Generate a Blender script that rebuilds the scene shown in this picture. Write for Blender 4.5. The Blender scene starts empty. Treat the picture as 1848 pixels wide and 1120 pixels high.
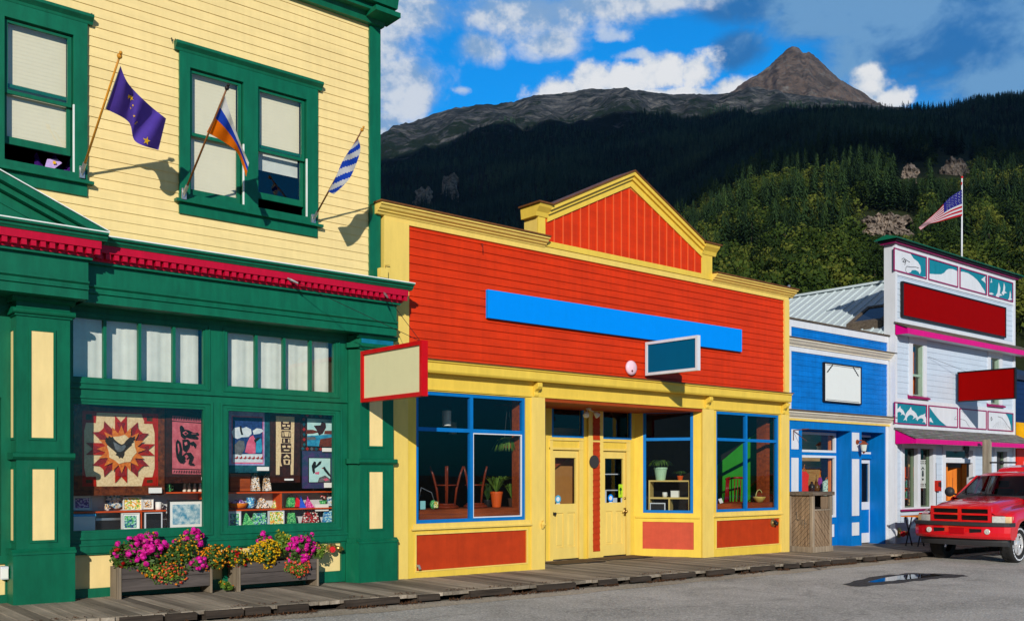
import bpy, bmesh, math, random
import numpy as np
from mathutils import Vector, noise
random.seed(7)
RNG = np.random.default_rng(7)
scene = bpy.context.scene
COL = scene.collection
PI = math.pi

# ------------------------------------------------------------------ camera model
F = 1750.0; CX = 924.0; HY = 858.0; ZC = 1.67
TH = math.radians(40.1); CT, ST = math.cos(TH), math.sin(TH)
def fx(px, D):
    u = px - CX
    return D * (ST*F + CT*u) / (CT*F - ST*u)
def fz(px, py, D):
    u = px - CX
    return ZC + (HY - py) * D / (CT*F - ST*u)
def at(px, py, D):
    return Vector((fx(px, D), D, fz(px, py, D)))
def ray(px, py, rho):
    """point at depth rho (metres along the viewing axis) on the sight line of a photo pixel"""
    u = (px - CX) / F
    return Vector((rho*(ST + CT*u), rho*(CT - ST*u), ZC + rho*(HY - py)/F))
def GZ(x):
    return -0.009 * (min(x, 70.0) - 8.0) if x > 8 else -0.016 * (max(x, -30.0) - 8.0)
def BW(x):
    return GZ(x) + 0.12

# ------------------------------------------------------------------ colour / materials
def lin(c):
    c = c/255.0
    return c/12.92 if c <= 0.04045 else ((c+0.055)/1.055)**2.4
def S(r, g, b, k=1.0):
    return (min(lin(r)*k, .9), min(lin(g)*k, .9), min(lin(b)*k, .9))

def new_mat(name):
    m = bpy.data.materials.new(name); m.use_nodes = True
    nt = m.node_tree; nt.nodes.clear()
    out = nt.nodes.new('ShaderNodeOutputMaterial')
    return m, nt, out
def node(nt, t, **kw):
    n = nt.nodes.new(t)
    for k, v in kw.items():
        if k in n.inputs: n.inputs[k].default_value = v
        else: setattr(n, k, v)
    return n
def L(nt, a, b): nt.links.new(a, b)

def paint(name, rgb, rough=.45, var=.12, bump=.15, stretch=(1, 1, 1), scale=6.0, dirt=0.0, dirtcol=(.05, .04, .03), spec=.25, metal=0.0, fine=60.0, coat=0.0):
    """a painted / plain surface: gentle uneven tone, fine bump, optional worn dirt patches"""
    m, nt, out = new_mat(name)
    b = node(nt, 'ShaderNodeBsdfPrincipled', Roughness=rough, Metallic=metal)
    b.inputs['Specular IOR Level'].default_value = spec
    if coat: b.inputs['Coat Weight'].default_value = coat; b.inputs['Coat Roughness'].default_value = .06
    tc = node(nt, 'ShaderNodeTexCoord')
    mp = node(nt, 'ShaderNodeMapping'); mp.inputs['Scale'].default_value = stretch
    geo = node(nt, 'ShaderNodeNewGeometry')
    L(nt, geo.outputs['Position'], mp.inputs['Vector'])
    n1 = node(nt, 'ShaderNodeTexNoise', Scale=scale, Detail=6.0, Roughness=.65)
    L(nt, mp.outputs[0], n1.inputs['Vector'])
    n2 = node(nt, 'ShaderNodeTexNoise', Scale=fine, Detail=3.0, Roughness=.6)
    L(nt, mp.outputs[0], n2.inputs['Vector'])
    mr = node(nt, 'ShaderNodeMapRange'); mr.inputs['From Min'].default_value = .3; mr.inputs['From Max'].default_value = .7
    mr.inputs['To Min'].default_value = 1-var; mr.inputs['To Max'].default_value = 1+var*.6
    L(nt, n1.outputs['Fac'], mr.inputs['Value'])
    mul = node(nt, 'ShaderNodeMix', data_type='RGBA', blend_type='MULTIPLY'); mul.inputs['Factor'].default_value = 1
    mul.inputs['A'].default_value = (*rgb, 1)
    # faint runs and weather streaks down the surface
    mp2 = node(nt, 'ShaderNodeMapping'); mp2.inputs['Scale'].default_value = (14, 14, .9); L(nt, geo.outputs['Position'], mp2.inputs['Vector'])
    n4 = node(nt, 'ShaderNodeTexNoise', Scale=1.0, Detail=5.0, Roughness=.6); L(nt, mp2.outputs[0], n4.inputs['Vector'])
    mr4 = node(nt, 'ShaderNodeMapRange'); mr4.inputs['From Min'].default_value = .35; mr4.inputs['From Max'].default_value = .65
    mr4.inputs['To Min'].default_value = 1-var*.45; mr4.inputs['To Max'].default_value = 1+var*.25; L(nt, n4.outputs['Fac'], mr4.inputs['Value'])
    mm4 = node(nt, 'ShaderNodeMath', operation='MULTIPLY'); L(nt, mr.outputs[0], mm4.inputs[0]); L(nt, mr4.outputs[0], mm4.inputs[1])
    L(nt, mm4.outputs[0], mul.inputs['B'])
    col = mul.outputs['Result']
    if dirt > 0:
        n3 = node(nt, 'ShaderNodeTexNoise', Scale=scale*.6, Detail=10.0, Roughness=.75)
        L(nt, mp.outputs[0], n3.inputs['Vector'])
        r3 = node(nt, 'ShaderNodeMapRange'); r3.inputs['From Min'].default_value = .58; r3.inputs['From Max'].default_value = .72
        r3.inputs['To Max'].default_value = dirt
        L(nt, n3.outputs['Fac'], r3.inputs['Value'])
        mx = node(nt, 'ShaderNodeMix', data_type='RGBA')
        L(nt, r3.outputs[0], mx.inputs['Factor']); L(nt, col, mx.inputs['A']); mx.inputs['B'].default_value = (*dirtcol, 1)
        col = mx.outputs['Result']
    L(nt, col, b.inputs['Base Color'])
    if bump:
        bp = node(nt, 'ShaderNodeBump', Strength=bump, Distance=.004)
        L(nt, n2.outputs['Fac'], bp.inputs['Height']); L(nt, bp.outputs[0], b.inputs['Normal'])
    L(nt, b.outputs[0], out.inputs['Surface'])
    return m

def wood(name, c1, c2, axis='Z', scale=9.0, rough=.75, tint=False, bump=.5):
    """weathered board: grain streaks running along one axis, knots and grey wear"""
    m, nt, out = new_mat(name)
    b = node(nt, 'ShaderNodeBsdfPrincipled', Roughness=rough)
    b.inputs['Specular IOR Level'].default_value = .25
    geo = node(nt, 'ShaderNodeNewGeometry')
    mp = node(nt, 'ShaderNodeMapping')
    sc = [scale*2, scale*2, scale*2]; sc['XYZ'.index(axis)] = scale*.12
    mp.inputs['Scale'].default_value = sc
    L(nt, geo.outputs['Position'], mp.inputs['Vector'])
    n1 = node(nt, 'ShaderNodeTexNoise', Scale=1.0, Detail=8.0, Roughness=.7, Distortion=.6)
    L(nt, mp.outputs[0], n1.inputs['Vector'])
    n2 = node(nt, 'ShaderNodeTexNoise', Scale=.9, Detail=4.0)
    L(nt, geo.outputs['Position'], n2.inputs['Vector'])
    cr = node(nt, 'ShaderNodeValToRGB')
    cr.color_ramp.elements[0].position = .3; cr.color_ramp.elements[1].position = .72
    cr.color_ramp.elements[0].color = (*c1, 1); cr.color_ramp.elements[1].color = (*c2, 1)
    L(nt, n1.outputs['Fac'], cr.inputs[0])
    mr = node(nt, 'ShaderNodeMapRange'); mr.inputs['From Min'].default_value = .3; mr.inputs['From Max'].default_value = .7
    mr.inputs['To Min'].default_value = .7; mr.inputs['To Max'].default_value = 1.2
    L(nt, n2.outputs['Fac'], mr.inputs['Value'])
    mul = node(nt, 'ShaderNodeMix', data_type='RGBA', blend_type='MULTIPLY'); mul.inputs['Factor'].default_value = 1
    L(nt, cr.outputs[0], mul.inputs['A']); L(nt, mr.outputs[0], mul.inputs['B'])
    col = mul.outputs['Result']
    if tint:
        at_ = node(nt, 'ShaderNodeAttribute', attribute_name='tint')
        m2 = node(nt, 'ShaderNodeMix', data_type='RGBA', blend_type='MULTIPLY'); m2.inputs['Factor'].default_value = 1
        L(nt, col, m2.inputs['A']); L(nt, at_.outputs['Fac'], m2.inputs['B'])
        col = m2.outputs['Result']
    L(nt, col, b.inputs['Base Color'])
    bp = node(nt, 'ShaderNodeBump', Strength=bump, Distance=.006)
    L(nt, n1.outputs['Fac'], bp.inputs['Height']); L(nt, bp.outputs[0], b.inputs['Normal'])
    L(nt, b.outputs[0], out.inputs['Surface'])
    return m

def glass_mat(name, tint=(1, 1, 1), refl=1.0, ior=1.5, rough=.0):
    m, nt, out = new_mat(name)
    tr = node(nt, 'ShaderNodeBsdfTransparent'); tr.inputs['Color'].default_value = (*tint, 1)
    gl = node(nt, 'ShaderNodeBsdfGlossy', Roughness=rough)
    gq = node(nt, 'ShaderNodeNewGeometry'); dt = node(nt, 'ShaderNodeVectorMath', operation='DOT_PRODUCT')
    L(nt, gq.outputs['Normal'], dt.inputs[0]); L(nt, gq.outputs['Incoming'], dt.inputs[1])
    def mm(op, a, b=None):
        n = node(nt, 'ShaderNodeMath', operation=op)
        for i, q in enumerate((a, b)):
            if q is None: continue
            if isinstance(q, float): n.inputs[i].default_value = q
            else: L(nt, q, n.inputs[i])
        return n.outputs[0]
    r0 = ((ior-1)/(ior+1))**2
    fres = mm('ADD', mm('MULTIPLY', mm('POWER', mm('SUBTRACT', 1.0, mm('ABSOLUTE', dt.outputs['Value'])), 5.0), 1-r0), r0)
    # slightly wavy old glass
    tcn = node(nt, 'ShaderNodeNewGeometry')
    nz = node(nt, 'ShaderNodeTexNoise', Scale=1.3, Detail=1.0)
    L(nt, tcn.outputs['Position'], nz.inputs['Vector'])
    bp = node(nt, 'ShaderNodeBump', Strength=.04, Distance=.02)
    L(nt, nz.outputs['Fac'], bp.inputs['Height']); L(nt, bp.outputs[0], gl.inputs['Normal'])
    mu = node(nt, 'ShaderNodeMath', operation='MULTIPLY'); mu.inputs[1].default_value = refl; mu.use_clamp = True
    L(nt, fres, mu.inputs[0])
    mx = node(nt, 'ShaderNodeMixShader')
    L(nt, mu.outputs[0], mx.inputs[0]); L(nt, tr.outputs[0], mx.inputs[1]); L(nt, gl.outputs[0], mx.inputs[2])
    L(nt, mx.outputs[0], out.inputs['Surface'])
    return m

def cloth(name, rgb, var=.2, scale=25.0, rgb2=None, trans=0.0):
    m, nt, out = new_mat(name)
    b = node(nt, 'ShaderNodeBsdfPrincipled', Roughness=.85)
    b.inputs['Specular IOR Level'].default_value = .15
    geo = node(nt, 'ShaderNodeNewGeometry')
    n1 = node(nt, 'ShaderNodeTexNoise', Scale=scale, Detail=5.0, Roughness=.7)
    L(nt, geo.outputs['Position'], n1.inputs['Vector'])
    cr = node(nt, 'ShaderNodeValToRGB')
    a = rgb2 if rgb2 else tuple(c*(1-var) for c in rgb)
    cr.color_ramp.elements[0].position = .35; cr.color_ramp.elements[1].position = .65
    cr.color_ramp.elements[0].color = (*a, 1); cr.color_ramp.elements[1].color = (*rgb, 1)
    L(nt, n1.outputs['Fac'], cr.inputs[0]); L(nt, cr.outputs[0], b.inputs['Base Color'])
    if trans:
        t = node(nt, 'ShaderNodeBsdfTranslucent'); L(nt, cr.outputs[0], t.inputs['Color'])
        mx = node(nt, 'ShaderNodeMixShader'); mx.inputs[0].default_value = trans
        L(nt, b.outputs[0], mx.inputs[1]); L(nt, t.outputs[0], mx.inputs[2]); L(nt, mx.outputs[0], out.inputs['Surface'])
    else:
        L(nt, b.outputs[0], out.inputs['Surface'])
    return m

# ------------------------------------------------------------------ mesh builder
class MB:
    def __init__(s): s.v = []; s.f = []; s.m = []
    def add(s, vs, fs, mi=0):
        o = len(s.v); s.v += [tuple(v) for v in vs]; s.f += [tuple(i+o for i in f) for f in fs]; s.m += [mi]*len(fs)
    def box(s, x0, x1, y0, y1, z0, z1, mi=0):
        if x0 > x1: x0, x1 = x1, x0
        if y0 > y1: y0, y1 = y1, y0
        if z0 > z1: z0, z1 = z1, z0
        s.add([(x0,y0,z0),(x1,y0,z0),(x1,y1,z0),(x0,y1,z0),(x0,y0,z1),(x1,y0,z1),(x1,y1,z1),(x0,y1,z1)],
              [(0,3,2,1),(4,5,6,7),(0,1,5,4),(1,2,6,5),(2,3,7,6),(3,0,4,7)], mi)
    def hexa(s, p, mi=0):
        s.add(p, [(0,3,2,1),(4,5,6,7),(0,1,5,4),(1,2,6,5),(2,3,7,6),(3,0,4,7)], mi)
    def prism_xz(s, poly, y0, y1, mi=0):
        n = len(poly)
        a = sum(poly[i][0]*poly[(i+1)%n][1]-poly[(i+1)%n][0]*poly[i][1] for i in range(n))
        if a < 0: poly = poly[::-1]
        s.add([(x,y0,z) for x,z in poly]+[(x,y1,z) for x,z in poly],
              [tuple(range(n)), tuple(range(2*n-1,n-1,-1))]+[(i,i+n,(i+1)%n+n,(i+1)%n) for i in range(n)], mi)
    def prism_yz(s, poly, x0, x1, mi=0):
        n = len(poly)
        s.add([(x0,y,z) for y,z in poly]+[(x1,y,z) for y,z in poly],
              [tuple(range(n-1,-1,-1)), tuple(range(n,2*n))]+[(i,(i+1)%n,(i+1)%n+n,i+n) for i in range(n)], mi)
    def flat(s, poly, y, mi=0):
        """thin facing polygon in the XZ plane at depth y"""
        s.add([(x,y,z) for x,z in poly], [tuple(range(len(poly)))], mi)
    def tube(s, pts, r, n=8, mi=0, cap=True):
        pts = [Vector(p) for p in pts]; N = len(pts)
        rs = r if isinstance(r, (list, tuple)) else [r]*N
        rings = []
        up = Vector((0,0,1))
        for i, p in enumerate(pts):
            d = (pts[min(i+1,N-1)] - pts[max(i-1,0)]).normalized()
            a = d.cross(up)
            if a.length < 1e-3: a = d.cross(Vector((1,0,0)))
            a.normalize(); b = d.cross(a).normalized()
            rings.append([p + (a*math.cos(2*PI*k/n) + b*math.sin(2*PI*k/n))*rs[i] for k in range(n)])
        vs = [v for ring in rings for v in ring]
        fs = [(i*n+k, i*n+(k+1)%n, (i+1)*n+(k+1)%n, (i+1)*n+k) for i in range(N-1) for k in range(n)]
        if cap: fs += [tuple(range(n-1,-1,-1)), tuple((N-1)*n+k for k in range(n))]
        s.add(vs, fs, mi)
    def lathe(s, prof, c=(0,0,0), n=16, mi=0, axis='Z', cap=True):
        vs = []
        for r, h in prof:
            for k in range(n):
                a = 2*PI*k/n
                if axis == 'Z': q = (c[0]+r*math.cos(a), c[1]+r*math.sin(a), c[2]+h)
                elif axis == 'Y': q = (c[0]+r*math.cos(a), c[1]+h, c[2]+r*math.sin(a))
                else: q = (c[0]+h, c[1]+r*math.cos(a), c[2]+r*math.sin(a))
                vs.append(q)
        N = len(prof)
        fs = [(i*n+k, i*n+(k+1)%n, (i+1)*n+(k+1)%n, (i+1)*n+k) for i in range(N-1) for k in range(n)]
        if cap and prof[0][0] > 1e-6: fs.append(tuple(range(n-1,-1,-1)))
        if cap and prof[-1][0] > 1e-6: fs.append(tuple((N-1)*n+k for k in range(n)))
        s.add(vs, fs, mi)
    def ball(s, c, r, n=8, m=6, mi=0, sq=(1,1,1)):
        prof = [(math.sin(PI*i/m), -math.cos(PI*i/m)) for i in range(m+1)]
        vs = [(c[0]+r*sq[0]*p*math.cos(2*PI*k/n), c[1]+r*sq[1]*p*math.sin(2*PI*k/n), c[2]+r*sq[2]*h) for p, h in prof for k in range(n)]
        fs = [(i*n+k, i*n+(k+1)%n, (i+1)*n+(k+1)%n, (i+1)*n+k) for i in range(m) for k in range(n)]
        s.add(vs, fs, mi)
    def frame_xz(s, x0, x1, z0, z1, y0, y1, w, mi=0):
        """rectangular frame of four butted bars; w = bar width or (left,right,bottom,top)"""
        l, r, b, t = w if isinstance(w, (tuple, list)) else (w,)*4
        s.holes(x0, x1, z0, z1, y0, y1, [(x0+l, x1-r, z0+b, z1-t)], mi)
    def holes(s, x0, x1, z0, z1, y0, y1, hs, mi=0):
        """flat board x0..x1 / z0..z1, thickness y0..y1, with rectangular holes; no inner faces"""
        xs = sorted({x0, x1, *[min(max(h[i], x0), x1) for h in hs for i in (0, 1)]})
        zs = sorted({z0, z1, *[min(max(h[i], z0), z1) for h in hs for i in (2, 3)]})
        def solid(i, j):
            if i < 0 or j < 0 or i >= len(xs)-1 or j >= len(zs)-1: return False
            cx, cz = (xs[i]+xs[i+1])/2, (zs[j]+zs[j+1])/2
            return not any(h[0] < cx < h[1] and h[2] < cz < h[3] for h in hs)
        for i in range(len(xs)-1):
            for j in range(len(zs)-1):
                if not solid(i, j): continue
                a, b, c, d = xs[i], xs[i+1], zs[j], zs[j+1]
                s.add([(a,y0,c),(b,y0,c),(b,y0,d),(a,y0,d)], [(0,1,2,3)], mi)
                s.add([(a,y1,c),(b,y1,c),(b,y1,d),(a,y1,d)], [(3,2,1,0)], mi)
                if not solid(i-1, j): s.add([(a,y0,c),(a,y1,c),(a,y1,d),(a,y0,d)], [(3,2,1,0)], mi)
                if not solid(i+1, j): s.add([(b,y0,c),(b,y1,c),(b,y1,d),(b,y0,d)], [(0,1,2,3)], mi)
                if not solid(i, j-1): s.add([(a,y0,c),(b,y0,c),(b,y1,c),(a,y1,c)], [(3,2,1,0)], mi)
                if not solid(i, j+1): s.add([(a,y0,d),(b,y0,d),(b,y1,d),(a,y1,d)], [(0,1,2,3)], mi)
    def siding(s, x0, x1, z0, z1, y, e=.15, t=.014, hs=(), mi=0, jit=.0015):
        """lap boards: each board leans out towards its lower edge, real shadow line under it"""
        k = 0; z = z0
        while z < z1 - 1e-4:
            zt = min(z+e, z1)
            cuts = sorted({z, zt, *[c for h in hs for c in (h[2], h[3]) if z < c < zt]})
            j = random.uniform(-jit, jit)
            yy = lambda q: y - t*(1-(q-z)/e) + j
            for a, b in zip(cuts[:-1], cuts[1:]):
                segs = [(x0, x1)]
                for h in hs:
                    if h[2] < (a+b)/2 < h[3]:
                        ns = []
                        for p, q in segs:
                            if h[1] <= p or h[0] >= q: ns.append((p, q)); continue
                            if h[0] > p: ns.append((p, h[0]))
                            if h[1] < q: ns.append((h[1], q))
                        segs = ns
                for p, q in segs:
                    s.add([(p,yy(a),a),(q,yy(a),a),(q,yy(b),b),(p,yy(b),b)], [(0,1,2,3)], mi)
                    if a == z: s.add([(p,yy(a),a),(q,yy(a),a),(q,y+.004,a),(p,y+.004,a)], [(3,2,1,0)], mi)
            z = zt

BASE = {}     # world position of every object's origin, so that parts can be modelled in world coordinates
def build(name, mb, mats, parent=None, smooth=False, base=None, bevel=0, recalc=False, tint=None, sub=0):
    me = bpy.data.meshes.new(name)
    loc = Vector(BASE[parent.name]) if parent is not None else Vector(base if base is not None else (0,0,0))
    v = np.array(mb.v, dtype=np.float64).reshape(-1, 3) - np.array(loc)
    me.from_pydata(v.tolist(), [], mb.f)
    if not isinstance(mats, (list, tuple)): mats = [mats]
    for m in mats: me.materials.append(m)
    if len(mats) > 1: me.polygons.foreach_set('material_index', mb.m)
    if recalc:
        bm = bmesh.new(); bm.from_mesh(me); bmesh.ops.remove_doubles(bm, verts=bm.verts, dist=1e-5)
        bmesh.ops.recalc_face_normals(bm, faces=bm.faces); bm.to_mesh(me); bm.free()
    if smooth: me.polygons.foreach_set('use_smooth', [True]*len(me.polygons))
    if tint is not None:
        a = me.attributes.new('tint', 'FLOAT', 'POINT'); a.data.foreach_set('value', tint)
    me.update()
    o = bpy.data.objects.new(name, me); COL.objects.link(o)
    if parent is not None: o.parent = parent
    else: o.location = loc
    BASE[o.name] = tuple(loc)
    if bevel:
        b = o.modifiers.new('edges', 'BEVEL'); b.width = bevel; b.segments = 2; b.limit_method = 'ANGLE'; b.angle_limit = math.radians(40)
    if sub:
        b = o.modifiers.new('subdivision', 'SUBSURF'); b.levels = b.render_levels = sub
    return o
def build_split(name, mb, mats, parent=None, **kw):
    """every separate piece of the builder becomes a part of its own"""
    key = {}; par = list(range(len(mb.v)))
    def find(i):
        while par[i] != i: par[i] = par[par[i]]; i = par[i]
        return i
    for i, v in enumerate(mb.v):
        k = tuple(round(c, 5) for c in v)
        if k in key: par[find(i)] = find(key[k])
        else: key[k] = i
    for f in mb.f:
        for i in f[1:]: par[find(i)] = find(f[0])
    groups = {}
    for fi, f in enumerate(mb.f): groups.setdefault(find(f[0]), []).append(fi)
    out = []
    for fl in groups.values():
        b = MB(); ix = {}
        for fi in fl:
            g = []
            for i in mb.f[fi]:
                if i not in ix: ix[i] = len(b.v); b.v.append(mb.v[i])
                g.append(ix[i])
            b.f.append(tuple(g)); b.m.append(mb.m[fi])
        out.append(build(name, b, mats, parent, **kw))
    return out
def tag(o, label=None, cat=None, group=None, kind=None):
    if label: o['label'] = label
    if cat: o['category'] = cat
    if group: o['group'] = group
    if kind: o['kind'] = kind
    return o
def thing(name, label, cat, loc, group=None):
    o = bpy.data.objects.new(name, None); COL.objects.link(o); o.location = loc; o.empty_display_size = .2
    BASE[o.name] = tuple(loc)
    return tag(o, label, cat, group)

# ------------------------------------------------------------------ palette
M = {}
M['yellow_siding'] = paint('yellow siding paint', S(238,213,150), .6, .09, .1, (.3,1,1), 5, spec=.2)
M['green'] = paint('green trim paint', S(5,100,72), .45, .22, .12, (1,1,.35), 7, spec=.35)
M['green_worn'] = paint('worn green trim paint', S(6,96,68), .45, .2, .15, (1,1,.35), 7, dirt=.35, dirtcol=S(60,110,90))
M['crimson'] = paint('crimson moulding paint', S(186,8,48), .4, .14, .1)
M['cream'] = paint('cream panel paint', S(236,210,146), .5, .08, .1, (1,1,.4), 6)
M['white_edge'] = paint('white flashing', S(225,232,228), .4, .08, .05)
M['red_siding'] = paint('red orange siding paint', S(206,50,2), .6, .17, .12, (.25,1,1), 7)
M['red_panel'] = paint('faded red panel paint', S(180,56,14), .6, .17, .15, (1,1,1), 4)
M['red_panel_faded'] = paint('sun faded red panel paint', S(192,76,52), .55, .12, .15, (.3,1,1), 6)
M['yellow'] = paint('yellow trim paint', S(226,193,76), .42, .09, .1, (1,1,.35), 5)
M['yellow_pale'] = paint('pale yellow trim paint', S(230,200,104), .45, .09, .1, (1,1,.35), 5, dirt=.12, dirtcol=S(150,120,60))
M['door_yellow'] = paint('pale yellow door paint', S(228,200,108), .4, .07, .1, (1,1,.35), 5)
M['brown_cap'] = paint('brown metal flashing', S(112,70,34), .5, .25, .1)
M['blue_frame'] = paint('blue window frame paint', S(6,110,186), .4, .1, .08)
M['white'] = paint('white trim paint', S(212,216,224), .45, .07, .1, (1,1,.4), 5)
M['cream_white'] = paint('off white cornice paint', S(224,216,196), .5, .1, .12, (.4,1,1), 5, dirt=.25, dirtcol=S(140,120,90))
M['blue_siding'] = paint('weathered blue siding paint', S(0,112,200), .55, .22, .2, (.35,1,1), 6, dirt=.35, dirtcol=S(30,92,160))
M['blue_post'] = paint('blue post paint', S(0,112,192), .45, .14, .12, (1,1,.35), 6)
M['pale_siding'] = paint('pale blue grey siding paint', S(192,206,222), .5, .07, .1, (.3,1,1), 5)
M['magenta'] = paint('magenta trim paint', S(212,0,126), .4, .1, .08)
M['plum'] = paint('plum trim paint', S(150,10,90), .4, .1, .08)
M['teal'] = paint('teal mural paint', S(22,126,146), .5, .12, .1)
M['sign_red'] = paint('dark red sign board', S(140,0,0), .7, .05, .05, spec=.05)
M['banner_blue'] = paint('bright blue sign board', S(0,138,240), .7, .03, .04, spec=.05)
M['teal_sign'] = paint('dark teal sign board', S(0,86,124), .7, .03, .04, spec=.05)
M['cream_sign'] = paint('pale cream sign board', S(214,210,168), .7, .03, .04, spec=.1)
M['frame_red'] = paint('red sign frame paint', S(196,4,12), .35, .12, .08)
M['black'] = paint('black paint', (.012,.012,.014), .45, .2, .05)
M['dark'] = paint('dark interior', (.02,.014,.011), .9, .3, 0)
M['dark_brown'] = paint('dark brown interior wall', (.045,.024,.014), .8, .3, 0)
M['shingle'] = None
M['iron'] = paint('dark iron', (.03,.03,.033), .5, .2, .1, metal=.6)
M['steel'] = paint('galvanised steel', (.45,.46,.47), .4, .15, .05, metal=.8)
M['brass'] = paint('brass', (.55,.36,.12), .35, .15, .05, metal=.9)
M['concrete'] = paint('plain white metal cap', S(200,200,200), .5, .1, .05)
M['glass'] = glass_mat('window glass', (.93,.95,.95), 2.0)
M['glass_dark'] = glass_mat('dark shop glass', (.80,.83,.84), 1.0)
M['blind'] = paint('cream slatted blind', S(236,226,196), .6, .03, 0)
M['glass_display'] = glass_mat('display window glass', (.97,.97,.97), 1.3)
M['curtain'] = cloth('white curtain cloth', S(222,224,214), .12, 6)
M['interior_wood'] = wood('red brown shop wood', S(104,40,14), S(176,82,34), 'X', 8)
M['orange_wood'] = wood('orange door wood', S(196,96,22), S(236,140,40), 'Z', 8)
M['bamboo'] = None
# ------------------------------------------------------------------ camera, sun, sky
SUN = Vector((.80, 1.0, -.43)).normalized()          # direction the light travels
cam = bpy.data.cameras.new('camera'); camo = bpy.data.objects.new('camera', cam); COL.objects.link(camo)
camo.location = (0, 0, ZC); camo.rotation_euler = (PI/2, 0, -TH)
cam.sensor_width = 36; cam.lens = F/1848*36; cam.shift_y = (HY-560)/1848
cam.clip_start = .1; cam.clip_end = 20000
scene.camera = camo
sl = bpy.data.lights.new('sun', 'SUN'); sl.energy = 4.7; sl.angle = math.radians(.5); sl.color = (1, .945, .85)
so = bpy.data.objects.new('sun', sl); COL.objects.link(so); so.rotation_euler = SUN.to_track_quat('-Z', 'Y').to_euler()
so.location = (-20, -25, 30)
scene.view_settings.view_transform = 'Standard'; scene.view_settings.look = 'None'
scene.view_settings.exposure = 0; scene.view_settings.gamma = 1
try:
    scene.cycles.max_bounces = 8; scene.cycles.transparent_max_bounces = 12; scene.cycles.use_denoising = True
    scene.cycles.caustics_reflective = False; scene.cycles.caustics_refractive = False
except Exception: pass

world = bpy.data.worlds.new('World'); scene.world = world; world.use_nodes = True
nt = world.node_tree; nt.nodes.clear()
wo = node(nt, 'ShaderNodeOutputWorld'); bg = node(nt, 'ShaderNodeBackground', Strength=.1)
L(nt, bg.outputs[0], wo.inputs['Surface'])
sky = node(nt, 'ShaderNodeTexSky'); sky.sky_type = 'NISHITA'; sky.sun_disc = False
sky.sun_elevation = math.asin(-SUN.z); sky.sun_rotation = math.atan2(-SUN.x, -SUN.y) % (2*PI)
hs = node(nt, 'ShaderNodeHueSaturation', Saturation=1.0, Value=1.0)
mulc = node(nt, 'ShaderNodeMix', data_type='RGBA', blend_type='MULTIPLY'); mulc.inputs['Factor'].default_value = 1
mulc.inputs['B'].default_value = (.03, 1.05, 2.0, 1)
L(nt, sky.outputs[0], mulc.inputs['A']); L(nt, mulc.outputs['Result'], hs.inputs['Color'])
tc = node(nt, 'ShaderNodeTexCoord')
sx = node(nt, 'ShaderNodeSeparateXYZ'); L(nt, tc.outputs['Generated'], sx.inputs[0])
def mth(op, a, b=None, clamp=False):
    n = node(nt, 'ShaderNodeMath', operation=op); n.use_clamp = clamp
    for i, q in enumerate((a, b)):
        if q is None: continue
        if isinstance(q, (int, float)): n.inputs[i].default_value = q
        else: L(nt, q, n.inputs[i])
    return n.outputs[0]
az = mth('ARCTAN2', sx.outputs[0], sx.outputs[1]); el = mth('ARCSINE', sx.outputs[2])
def nz(scale, det, rough, seed, sq=1.0, dist=0.0):
    mp = node(nt, 'ShaderNodeMapping'); mp.inputs['Location'].default_value = (seed, seed*.7, seed*.3); mp.inputs['Scale'].default_value = (1, 1, sq)
    L(nt, tc.outputs['Generated'], mp.inputs[0])
    n = node(nt, 'ShaderNodeTexNoise', Scale=scale, Detail=det, Roughness=rough, Distortion=dist); L(nt, mp.outputs[0], n.inputs['Vector'])
    return n.outputs['Fac']
def dirof(px, py):
    d = (ray(px, py, 1.0) - Vector((0, 0, ZC))).normalized()
    return math.atan2(d.x, d.y), math.asin(d.z)
N1 = nz(13, 9, .58, 3.1, 1.3, .3); N2 = nz(34, 6, .6, 8.2, 1.2); N3 = nz(5, 6, .55, 1.7, 1.5)
def field(blobs):
    """largest (1 - elliptical distance) over a list of cloud masses given in the photo's pixel directions"""
    out = None
    for px, py, rx, ry in blobs:
        a0, e0 = dirof(px, py); a1, _ = dirof(px+rx, py); _, e1 = dirof(px, py-ry)
        da = mth('DIVIDE', mth('SUBTRACT', az, a0), abs(a1-a0)); de = mth('DIVIDE', mth('SUBTRACT', el, e0), abs(e1-e0))
        d = mth('SQRT', mth('ADD', mth('MULTIPLY', da, da), mth('MULTIPLY', de, de)))
        v = mth('SUBTRACT', 1.0, d)
        out = v if out is None else mth('MAXIMUM', out, v)
    return out
def ramp(v, lo, hi):
    n = node(nt, 'ShaderNodeMapRange'); n.interpolation_type = 'SMOOTHSTEP'
    n.inputs['From Min'].default_value = lo; n.inputs['From Max'].default_value = hi
    L(nt, v, n.inputs['Value']); return n.outputs[0]
def wobble(v, amp, n): return mth('ADD', v, mth('MULTIPLY', mth('SUBTRACT', n, .5), amp))
def over(col, fac, c):
    m = node(nt, 'ShaderNodeMix', data_type='RGBA'); L(nt, fac, m.inputs['Factor']); L(nt, col, m.inputs['A'])
    if isinstance(c, tuple): m.inputs['B'].default_value = (*[q*10 for q in c], 1)
    else: L(nt, c, m.inputs['B'])
    return m.outputs['Result']
def two(c1, c2, fac):
    m = node(nt, 'ShaderNodeMix', data_type='RGBA'); L(nt, fac, m.inputs['Factor'])
    m.inputs['A'].default_value = (*[q*10 for q in c1], 1); m.inputs['B'].default_value = (*[q*10 for q in c2], 1)
    return m.outputs['Result']
col = hs.outputs[0]
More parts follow.
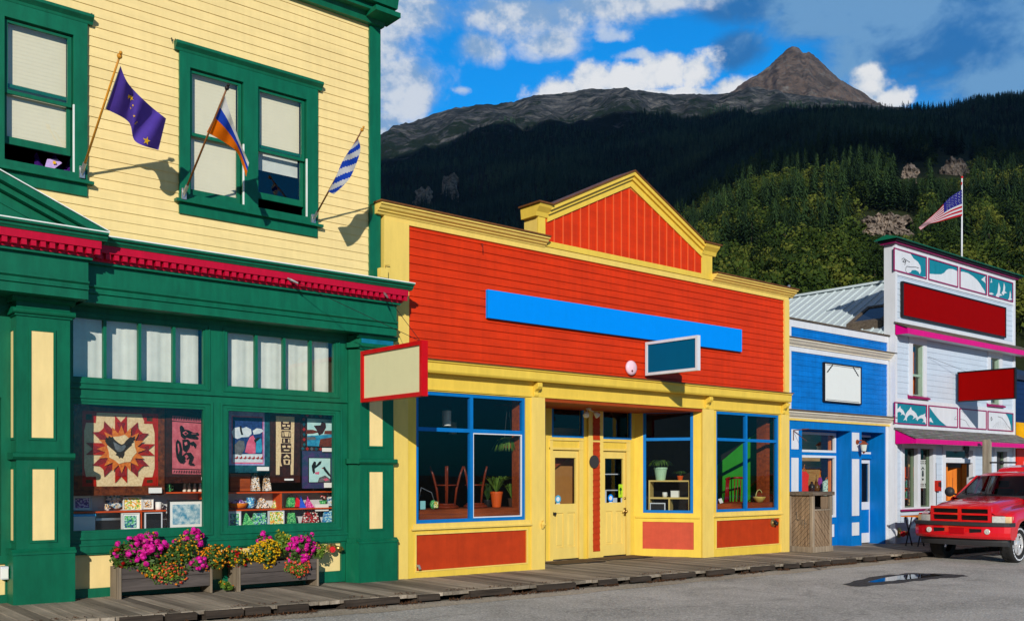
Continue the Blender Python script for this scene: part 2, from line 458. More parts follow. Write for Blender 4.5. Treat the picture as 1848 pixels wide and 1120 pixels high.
# unseen sky (behind the camera and overhead) greyed to cut the fill light
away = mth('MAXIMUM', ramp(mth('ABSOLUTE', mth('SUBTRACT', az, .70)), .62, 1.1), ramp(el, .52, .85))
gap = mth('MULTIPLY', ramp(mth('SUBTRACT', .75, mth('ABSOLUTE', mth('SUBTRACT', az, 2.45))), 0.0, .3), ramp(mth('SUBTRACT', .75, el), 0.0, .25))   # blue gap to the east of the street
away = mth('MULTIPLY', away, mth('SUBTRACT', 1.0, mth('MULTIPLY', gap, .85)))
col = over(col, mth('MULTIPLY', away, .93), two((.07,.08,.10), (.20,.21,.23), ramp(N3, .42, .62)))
# blue grey veil filling the upper right of the view
veil = field([(1720, 60, 330, 150), (1900, 140, 300, 120), (1560, 10, 260, 75), (1340, 5, 150, 60), (1440, -80, 500, 120), (1330, 95, 75, 60)])
col = over(col, mth('MULTIPLY', ramp(wobble(wobble(veil, 1.6, N1), 1.1, N3), -.15, .55), .90), two((.03,.16,.42), (.17,.35,.58), ramp(wobble(N3, 1.2, N1), .38, .66)))
# soft grey white masses at the left and top
soft = field([(650, 60, 150, 110), (720, 160, 95, 90), (700, 225, 55, 40), (960, 25, 175, 60), (860, 85, 52, 34), (1080, 5, 150, 42), (800, -60, 500, 65), (1000, 75, 70, 34), (1200, -10, 160, 42), (740, 10, 120, 80)])
sf = wobble(wobble(soft, 2.4, N1), .7, N2)
col = over(col, mth('MULTIPLY', ramp(sf, -.2, .7), .96), two((.24,.40,.64), (.68,.73,.80), ramp(wobble(mth('ADD', mth('MULTIPLY', N1, .7), mth('MULTIPLY', N3, .3)), .8, N2), .40, .62)))
# crisp white cumulus behind the ridge
cum = field([(1010, 172, 62, 40), (1070, 150, 55, 46), (1130, 150, 70, 42), (1200, 130, 72, 50), (1262, 128, 62, 46), (1320, 160, 60, 32), (1180, 180, 210, 30), (1575, 152, 48, 40), (1610, 178, 50, 30)])
cf = wobble(wobble(cum, 1.5, N1), 1.4, N2)
cshade = ramp(mth('ADD', mth('MULTIPLY', cf, .55), mth('MULTIPLY', N2, .9)), .30, .82)
col = over(col, mth('MULTIPLY', ramp(cf, -.05, .42), .98), two((.40,.52,.68), (.84,.85,.86), cshade))
wisps = field([(1100, 66, 40, 16), (835, 163, 26, 10), (760, 250, 40, 16), (1150, 100, 60, 12)])
col = over(col, mth('MULTIPLY', ramp(wobble(wobble(wisps, 2.6, N1), 2.0, N2), .05, .8), .7), (.62,.70,.80))
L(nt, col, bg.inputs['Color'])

# ------------------------------------------------------------------ ground, road, boardwalk, puddle
def ground_mat(name, c1, c2, c3, pebble=140, bump=.6, rough=.9, attr=None):
    m, nt, out = new_mat(name)
    b = node(nt, 'ShaderNodeBsdfPrincipled', Roughness=rough); b.inputs['Specular IOR Level'].default_value = .25
    g = node(nt, 'ShaderNodeNewGeometry')
    n1 = node(nt, 'ShaderNodeTexNoise', Scale=.55, Detail=9.0, Roughness=.68, Distortion=.4); L(nt, g.outputs['Position'], n1.inputs['Vector'])
    v = node(nt, 'ShaderNodeTexVoronoi', Scale=pebble*.36); L(nt, g.outputs['Position'], v.inputs['Vector'])
    n2 = node(nt, 'ShaderNodeTexNoise', Scale=pebble*.22, Detail=5.0, Roughness=.8); L(nt, g.outputs['Position'], n2.inputs['Vector'])
    cr = node(nt, 'ShaderNodeValToRGB'); cr.color_ramp.elements[0].position = .34; cr.color_ramp.elements[1].position = .62
    cr.color_ramp.elements[0].color = (*c1, 1); cr.color_ramp.elements[1].color = (*c2, 1)
    L(nt, n1.outputs['Fac'], cr.inputs[0])
    mr = node(nt, 'ShaderNodeMapRange'); mr.inputs['From Min'].default_value = .32; mr.inputs['From Max'].default_value = .68
    mr.inputs['To Min'].default_value = .55; mr.inputs['To Max'].default_value = 1.45; L(nt, n2.outputs['Fac'], mr.inputs['Value'])
    mx = node(nt, 'ShaderNodeMix', data_type='RGBA', blend_type='MULTIPLY'); mx.inputs['Factor'].default_value = 1
    L(nt, cr.outputs[0], mx.inputs['A']); L(nt, mr.outputs[0], mx.inputs['B'])
    m3 = node(nt, 'ShaderNodeMix', data_type='RGBA'); m3.inputs['B'].default_value = (*c3, 1)
    r3 = node(nt, 'ShaderNodeMapRange'); r3.inputs['From Min'].default_value = .78; r3.inputs['From Max'].default_value = .9; r3.inputs['To Max'].default_value = .6
    vc = node(nt, 'ShaderNodeSeparateColor'); L(nt, v.outputs['Color'], vc.inputs[0]); L(nt, vc.outputs[0], r3.inputs['Value'])
    L(nt, r3.outputs[0], m3.inputs['Factor']); L(nt, mx.outputs['Result'], m3.inputs['A'])
    fin = m3.outputs['Result']
    if attr:   # fine wandering cracks and darker oil and tyre stains
        vd = node(nt, 'ShaderNodeTexVoronoi', Scale=.42, feature='DISTANCE_TO_EDGE'); ns = node(nt, 'ShaderNodeTexNoise', Scale=1.7, Detail=6.0)
        L(nt, g.outputs['Position'], ns.inputs['Vector']); ax_ = node(nt, 'ShaderNodeVectorMath', operation='MULTIPLY_ADD'); ax_.inputs[1].default_value = (.8,.8,.8)
        L(nt, ns.outputs['Color'], ax_.inputs[0]); L(nt, g.outputs['Position'], ax_.inputs[2]); L(nt, ax_.outputs[0], vd.inputs['Vector'])
        rc = node(nt, 'ShaderNodeMapRange'); rc.inputs['From Min'].default_value = .0; rc.inputs['From Max'].default_value = .012; rc.inputs['To Min'].default_value = .78; L(nt, vd.outputs['Distance'], rc.inputs['Value'])
        n5 = node(nt, 'ShaderNodeTexNoise', Scale=.9, Detail=7.0, Roughness=.7); mp5 = node(nt, 'ShaderNodeMapping'); mp5.inputs['Scale'].default_value = (.5, 1.6, 1); L(nt, g.outputs['Position'], mp5.inputs[0]); L(nt, mp5.outputs[0], n5.inputs['Vector'])
        rs = node(nt, 'ShaderNodeMapRange'); rs.inputs['From Min'].default_value = .30; rs.inputs['From Max'].default_value = .46; rs.inputs['To Min'].default_value = .74; L(nt, n5.outputs['Fac'], rs.inputs['Value'])
        mq = node(nt, 'ShaderNodeMath', operation='MULTIPLY'); L(nt, rc.outputs[0], mq.inputs[0]); L(nt, rs.outputs[0], mq.inputs[1])
        m6 = node(nt, 'ShaderNodeMix', data_type='RGBA', blend_type='MULTIPLY'); m6.inputs['Factor'].default_value = 1; L(nt, fin, m6.inputs['A']); L(nt, mq.outputs[0], m6.inputs['B']); fin = m6.outputs['Result']
    L(nt, fin, b.inputs['Base Color'])
    bp = node(nt, 'ShaderNodeBump', Strength=bump, Distance=.012)
    ad = node(nt, 'ShaderNodeMath', operation='SUBTRACT'); L(nt, n2.outputs['Fac'], ad.inputs[0]); L(nt, v.outputs['Distance'], ad.inputs[1])
    L(nt, ad.outputs[0], bp.inputs['Height']); L(nt, bp.outputs[0], b.inputs['Normal'])
    L(nt, b.outputs[0], out.inputs['Surface'])
    return m
M['asphalt'] = ground_mat('worn pale gravel asphalt', (.34,.33,.305), (.53,.515,.48), (.74,.72,.67), attr=True)
M['wet'] = ground_mat('wet dark asphalt', (.035,.034,.034), (.07,.068,.066), (.10,.10,.10), rough=.75)
M['dust'] = ground_mat('dusty gravel verge', (.34,.29,.22), (.50,.43,.34), (.62,.56,.46), rough=.95)
M['earth'] = ground_mat('gravelly earth', (.10,.09,.07), (.17,.15,.12), (.25,.23,.2), pebble=60)

def sheet(xs, ys, dz):
    vs = [(x, y, GZ(x)+dz) for y in ys for x in xs]; n = len(xs)
    fs = [(j*n+i, j*n+i+1, (j+1)*n+i+1, (j+1)*n+i) for j in range(len(ys)-1) for i in range(n-1)]
    mb = MB(); mb.add(vs, fs); return mb
tag(build('ground', sheet([-6000, -300, -30, 8, 40, 70, 300, 6000], [-6000, -300, -20, 30, 120, 6000], -.006), M['earth']), kind='structure')
tag(build('road', sheet([-30, -10, 0, 8, 16, 24, 40, 70], [-14, 0, 10.46], 0), M['asphalt']), kind='structure')
# dusty strip where the road meets the boards
mb = MB(); xs = np.arange(-4, 24, .25)
lo = [10.0 + .16*noise.noise(Vector((x*.7, 0, 0))) + .07*noise.noise(Vector((x*3.1, 4, 0))) for x in xs]
vs = [(x, y, GZ(x)+.004) for x, y in zip(xs, lo)] + [(x, 10.47, GZ(x)+.004) for x in xs]; n = len(xs)
mb.add(vs, [(i, i+1, n+i+1, n+i) for i in range(n-1)])
tag(build('road_edge', mb, M['dust']), kind='structure')

# boardwalk: real planks laid square to the shop fronts
M['plank'] = wood('weathered grey boards', (.20,.165,.125), (.42,.355,.28), 'Y', 9, .85, tint=True, bump=.8)
M['plank_edge'] = wood('dark rotten board edge', (.018,.014,.011), (.07,.052,.04), 'X', 14, .9)
mb = MB(); tint = []; x = -4.0
while x < 34:
    w = random.uniform(.135, .15); j = random.uniform(-.003, .003); y0 = 10.425 + random.uniform(-.004, .025)
    zt = BW(x) + j
    mb.box(x, x+w-.012, y0, 13.9, zt-.045, zt); tint += [random.uniform(.5, 1.3)]*8
    x += w
tag(build('boardwalk', mb, M['plank'], tint=tint), kind='structure')
mb = MB(); x = -4.0
while x < 34:
    w = random.uniform(.3, .9); d = random.uniform(-.02, .02)
    mb.hexa([(x,10.375+d*.5,BW(x)-.085),(x+w,10.375+d*.5,BW(x+w)-.085),(x+w,10.418,BW(x+w)-.085),(x,10.418,BW(x)-.085),(x,10.38+d,BW(x)-.004),(x+w,10.38+d,BW(x+w)-.012),(x+w,10.418,BW(x+w)-.006),(x,10.418,BW(x)-.004)])
    mb.box(x, x+w, 10.50, 10.6, GZ(x)-.08, BW(x+w)-.05)
    x += w+random.choice((.03,.1,.3,.5))
tag(build('kerb', mb, M['plank_edge'], bevel=0), kind='structure')
# crumbs of leaf and bark caught along the board edge
M['litter'] = paint('dry brown leaf crumbs', (.09,.04,.018), .9, .5, .2, scale=40)
mb = MB()
for k in range(3200):
    x = random.uniform(1, 22); c = noise.noise(Vector((x*1.3, 9, 2)))
    if c < -.05: continue
    y = 10.38 + abs(random.gauss(0, .035)); r = random.uniform(.008, .026); a = random.uniform(0, 6.3)
    y = 10.40 - abs(random.gauss(0, .05)) if random.random() < .8 else 10.44 + random.random()*.15
    z = (GZ(x) if y < 10.40 else BW(x)) + .012
    dz = random.uniform(0, .05) if y < 10.42 else 0.01
    mb.add([(x+r*math.cos(a), y+r*math.sin(a), z+dz), (x-r*math.sin(a)*.7, y+r*math.cos(a)*.7, z+dz*.3), (x-r*math.cos(a), y-r*math.sin(a), z+dz*.6), (x+r*math.sin(a)*.6, y-r*math.cos(a)*.6, z)], [(0,1,2,3)])
tag(build('leaf_litter', mb, M['litter']), 'brown leaf crumbs caught along the edge of the boardwalk', kind='stuff')

def on_road(px, py, z=0.0):
    x = 8.0
    for _ in range(8):
        zz = GZ(x)+z; rho = (ZC-zz)*F/(py-HY); p = ray(px, py, rho); x = p.x
    return p
def puddle(pts, dz, name, m, wob, kind='structure'):
    P = [on_road(*q) for q in pts]; out = []
    for i in range(len(P)):
        a, b = P[i], P[(i+1) % len(P)]
        for t in (0, .25, .5, .75):
            q = a.lerp(b, t); w = wob*noise.noise(Vector((q.x*5, q.y*5, 1)))
            out.append((q.x+w, q.y+w*.6, GZ(q.x)+dz))
    c = sum((Vector(o) for o in out), Vector())/len(out)
    mb = MB(); n = len(out); mb.add(out+[tuple(c)], [(i, (i+1) % n, n) for i in range(n)])
    o = build(name, mb, m); tag(o, kind=kind); return o
m, nt, out = new_mat('still puddle water')
b = node(nt, 'ShaderNodeBsdfPrincipled', Roughness=.02, IOR=1.33); b.inputs['Base Color'].default_value = (.012,.012,.012,1); b.inputs['Specular IOR Level'].default_value = .9
L(nt, b.outputs[0], out.inputs['Surface']); M['water'] = m
puddle([(1520,1055),(1548,1045),(1590,1038),(1650,1033),(1728,1035.5),(1748,1039),(1700,1042),(1664,1047),(1605,1053),(1550,1058)], .004, 'wet_road', M['wet'], .16)
puddle([(1566,1050),(1596,1042),(1640,1036.5),(1684,1036),(1704,1038),(1684,1040),(1652,1043.5),(1612,1047.5),(1578,1051)], .008, 'puddle', M['water'], .07)
puddle([(1430,1026),(1462,1022),(1490,1021),(1494,1026),(1460,1029)], .004, 'wet_road', M['wet'], .1)

# unseen cloud bank added behind the camera to shade only the far slopes
def shade_cloud_bank():
    cx_, cy_, H = -2766.0, -4000.0, 2600.0; ax_ = Vector((.62,.785,0)); ay_ = Vector((.785,-.62,0)); nu, nv = 46, 30; V = []; fs = []
    for side in (1, -1):
        for i in range(nu+1):
            for j in range(nv+1):
                a = -1+2*i/nu; b = -1+2*j/nv; r = max(abs(a), abs(b)); q = math.hypot(a, b) or 1; k = r/q
                w = 1+.16*noise.noise(Vector((a*k*2.2, b*k*2.2, 5)))
                p = Vector((cx_, cy_, H))+ax_*(a*k*1730*w)+ay_*(b*k*1750*w); t = math.sqrt(max(0, 1-r*r))
                p.z += side*t*(150 if side > 0 else 60)*(1+.9*noise.fractal(Vector((p.x/500, p.y/500, side)), 1, 2, 4)); V.append(tuple(p))
    n = nv+1; o = (nu+1)*n
    for i in range(nu):
        for j in range(nv):
            fs.append((i*n+j, (i+1)*n+j, (i+1)*n+j+1, i*n+j+1)); fs.append((o+i*n+j, o+i*n+j+1, o+(i+1)*n+j+1, o+(i+1)*n+j))
    m = MB(); m.v, m.f, m.m = V, fs, [0]*len(fs)
    tag(build('cloud', m, paint('grey white shade cloud', (.75,.76,.78), .9, .1, 0, scale=.002), smooth=True), kind='structure')
shade_cloud_bank()
# ------------------------------------------------------------------ yellow and green gift shop
DU = 12.30     # upper wall
YX0, YX1 = -2.5, fx(684, DU)
g0 = lambda x: BW(x) - .02
yb = thing('shop_building', 'pale yellow clapboard shop with green trim and a deep green storefront cornice', 'building', (2.6, 12.3, BW(2.6)))
cx1 = fx(664.5, DU)
# windows (upper floor): opening lists shared by siding, casing and sashes
W2 = dict(x0=fx(322, DU), x1=fx(571, DU), z0=5.06, z1=7.12)
W1 = dict(x0=fx(-35, DU), x1=fx(156, DU), z0=5.06, z1=7.12)
shell = MB()
for (a, b) in (((YX0, 12.32), (YX0, 24)), ((YX1-.02, 12.32), (YX1-.02, 24)), ((YX0, 24), (YX1-.02, 24))):
    shell.add([(a[0],a[1],0), (b[0],b[1],0), (b[0],b[1],8.9), (a[0],a[1],8.9)], [(0,1,2,3)])
shell.add([(YX0,12.3,8.9),(YX1,12.3,8.9),(YX1,24,8.9),(YX0,24,8.9)], [(0,1,2,3)])
shell.add([(YX0,12.34,4.3),(YX1-.02,12.34,4.3),(YX1-.02,24,4.3),(YX0,24,4.3)], [(0,1,2,3)])
shell.add([(YX0,12.3,BW(0)),(YX1-.02,12.3,BW(7)),(YX1-.02,24,BW(7)),(YX0,24,BW(0))], [(0,1,2,3)])
build('wall', shell, M['dark_brown'], yb)
sd = MB()
sd.siding(YX0, cx1, 4.2, 8.55, DU, .122, .011, [(W2['x0']+.05, W2['x1']-.05, 5.1, 7.08), (W1['x0']+.05, W1['x1']-.05, 5.1, 7.08)])
build('siding', sd, M['yellow_siding'], yb)
mb = MB(); mb.box(cx1, YX1, DU-.045, DU+.3, 4.2, 8.55)
build('corner_board', mb, M['green'], yb)
# roof cornice
mb = MB()
xr = fx(697, 11.85)
mb.prism_yz([(12.29,8.42),(12.05,8.42),(12.05,8.5),(11.95,8.5),(11.92,8.62),(11.80,8.74),(11.80,8.92),(12.29,8.92)], YX0, YX1+.10)
mb.prism_yz([(12.285,8.30),(12.20,8.30),(12.16,8.425),(12.285,8.425)], YX0, YX1+.03)
mb.box(YX1-.30, YX1+.12, 11.9, 12.28, 8.36, 8.43)
build('roof_cornice', mb, M['green'], yb)

def upper_window(W, name, panes, open_gap):
    """green casing with head cap and sill, plus hung sashes in each opening"""
    D = DU
    m = MB()
    ops = [(p[0], p[1], 5.30, 6.94) for p in panes]
    m.holes(W['x0'], W['x1'], W['z0']+.12, W['z1'], D-.045, D+.10, ops)
    m.box(W['x0'], W['x1'], D-.035, D+.02, W['z0']-.02, W['z0']+.118)
    m.prism_yz([(D+.02,7.12),(D-.05,7.12),(D-.06,7.15),(D-.11,7.19),(D-.11,7.225),(D+.02,7.24)], W['x0']-.06, W['x1']+.06)
    m.box(W['x0']-.06, W['x1']+.06, D-.10, D+.0, W['z0']+.12, W['z0']+.155)
    w = build(name, m, M['green'], yb)
    for i, (a, b) in enumerate(panes):
        gap = open_gap[i]
        s = MB()
        mid = 6.11
        s.frame_xz(a+.012, b-.012, mid-.03, 6.925, D+.0, D+.035, (.03, .045, .04, .03))
        s.frame_xz(a+.012, b-.012, 5.31+gap, mid+.025+gap*.35, D+.04, D+.075, (.03, .045, .085, .04))
        build('sash', s, M['green'], w)
        gl = MB(); gl.add([(a+.03,D+.018,mid),(b-.03,D+.018,mid),(b-.03,D+.018,6.9),(a+.03,D+.018,6.9)], [(0,1,2,3)])
        gl.add([(a+.03,D+.058,5.35+gap),(b-.03,D+.058,5.35+gap),(b-.03,D+.058,mid),(a+.03,D+.058,mid)], [(0,1,2,3)])
        build('pane', gl, M['glass'], w)
        e = MB(); e.box(b-.006, b+.010, D-.047, D-.02, 5.30, mid)
        build('edge_strip', e, M['white_edge'], w)
        bl = MB(); zlow = 5.60 if len(panes) == 1 else (5.34 if i == 0 else 6.22)
        z = 6.92
        while z > zlow:
            bl.add([(a+.035,D+.0915,z),(b-.05,D+.0915,z),(b-.05,D+.090,z-.048),(a+.035,D+.090,z-.048)], [(0,1,2,3)]); z -= .046
        bl.box(a+.035, b-.05, D+.085, D+.11, z-.03, z)
        build('blind', bl, M['blind'], w)
        if gap < .3 and i == 1:
            c = MB(); c.add([(a+.03,D+.14,zlow-.35),(b-.05,D+.14,zlow-.35),(b-.05,D+.14,zlow+.05),(a+.03,D+.14,zlow+.05)], [(0,1,2,3)])
            build('inner_shade', c, M['curtain'], w)
    return w
upper_window(W2, 'window', [(fx(341, DU), fx(437, DU)), (fx(463.5, DU), fx(551, DU))], [0.0, .14])
upper_window(W1, 'window', [(fx(10, DU)-.02, fx(131, DU))], [.20])
# purple cloth with a flower on the sill of the open window
mb = MB()
nq = 14
for i in range(nq+1):
    for j in range(9):
        q = at(62+66*i/nq, 312-34*j/8*(.6+.4*math.sin(i*.9+1)), 12.52+.05*j/8); mb.v.append((q.x, q.y+.06*noise.noise(Vector((i*.55, j*.6, 3))), q.z+.05*noise.noise(Vector((i*.4, j*.5, 8)))))
for i in range(nq):
    for j in range(8): mb.f.append((i*9+j, i*9+9+j, i*9+10+j, i*9+j+1)); mb.m.append(0)
q = at(96, 294, 12.455)
mb.add([(q.x-.10,q.y,q.z-.09),(q.x-.02,q.y-.02,q.z-.10),(q.x+.10,q.y,q.z+.02),(q.x+.05,q.y+.02,q.z+.06),(q.x-.07,q.y-.01,q.z+.03)], [(0,1,2,3,4)], 1); mb.add([(q.x-.01,q.y-.022,q.z-.02),(q.x+.03,q.y-.022,q.z-.01),(q.x+.02,q.y-.022,q.z+.02),(q.x-.01,q.y-.022,q.z+.015)], [(0,1,2,3)], 2)
o = build('purple_cloth', mb, [cloth('purple cloth', S(84,30,140), .5, 14, S(34,10,66)), cloth('pale lilac cloth', S(200,170,230)), cloth('yellow cloth', S(240,180,30))], smooth=True, base=at(95, 318, 12.5))
tag(o, 'crumpled purple cloth with a yellow blot inside the half open upper window', 'cloth')

# nail pairs left in the siding
mb = MB()
for px, py in ((158,24),(165,25),(309,69),(316,71),(570,150),(577,150)):
    p = at(px, py, DU-.012); mb.tube([p, p+Vector((0,-.02,-.005)), p+Vector((0,-.022,-.05))], .006, 5)
build_split('hook', mb, M['iron'], yb)

# ---- entablature over the storefront
def entab(x0, x1, D, name, xcap, capl=0.0):
    Z = 1.67
    p = MB()     # green frieze with mouldings
    p.prism_yz([(12.32,3.72),(D,3.72),(D,3.82),(D-.025,3.83),(D-.025,3.855),(D-.015,3.86),(D-.015,3.885),(D-.045,3.905),(D-.045,3.925),(D,3.93),(D,4.17),(12.32,4.17)], x0, x1)
    p.box(x0-.02*(capl>0), x1+.03, D-.06, 12.31, 4.172, 4.20)
    f = build(name, p, M['green'], yb)
    c = MB()
    c.box(x0, x1+.045, D-.075, 12.305, 4.202, 4.225)
    c.box(x0, x1+.10, D-.16, 12.30, 4.295, 4.385)
    c.box(x0, x1+.055, D-.09, 12.30, 4.225, 4.295)
    x = x1+.09
    while x > x0:
        c.box(x-.055, x, D-.145, D-.088, 4.228, 4.293); x -= .098
    # dentils returning along the end
    y = D-.03
    while y < 12.2:
        c.box(x1+.053, x1+.098, y, y+.055, 4.228, 4.293); y += .098
    build('dentil_moulding', c, M['crimson'], yb)
    t = MB()
    t.prism_yz([(12.31,4.386),(D-.17,4.386),(D-.18,4.40),(D-.20,4.415),(D-.205,4.44),(D-.24,4.45),(D-.24,4.475),(12.31,4.50)], x0, x1+.16)
    build('crown_moulding', t, M['green'], yb)
    w = MB(); w.box(x0, x1+.165, D-.246, D-.15, 4.474, 4.488)
    build('flashing', w, M['white_edge'], yb)
    return f
xb1 = fx(159.4, 11.82)                     # right end of the projecting entrance block
xm1 = fx(716, 12.0)
entab(xb1-.05, xm1-.0, 12.0, 'cornice', 0)
entab(YX0, xb1, 11.82, 'entrance_cornice', 0, 1)
# pediment over the block
zt = 4.47; ax = -1.0; xe = xb1+.16
za = fz(0, 318, 11.7); slope = (za - zt) / (fx(0, 11.7) - xe)
ztop = zt + slope*(ax - xe)
def ped(xa, off): return [(ax, zt+.02), (xa, zt+.02), (ax, zt+slope*(ax-xa)+.02)]
mb = MB(); mb.prism_xz([(ax,zt+.018),(xe-.25,zt+.018),(ax,zt+.018+slope*(ax-xe+.25))], 11.80, 12.29)
mb.prism_xz([(ax,zt+.018),(ax-(xe-.25-ax),zt+.018),(ax,zt+.018+slope*(ax-xe+.25))], 11.80, 12.29)
build('pediment', mb, M['green'], yb)
mb = MB()
for w0, w1, y0 in ((0, .20, 11.60), (.20, .36, 11.70), (.62, .66, 11.785), (.98, 1.0, 11.79)):
    for sgn in (1, -1):
        X = lambda q: ax + sgn*(q-ax)
        c0, c1 = slope*(-1)*0, 0
        pa = [(X(xe-w0), zt+.02), (X(xe-w1), zt+.02), (ax, zt+.02+slope*(ax-xe+w1)), (ax, zt+.02+slope*(ax-xe+w0))]
        mb.prism_xz(pa, y0, 11.81)
build('raking_moulding', mb, M['green'], yb)
mb = MB()
for sgn in (1, -1):
    X = lambda q: ax + sgn*(q-ax)
    mb.prism_xz([(X(xe+.01), zt+.022), (X(xe+.01), zt+.032), (ax, zt+.036+slope*(ax-xe-.03)), (ax, zt+.022+slope*(ax-xe-.01))], 11.585, 12.29)
build('raking_flashing', mb, M['white_edge'], yb)

# ---- columns of the storefront
def column(px0, px1, D, name, panels, zb, zcap0=3.60, side=True):
    x0, x1 = fx(px0, D), fx(px1, D); yb1 = 12.44
    c = MB()
    c.box(x0, x1, D, yb1, g0(x0)+.60, 3.50)                    # shaft
    c.box(x0-.045, x1+.045, D-.045, yb1, zb-.4, g0(x0)+.585)   # plinth
    c.prism_yz([(yb1,g0(x0)+.585),(D-.06,g0(x0)+.585),(D-.06,g0(x0)+.61),(D-.03,g0(x0)+.63),(D-.01,g0(x0)+.65),(yb1,g0(x0)+.65)], x0-.055, x1+.055)
    zr = panels[1][1]+.16
    c.prism_yz([(yb1,zr-.05),(D-.02,zr-.05),(D-.05,zr-.02),(D-.05,zr+.02),(D-.02,zr+.03),(yb1,zr+.03)], x0-.045, x1+.045)
    c.box(x0-.02, x1+.02, D-.02, yb1, 3.5, 3.52)
    pr = [(math.cos(a)*.035, math.sin(a)*.035) for a in np.linspace(-PI/2, PI/2, 7)]
    c.prism_yz([(yb1,3.52)]+[(D-.02-p, 3.555+q) for p, q in pr]+[(yb1,3.59)], x0-.05, x1+.05)
    c.box(x0+.0, x1-.0, D+.0, yb1, 3.59, 3.66)
    c.prism_yz([(yb1,3.66),(D-.01,3.66),(D-.05,3.69),(D-.05,3.718),(yb1,3.718)], x0-.05, x1+.05)
    o = build(name, c, M['green_worn'], yb)
    for (qa, qb, za_, zb_) in [(p[2], p[3], p[0], p[1]) for p in panels]:
        fr = MB(); a, b = fx(qa, D), fx(qb, D)
        fr.frame_xz(a-.028, b+.028, za_-.028, zb_+.028, D-.014, D+.0, .028)
        pn = MB(); pn.box(a, b, D-.006, D+.01, za_, zb_)
        build('panel_frame', fr, M['green_worn'], o); build('panel', pn, M['cream'], o)
        if side:
            fr = MB(); ya, yc = D+.09, D+.23
            fr.box(x0-.012, x0, ya-.025, ya, za_-.025, zb_+.025); fr.box(x0-.012, x0, yc, yc+.025, za_-.025, zb_+.025)
            fr.box(x0-.012, x0, ya, yc, za_-.025, za_); fr.box(x0-.012, x0, ya, yc, zb_, zb_+.025)
            fr2 = MB(); fr2.box(x0-.005, x0+.01, ya, yc, za_, zb_)
            build('panel_frame', fr, M['green_worn'], o); build('panel', fr2, M['cream'], o)
    return o, x0, x1
D1 = 12.08
def zz(px, py, D=D1): return fz(px, py, D)
column(29.5, 126.5, D1, 'column', [(zz(97,790), zz(97,600), 56, 96), (zz(97,973), zz(97,846), 57.5, 98)], -.1)
D2 = 12.12
pz = [(zz(705,805,D2), zz(705,640,D2), 666, 690), (zz(705,952,D2), zz(705,851,D2), 666, 690)]
column(650, 710, D2, 'column', pz, -.1, side=False)
# chamfered left face of the right hand column
mb = MB(); xa, xc = fx(650, D2), fx(629, 12.28)
for z0, z1, k in ((g0(7)+.65, 3.5, 0), (-.2, g0(7)+.585, .045), (g0(7)+.585, g0(7)+.65, .03)):
    mb.hexa([(xa-k,D2-k,z0),(xa+.002,D2+.2,z0),(xc,12.45,z0),(xc-k,12.28,z0),(xa-k,D2-k,z1),(xa+.002,D2+.2,z1),(xc,12.45,z1),(xc-k,12.28,z1)])
zr = pz[1][1]+.16
mb.hexa([(xa-.04,D2-.05,zr-.04),(xa,D2+.2,zr-.04),(xc,12.45,zr-.04),(xc-.05,12.25,zr-.04),(xa-.04,D2-.05,zr+.03),(xa,D2+.2,zr+.03),(xc,12.45,zr+.03),(xc-.05,12.25,zr+.03)])
mb.hexa([(xa-.05,D2-.05,3.52),(xa,D2+.2,3.52),(xc,12.45,3.52),(xc-.05,12.24,3.52),(xa-.05,D2-.05,3.59),(xa,D2+.2,3.59),(xc,12.45,3.59),(xc-.05,12.24,3.59)])
mb.hexa([(xa-.001,D2+.002,3.59),(xa,D2+.2,3.59),(xc,12.45,3.59),(xc,12.29,3.59),(xa-.001,D2+.002,3.7),(xa,D2+.2,3.7),(xc,12.45,3.7),(xc,12.29,3.7)])
build('column_cheek', mb, M['green_worn'], yb)
# painted blue card tucked on the capital behind the hanging sign
mb = MB(); mb.box(fx(652,D2), fx(709,D2), D2-.012, D2-.004, zz(680,627,D2), zz(680,613,D2))
build('capital_band', mb, paint('blue green band paint', S(10,110,140), .5, .3, .1), yb)

# ---- storefront frame
DS = 12.32
sx0, sx1 = fx(126, DS), fx(632, DS)
TR = [(fx(130,DS), fx(370.5,DS)), (fx(410,DS), fx(606,DS))]
zT0, zT1 = 2.85, 3.60; zD0, zD1 = .985, 2.57
m = MB()
m.holes(sx0, sx1, BW(5)-.1, 3.74, DS, DS+.12, [(a, b, zT0, zT1) for a, b in TR] + [(a, b, zD0, zD1) for a, b in TR]
        + [(fx(131,DS), fx(403,DS), .30, .71), (fx(421,DS), fx(616,DS), .30, .71)])
sf = build('storefront_frame', m, M['green'], yb)
m = MB()
for a, b in TR:
    m.frame_xz(a-.10, b+.10, zD0-.09, zD1+.07, DS-.018, DS-.001, .03)
    m.frame_xz(a-.06, b+.06, zT0-.06, zT1+.05, DS-.015, DS-.001, .02)
m.box(sx0, sx1, DS-.03, DS-.001, 2.725, 2.75); m.box(sx0, sx1, DS-.035, DS-.001, .82, .845); m.box(sx0, sx1, DS-.02, DS-.001, .73, .82)
build('storefront_moulding', m, M['green'], yb)
m = MB(); m.box(fx(131,DS), fx(403,DS), DS+.04, DS+.06, .30, .71); m.box(fx(421,DS), fx(616,DS), DS+.04, DS+.06, .30, .71)
build_split('lower_panel', m, M['cream'], yb)
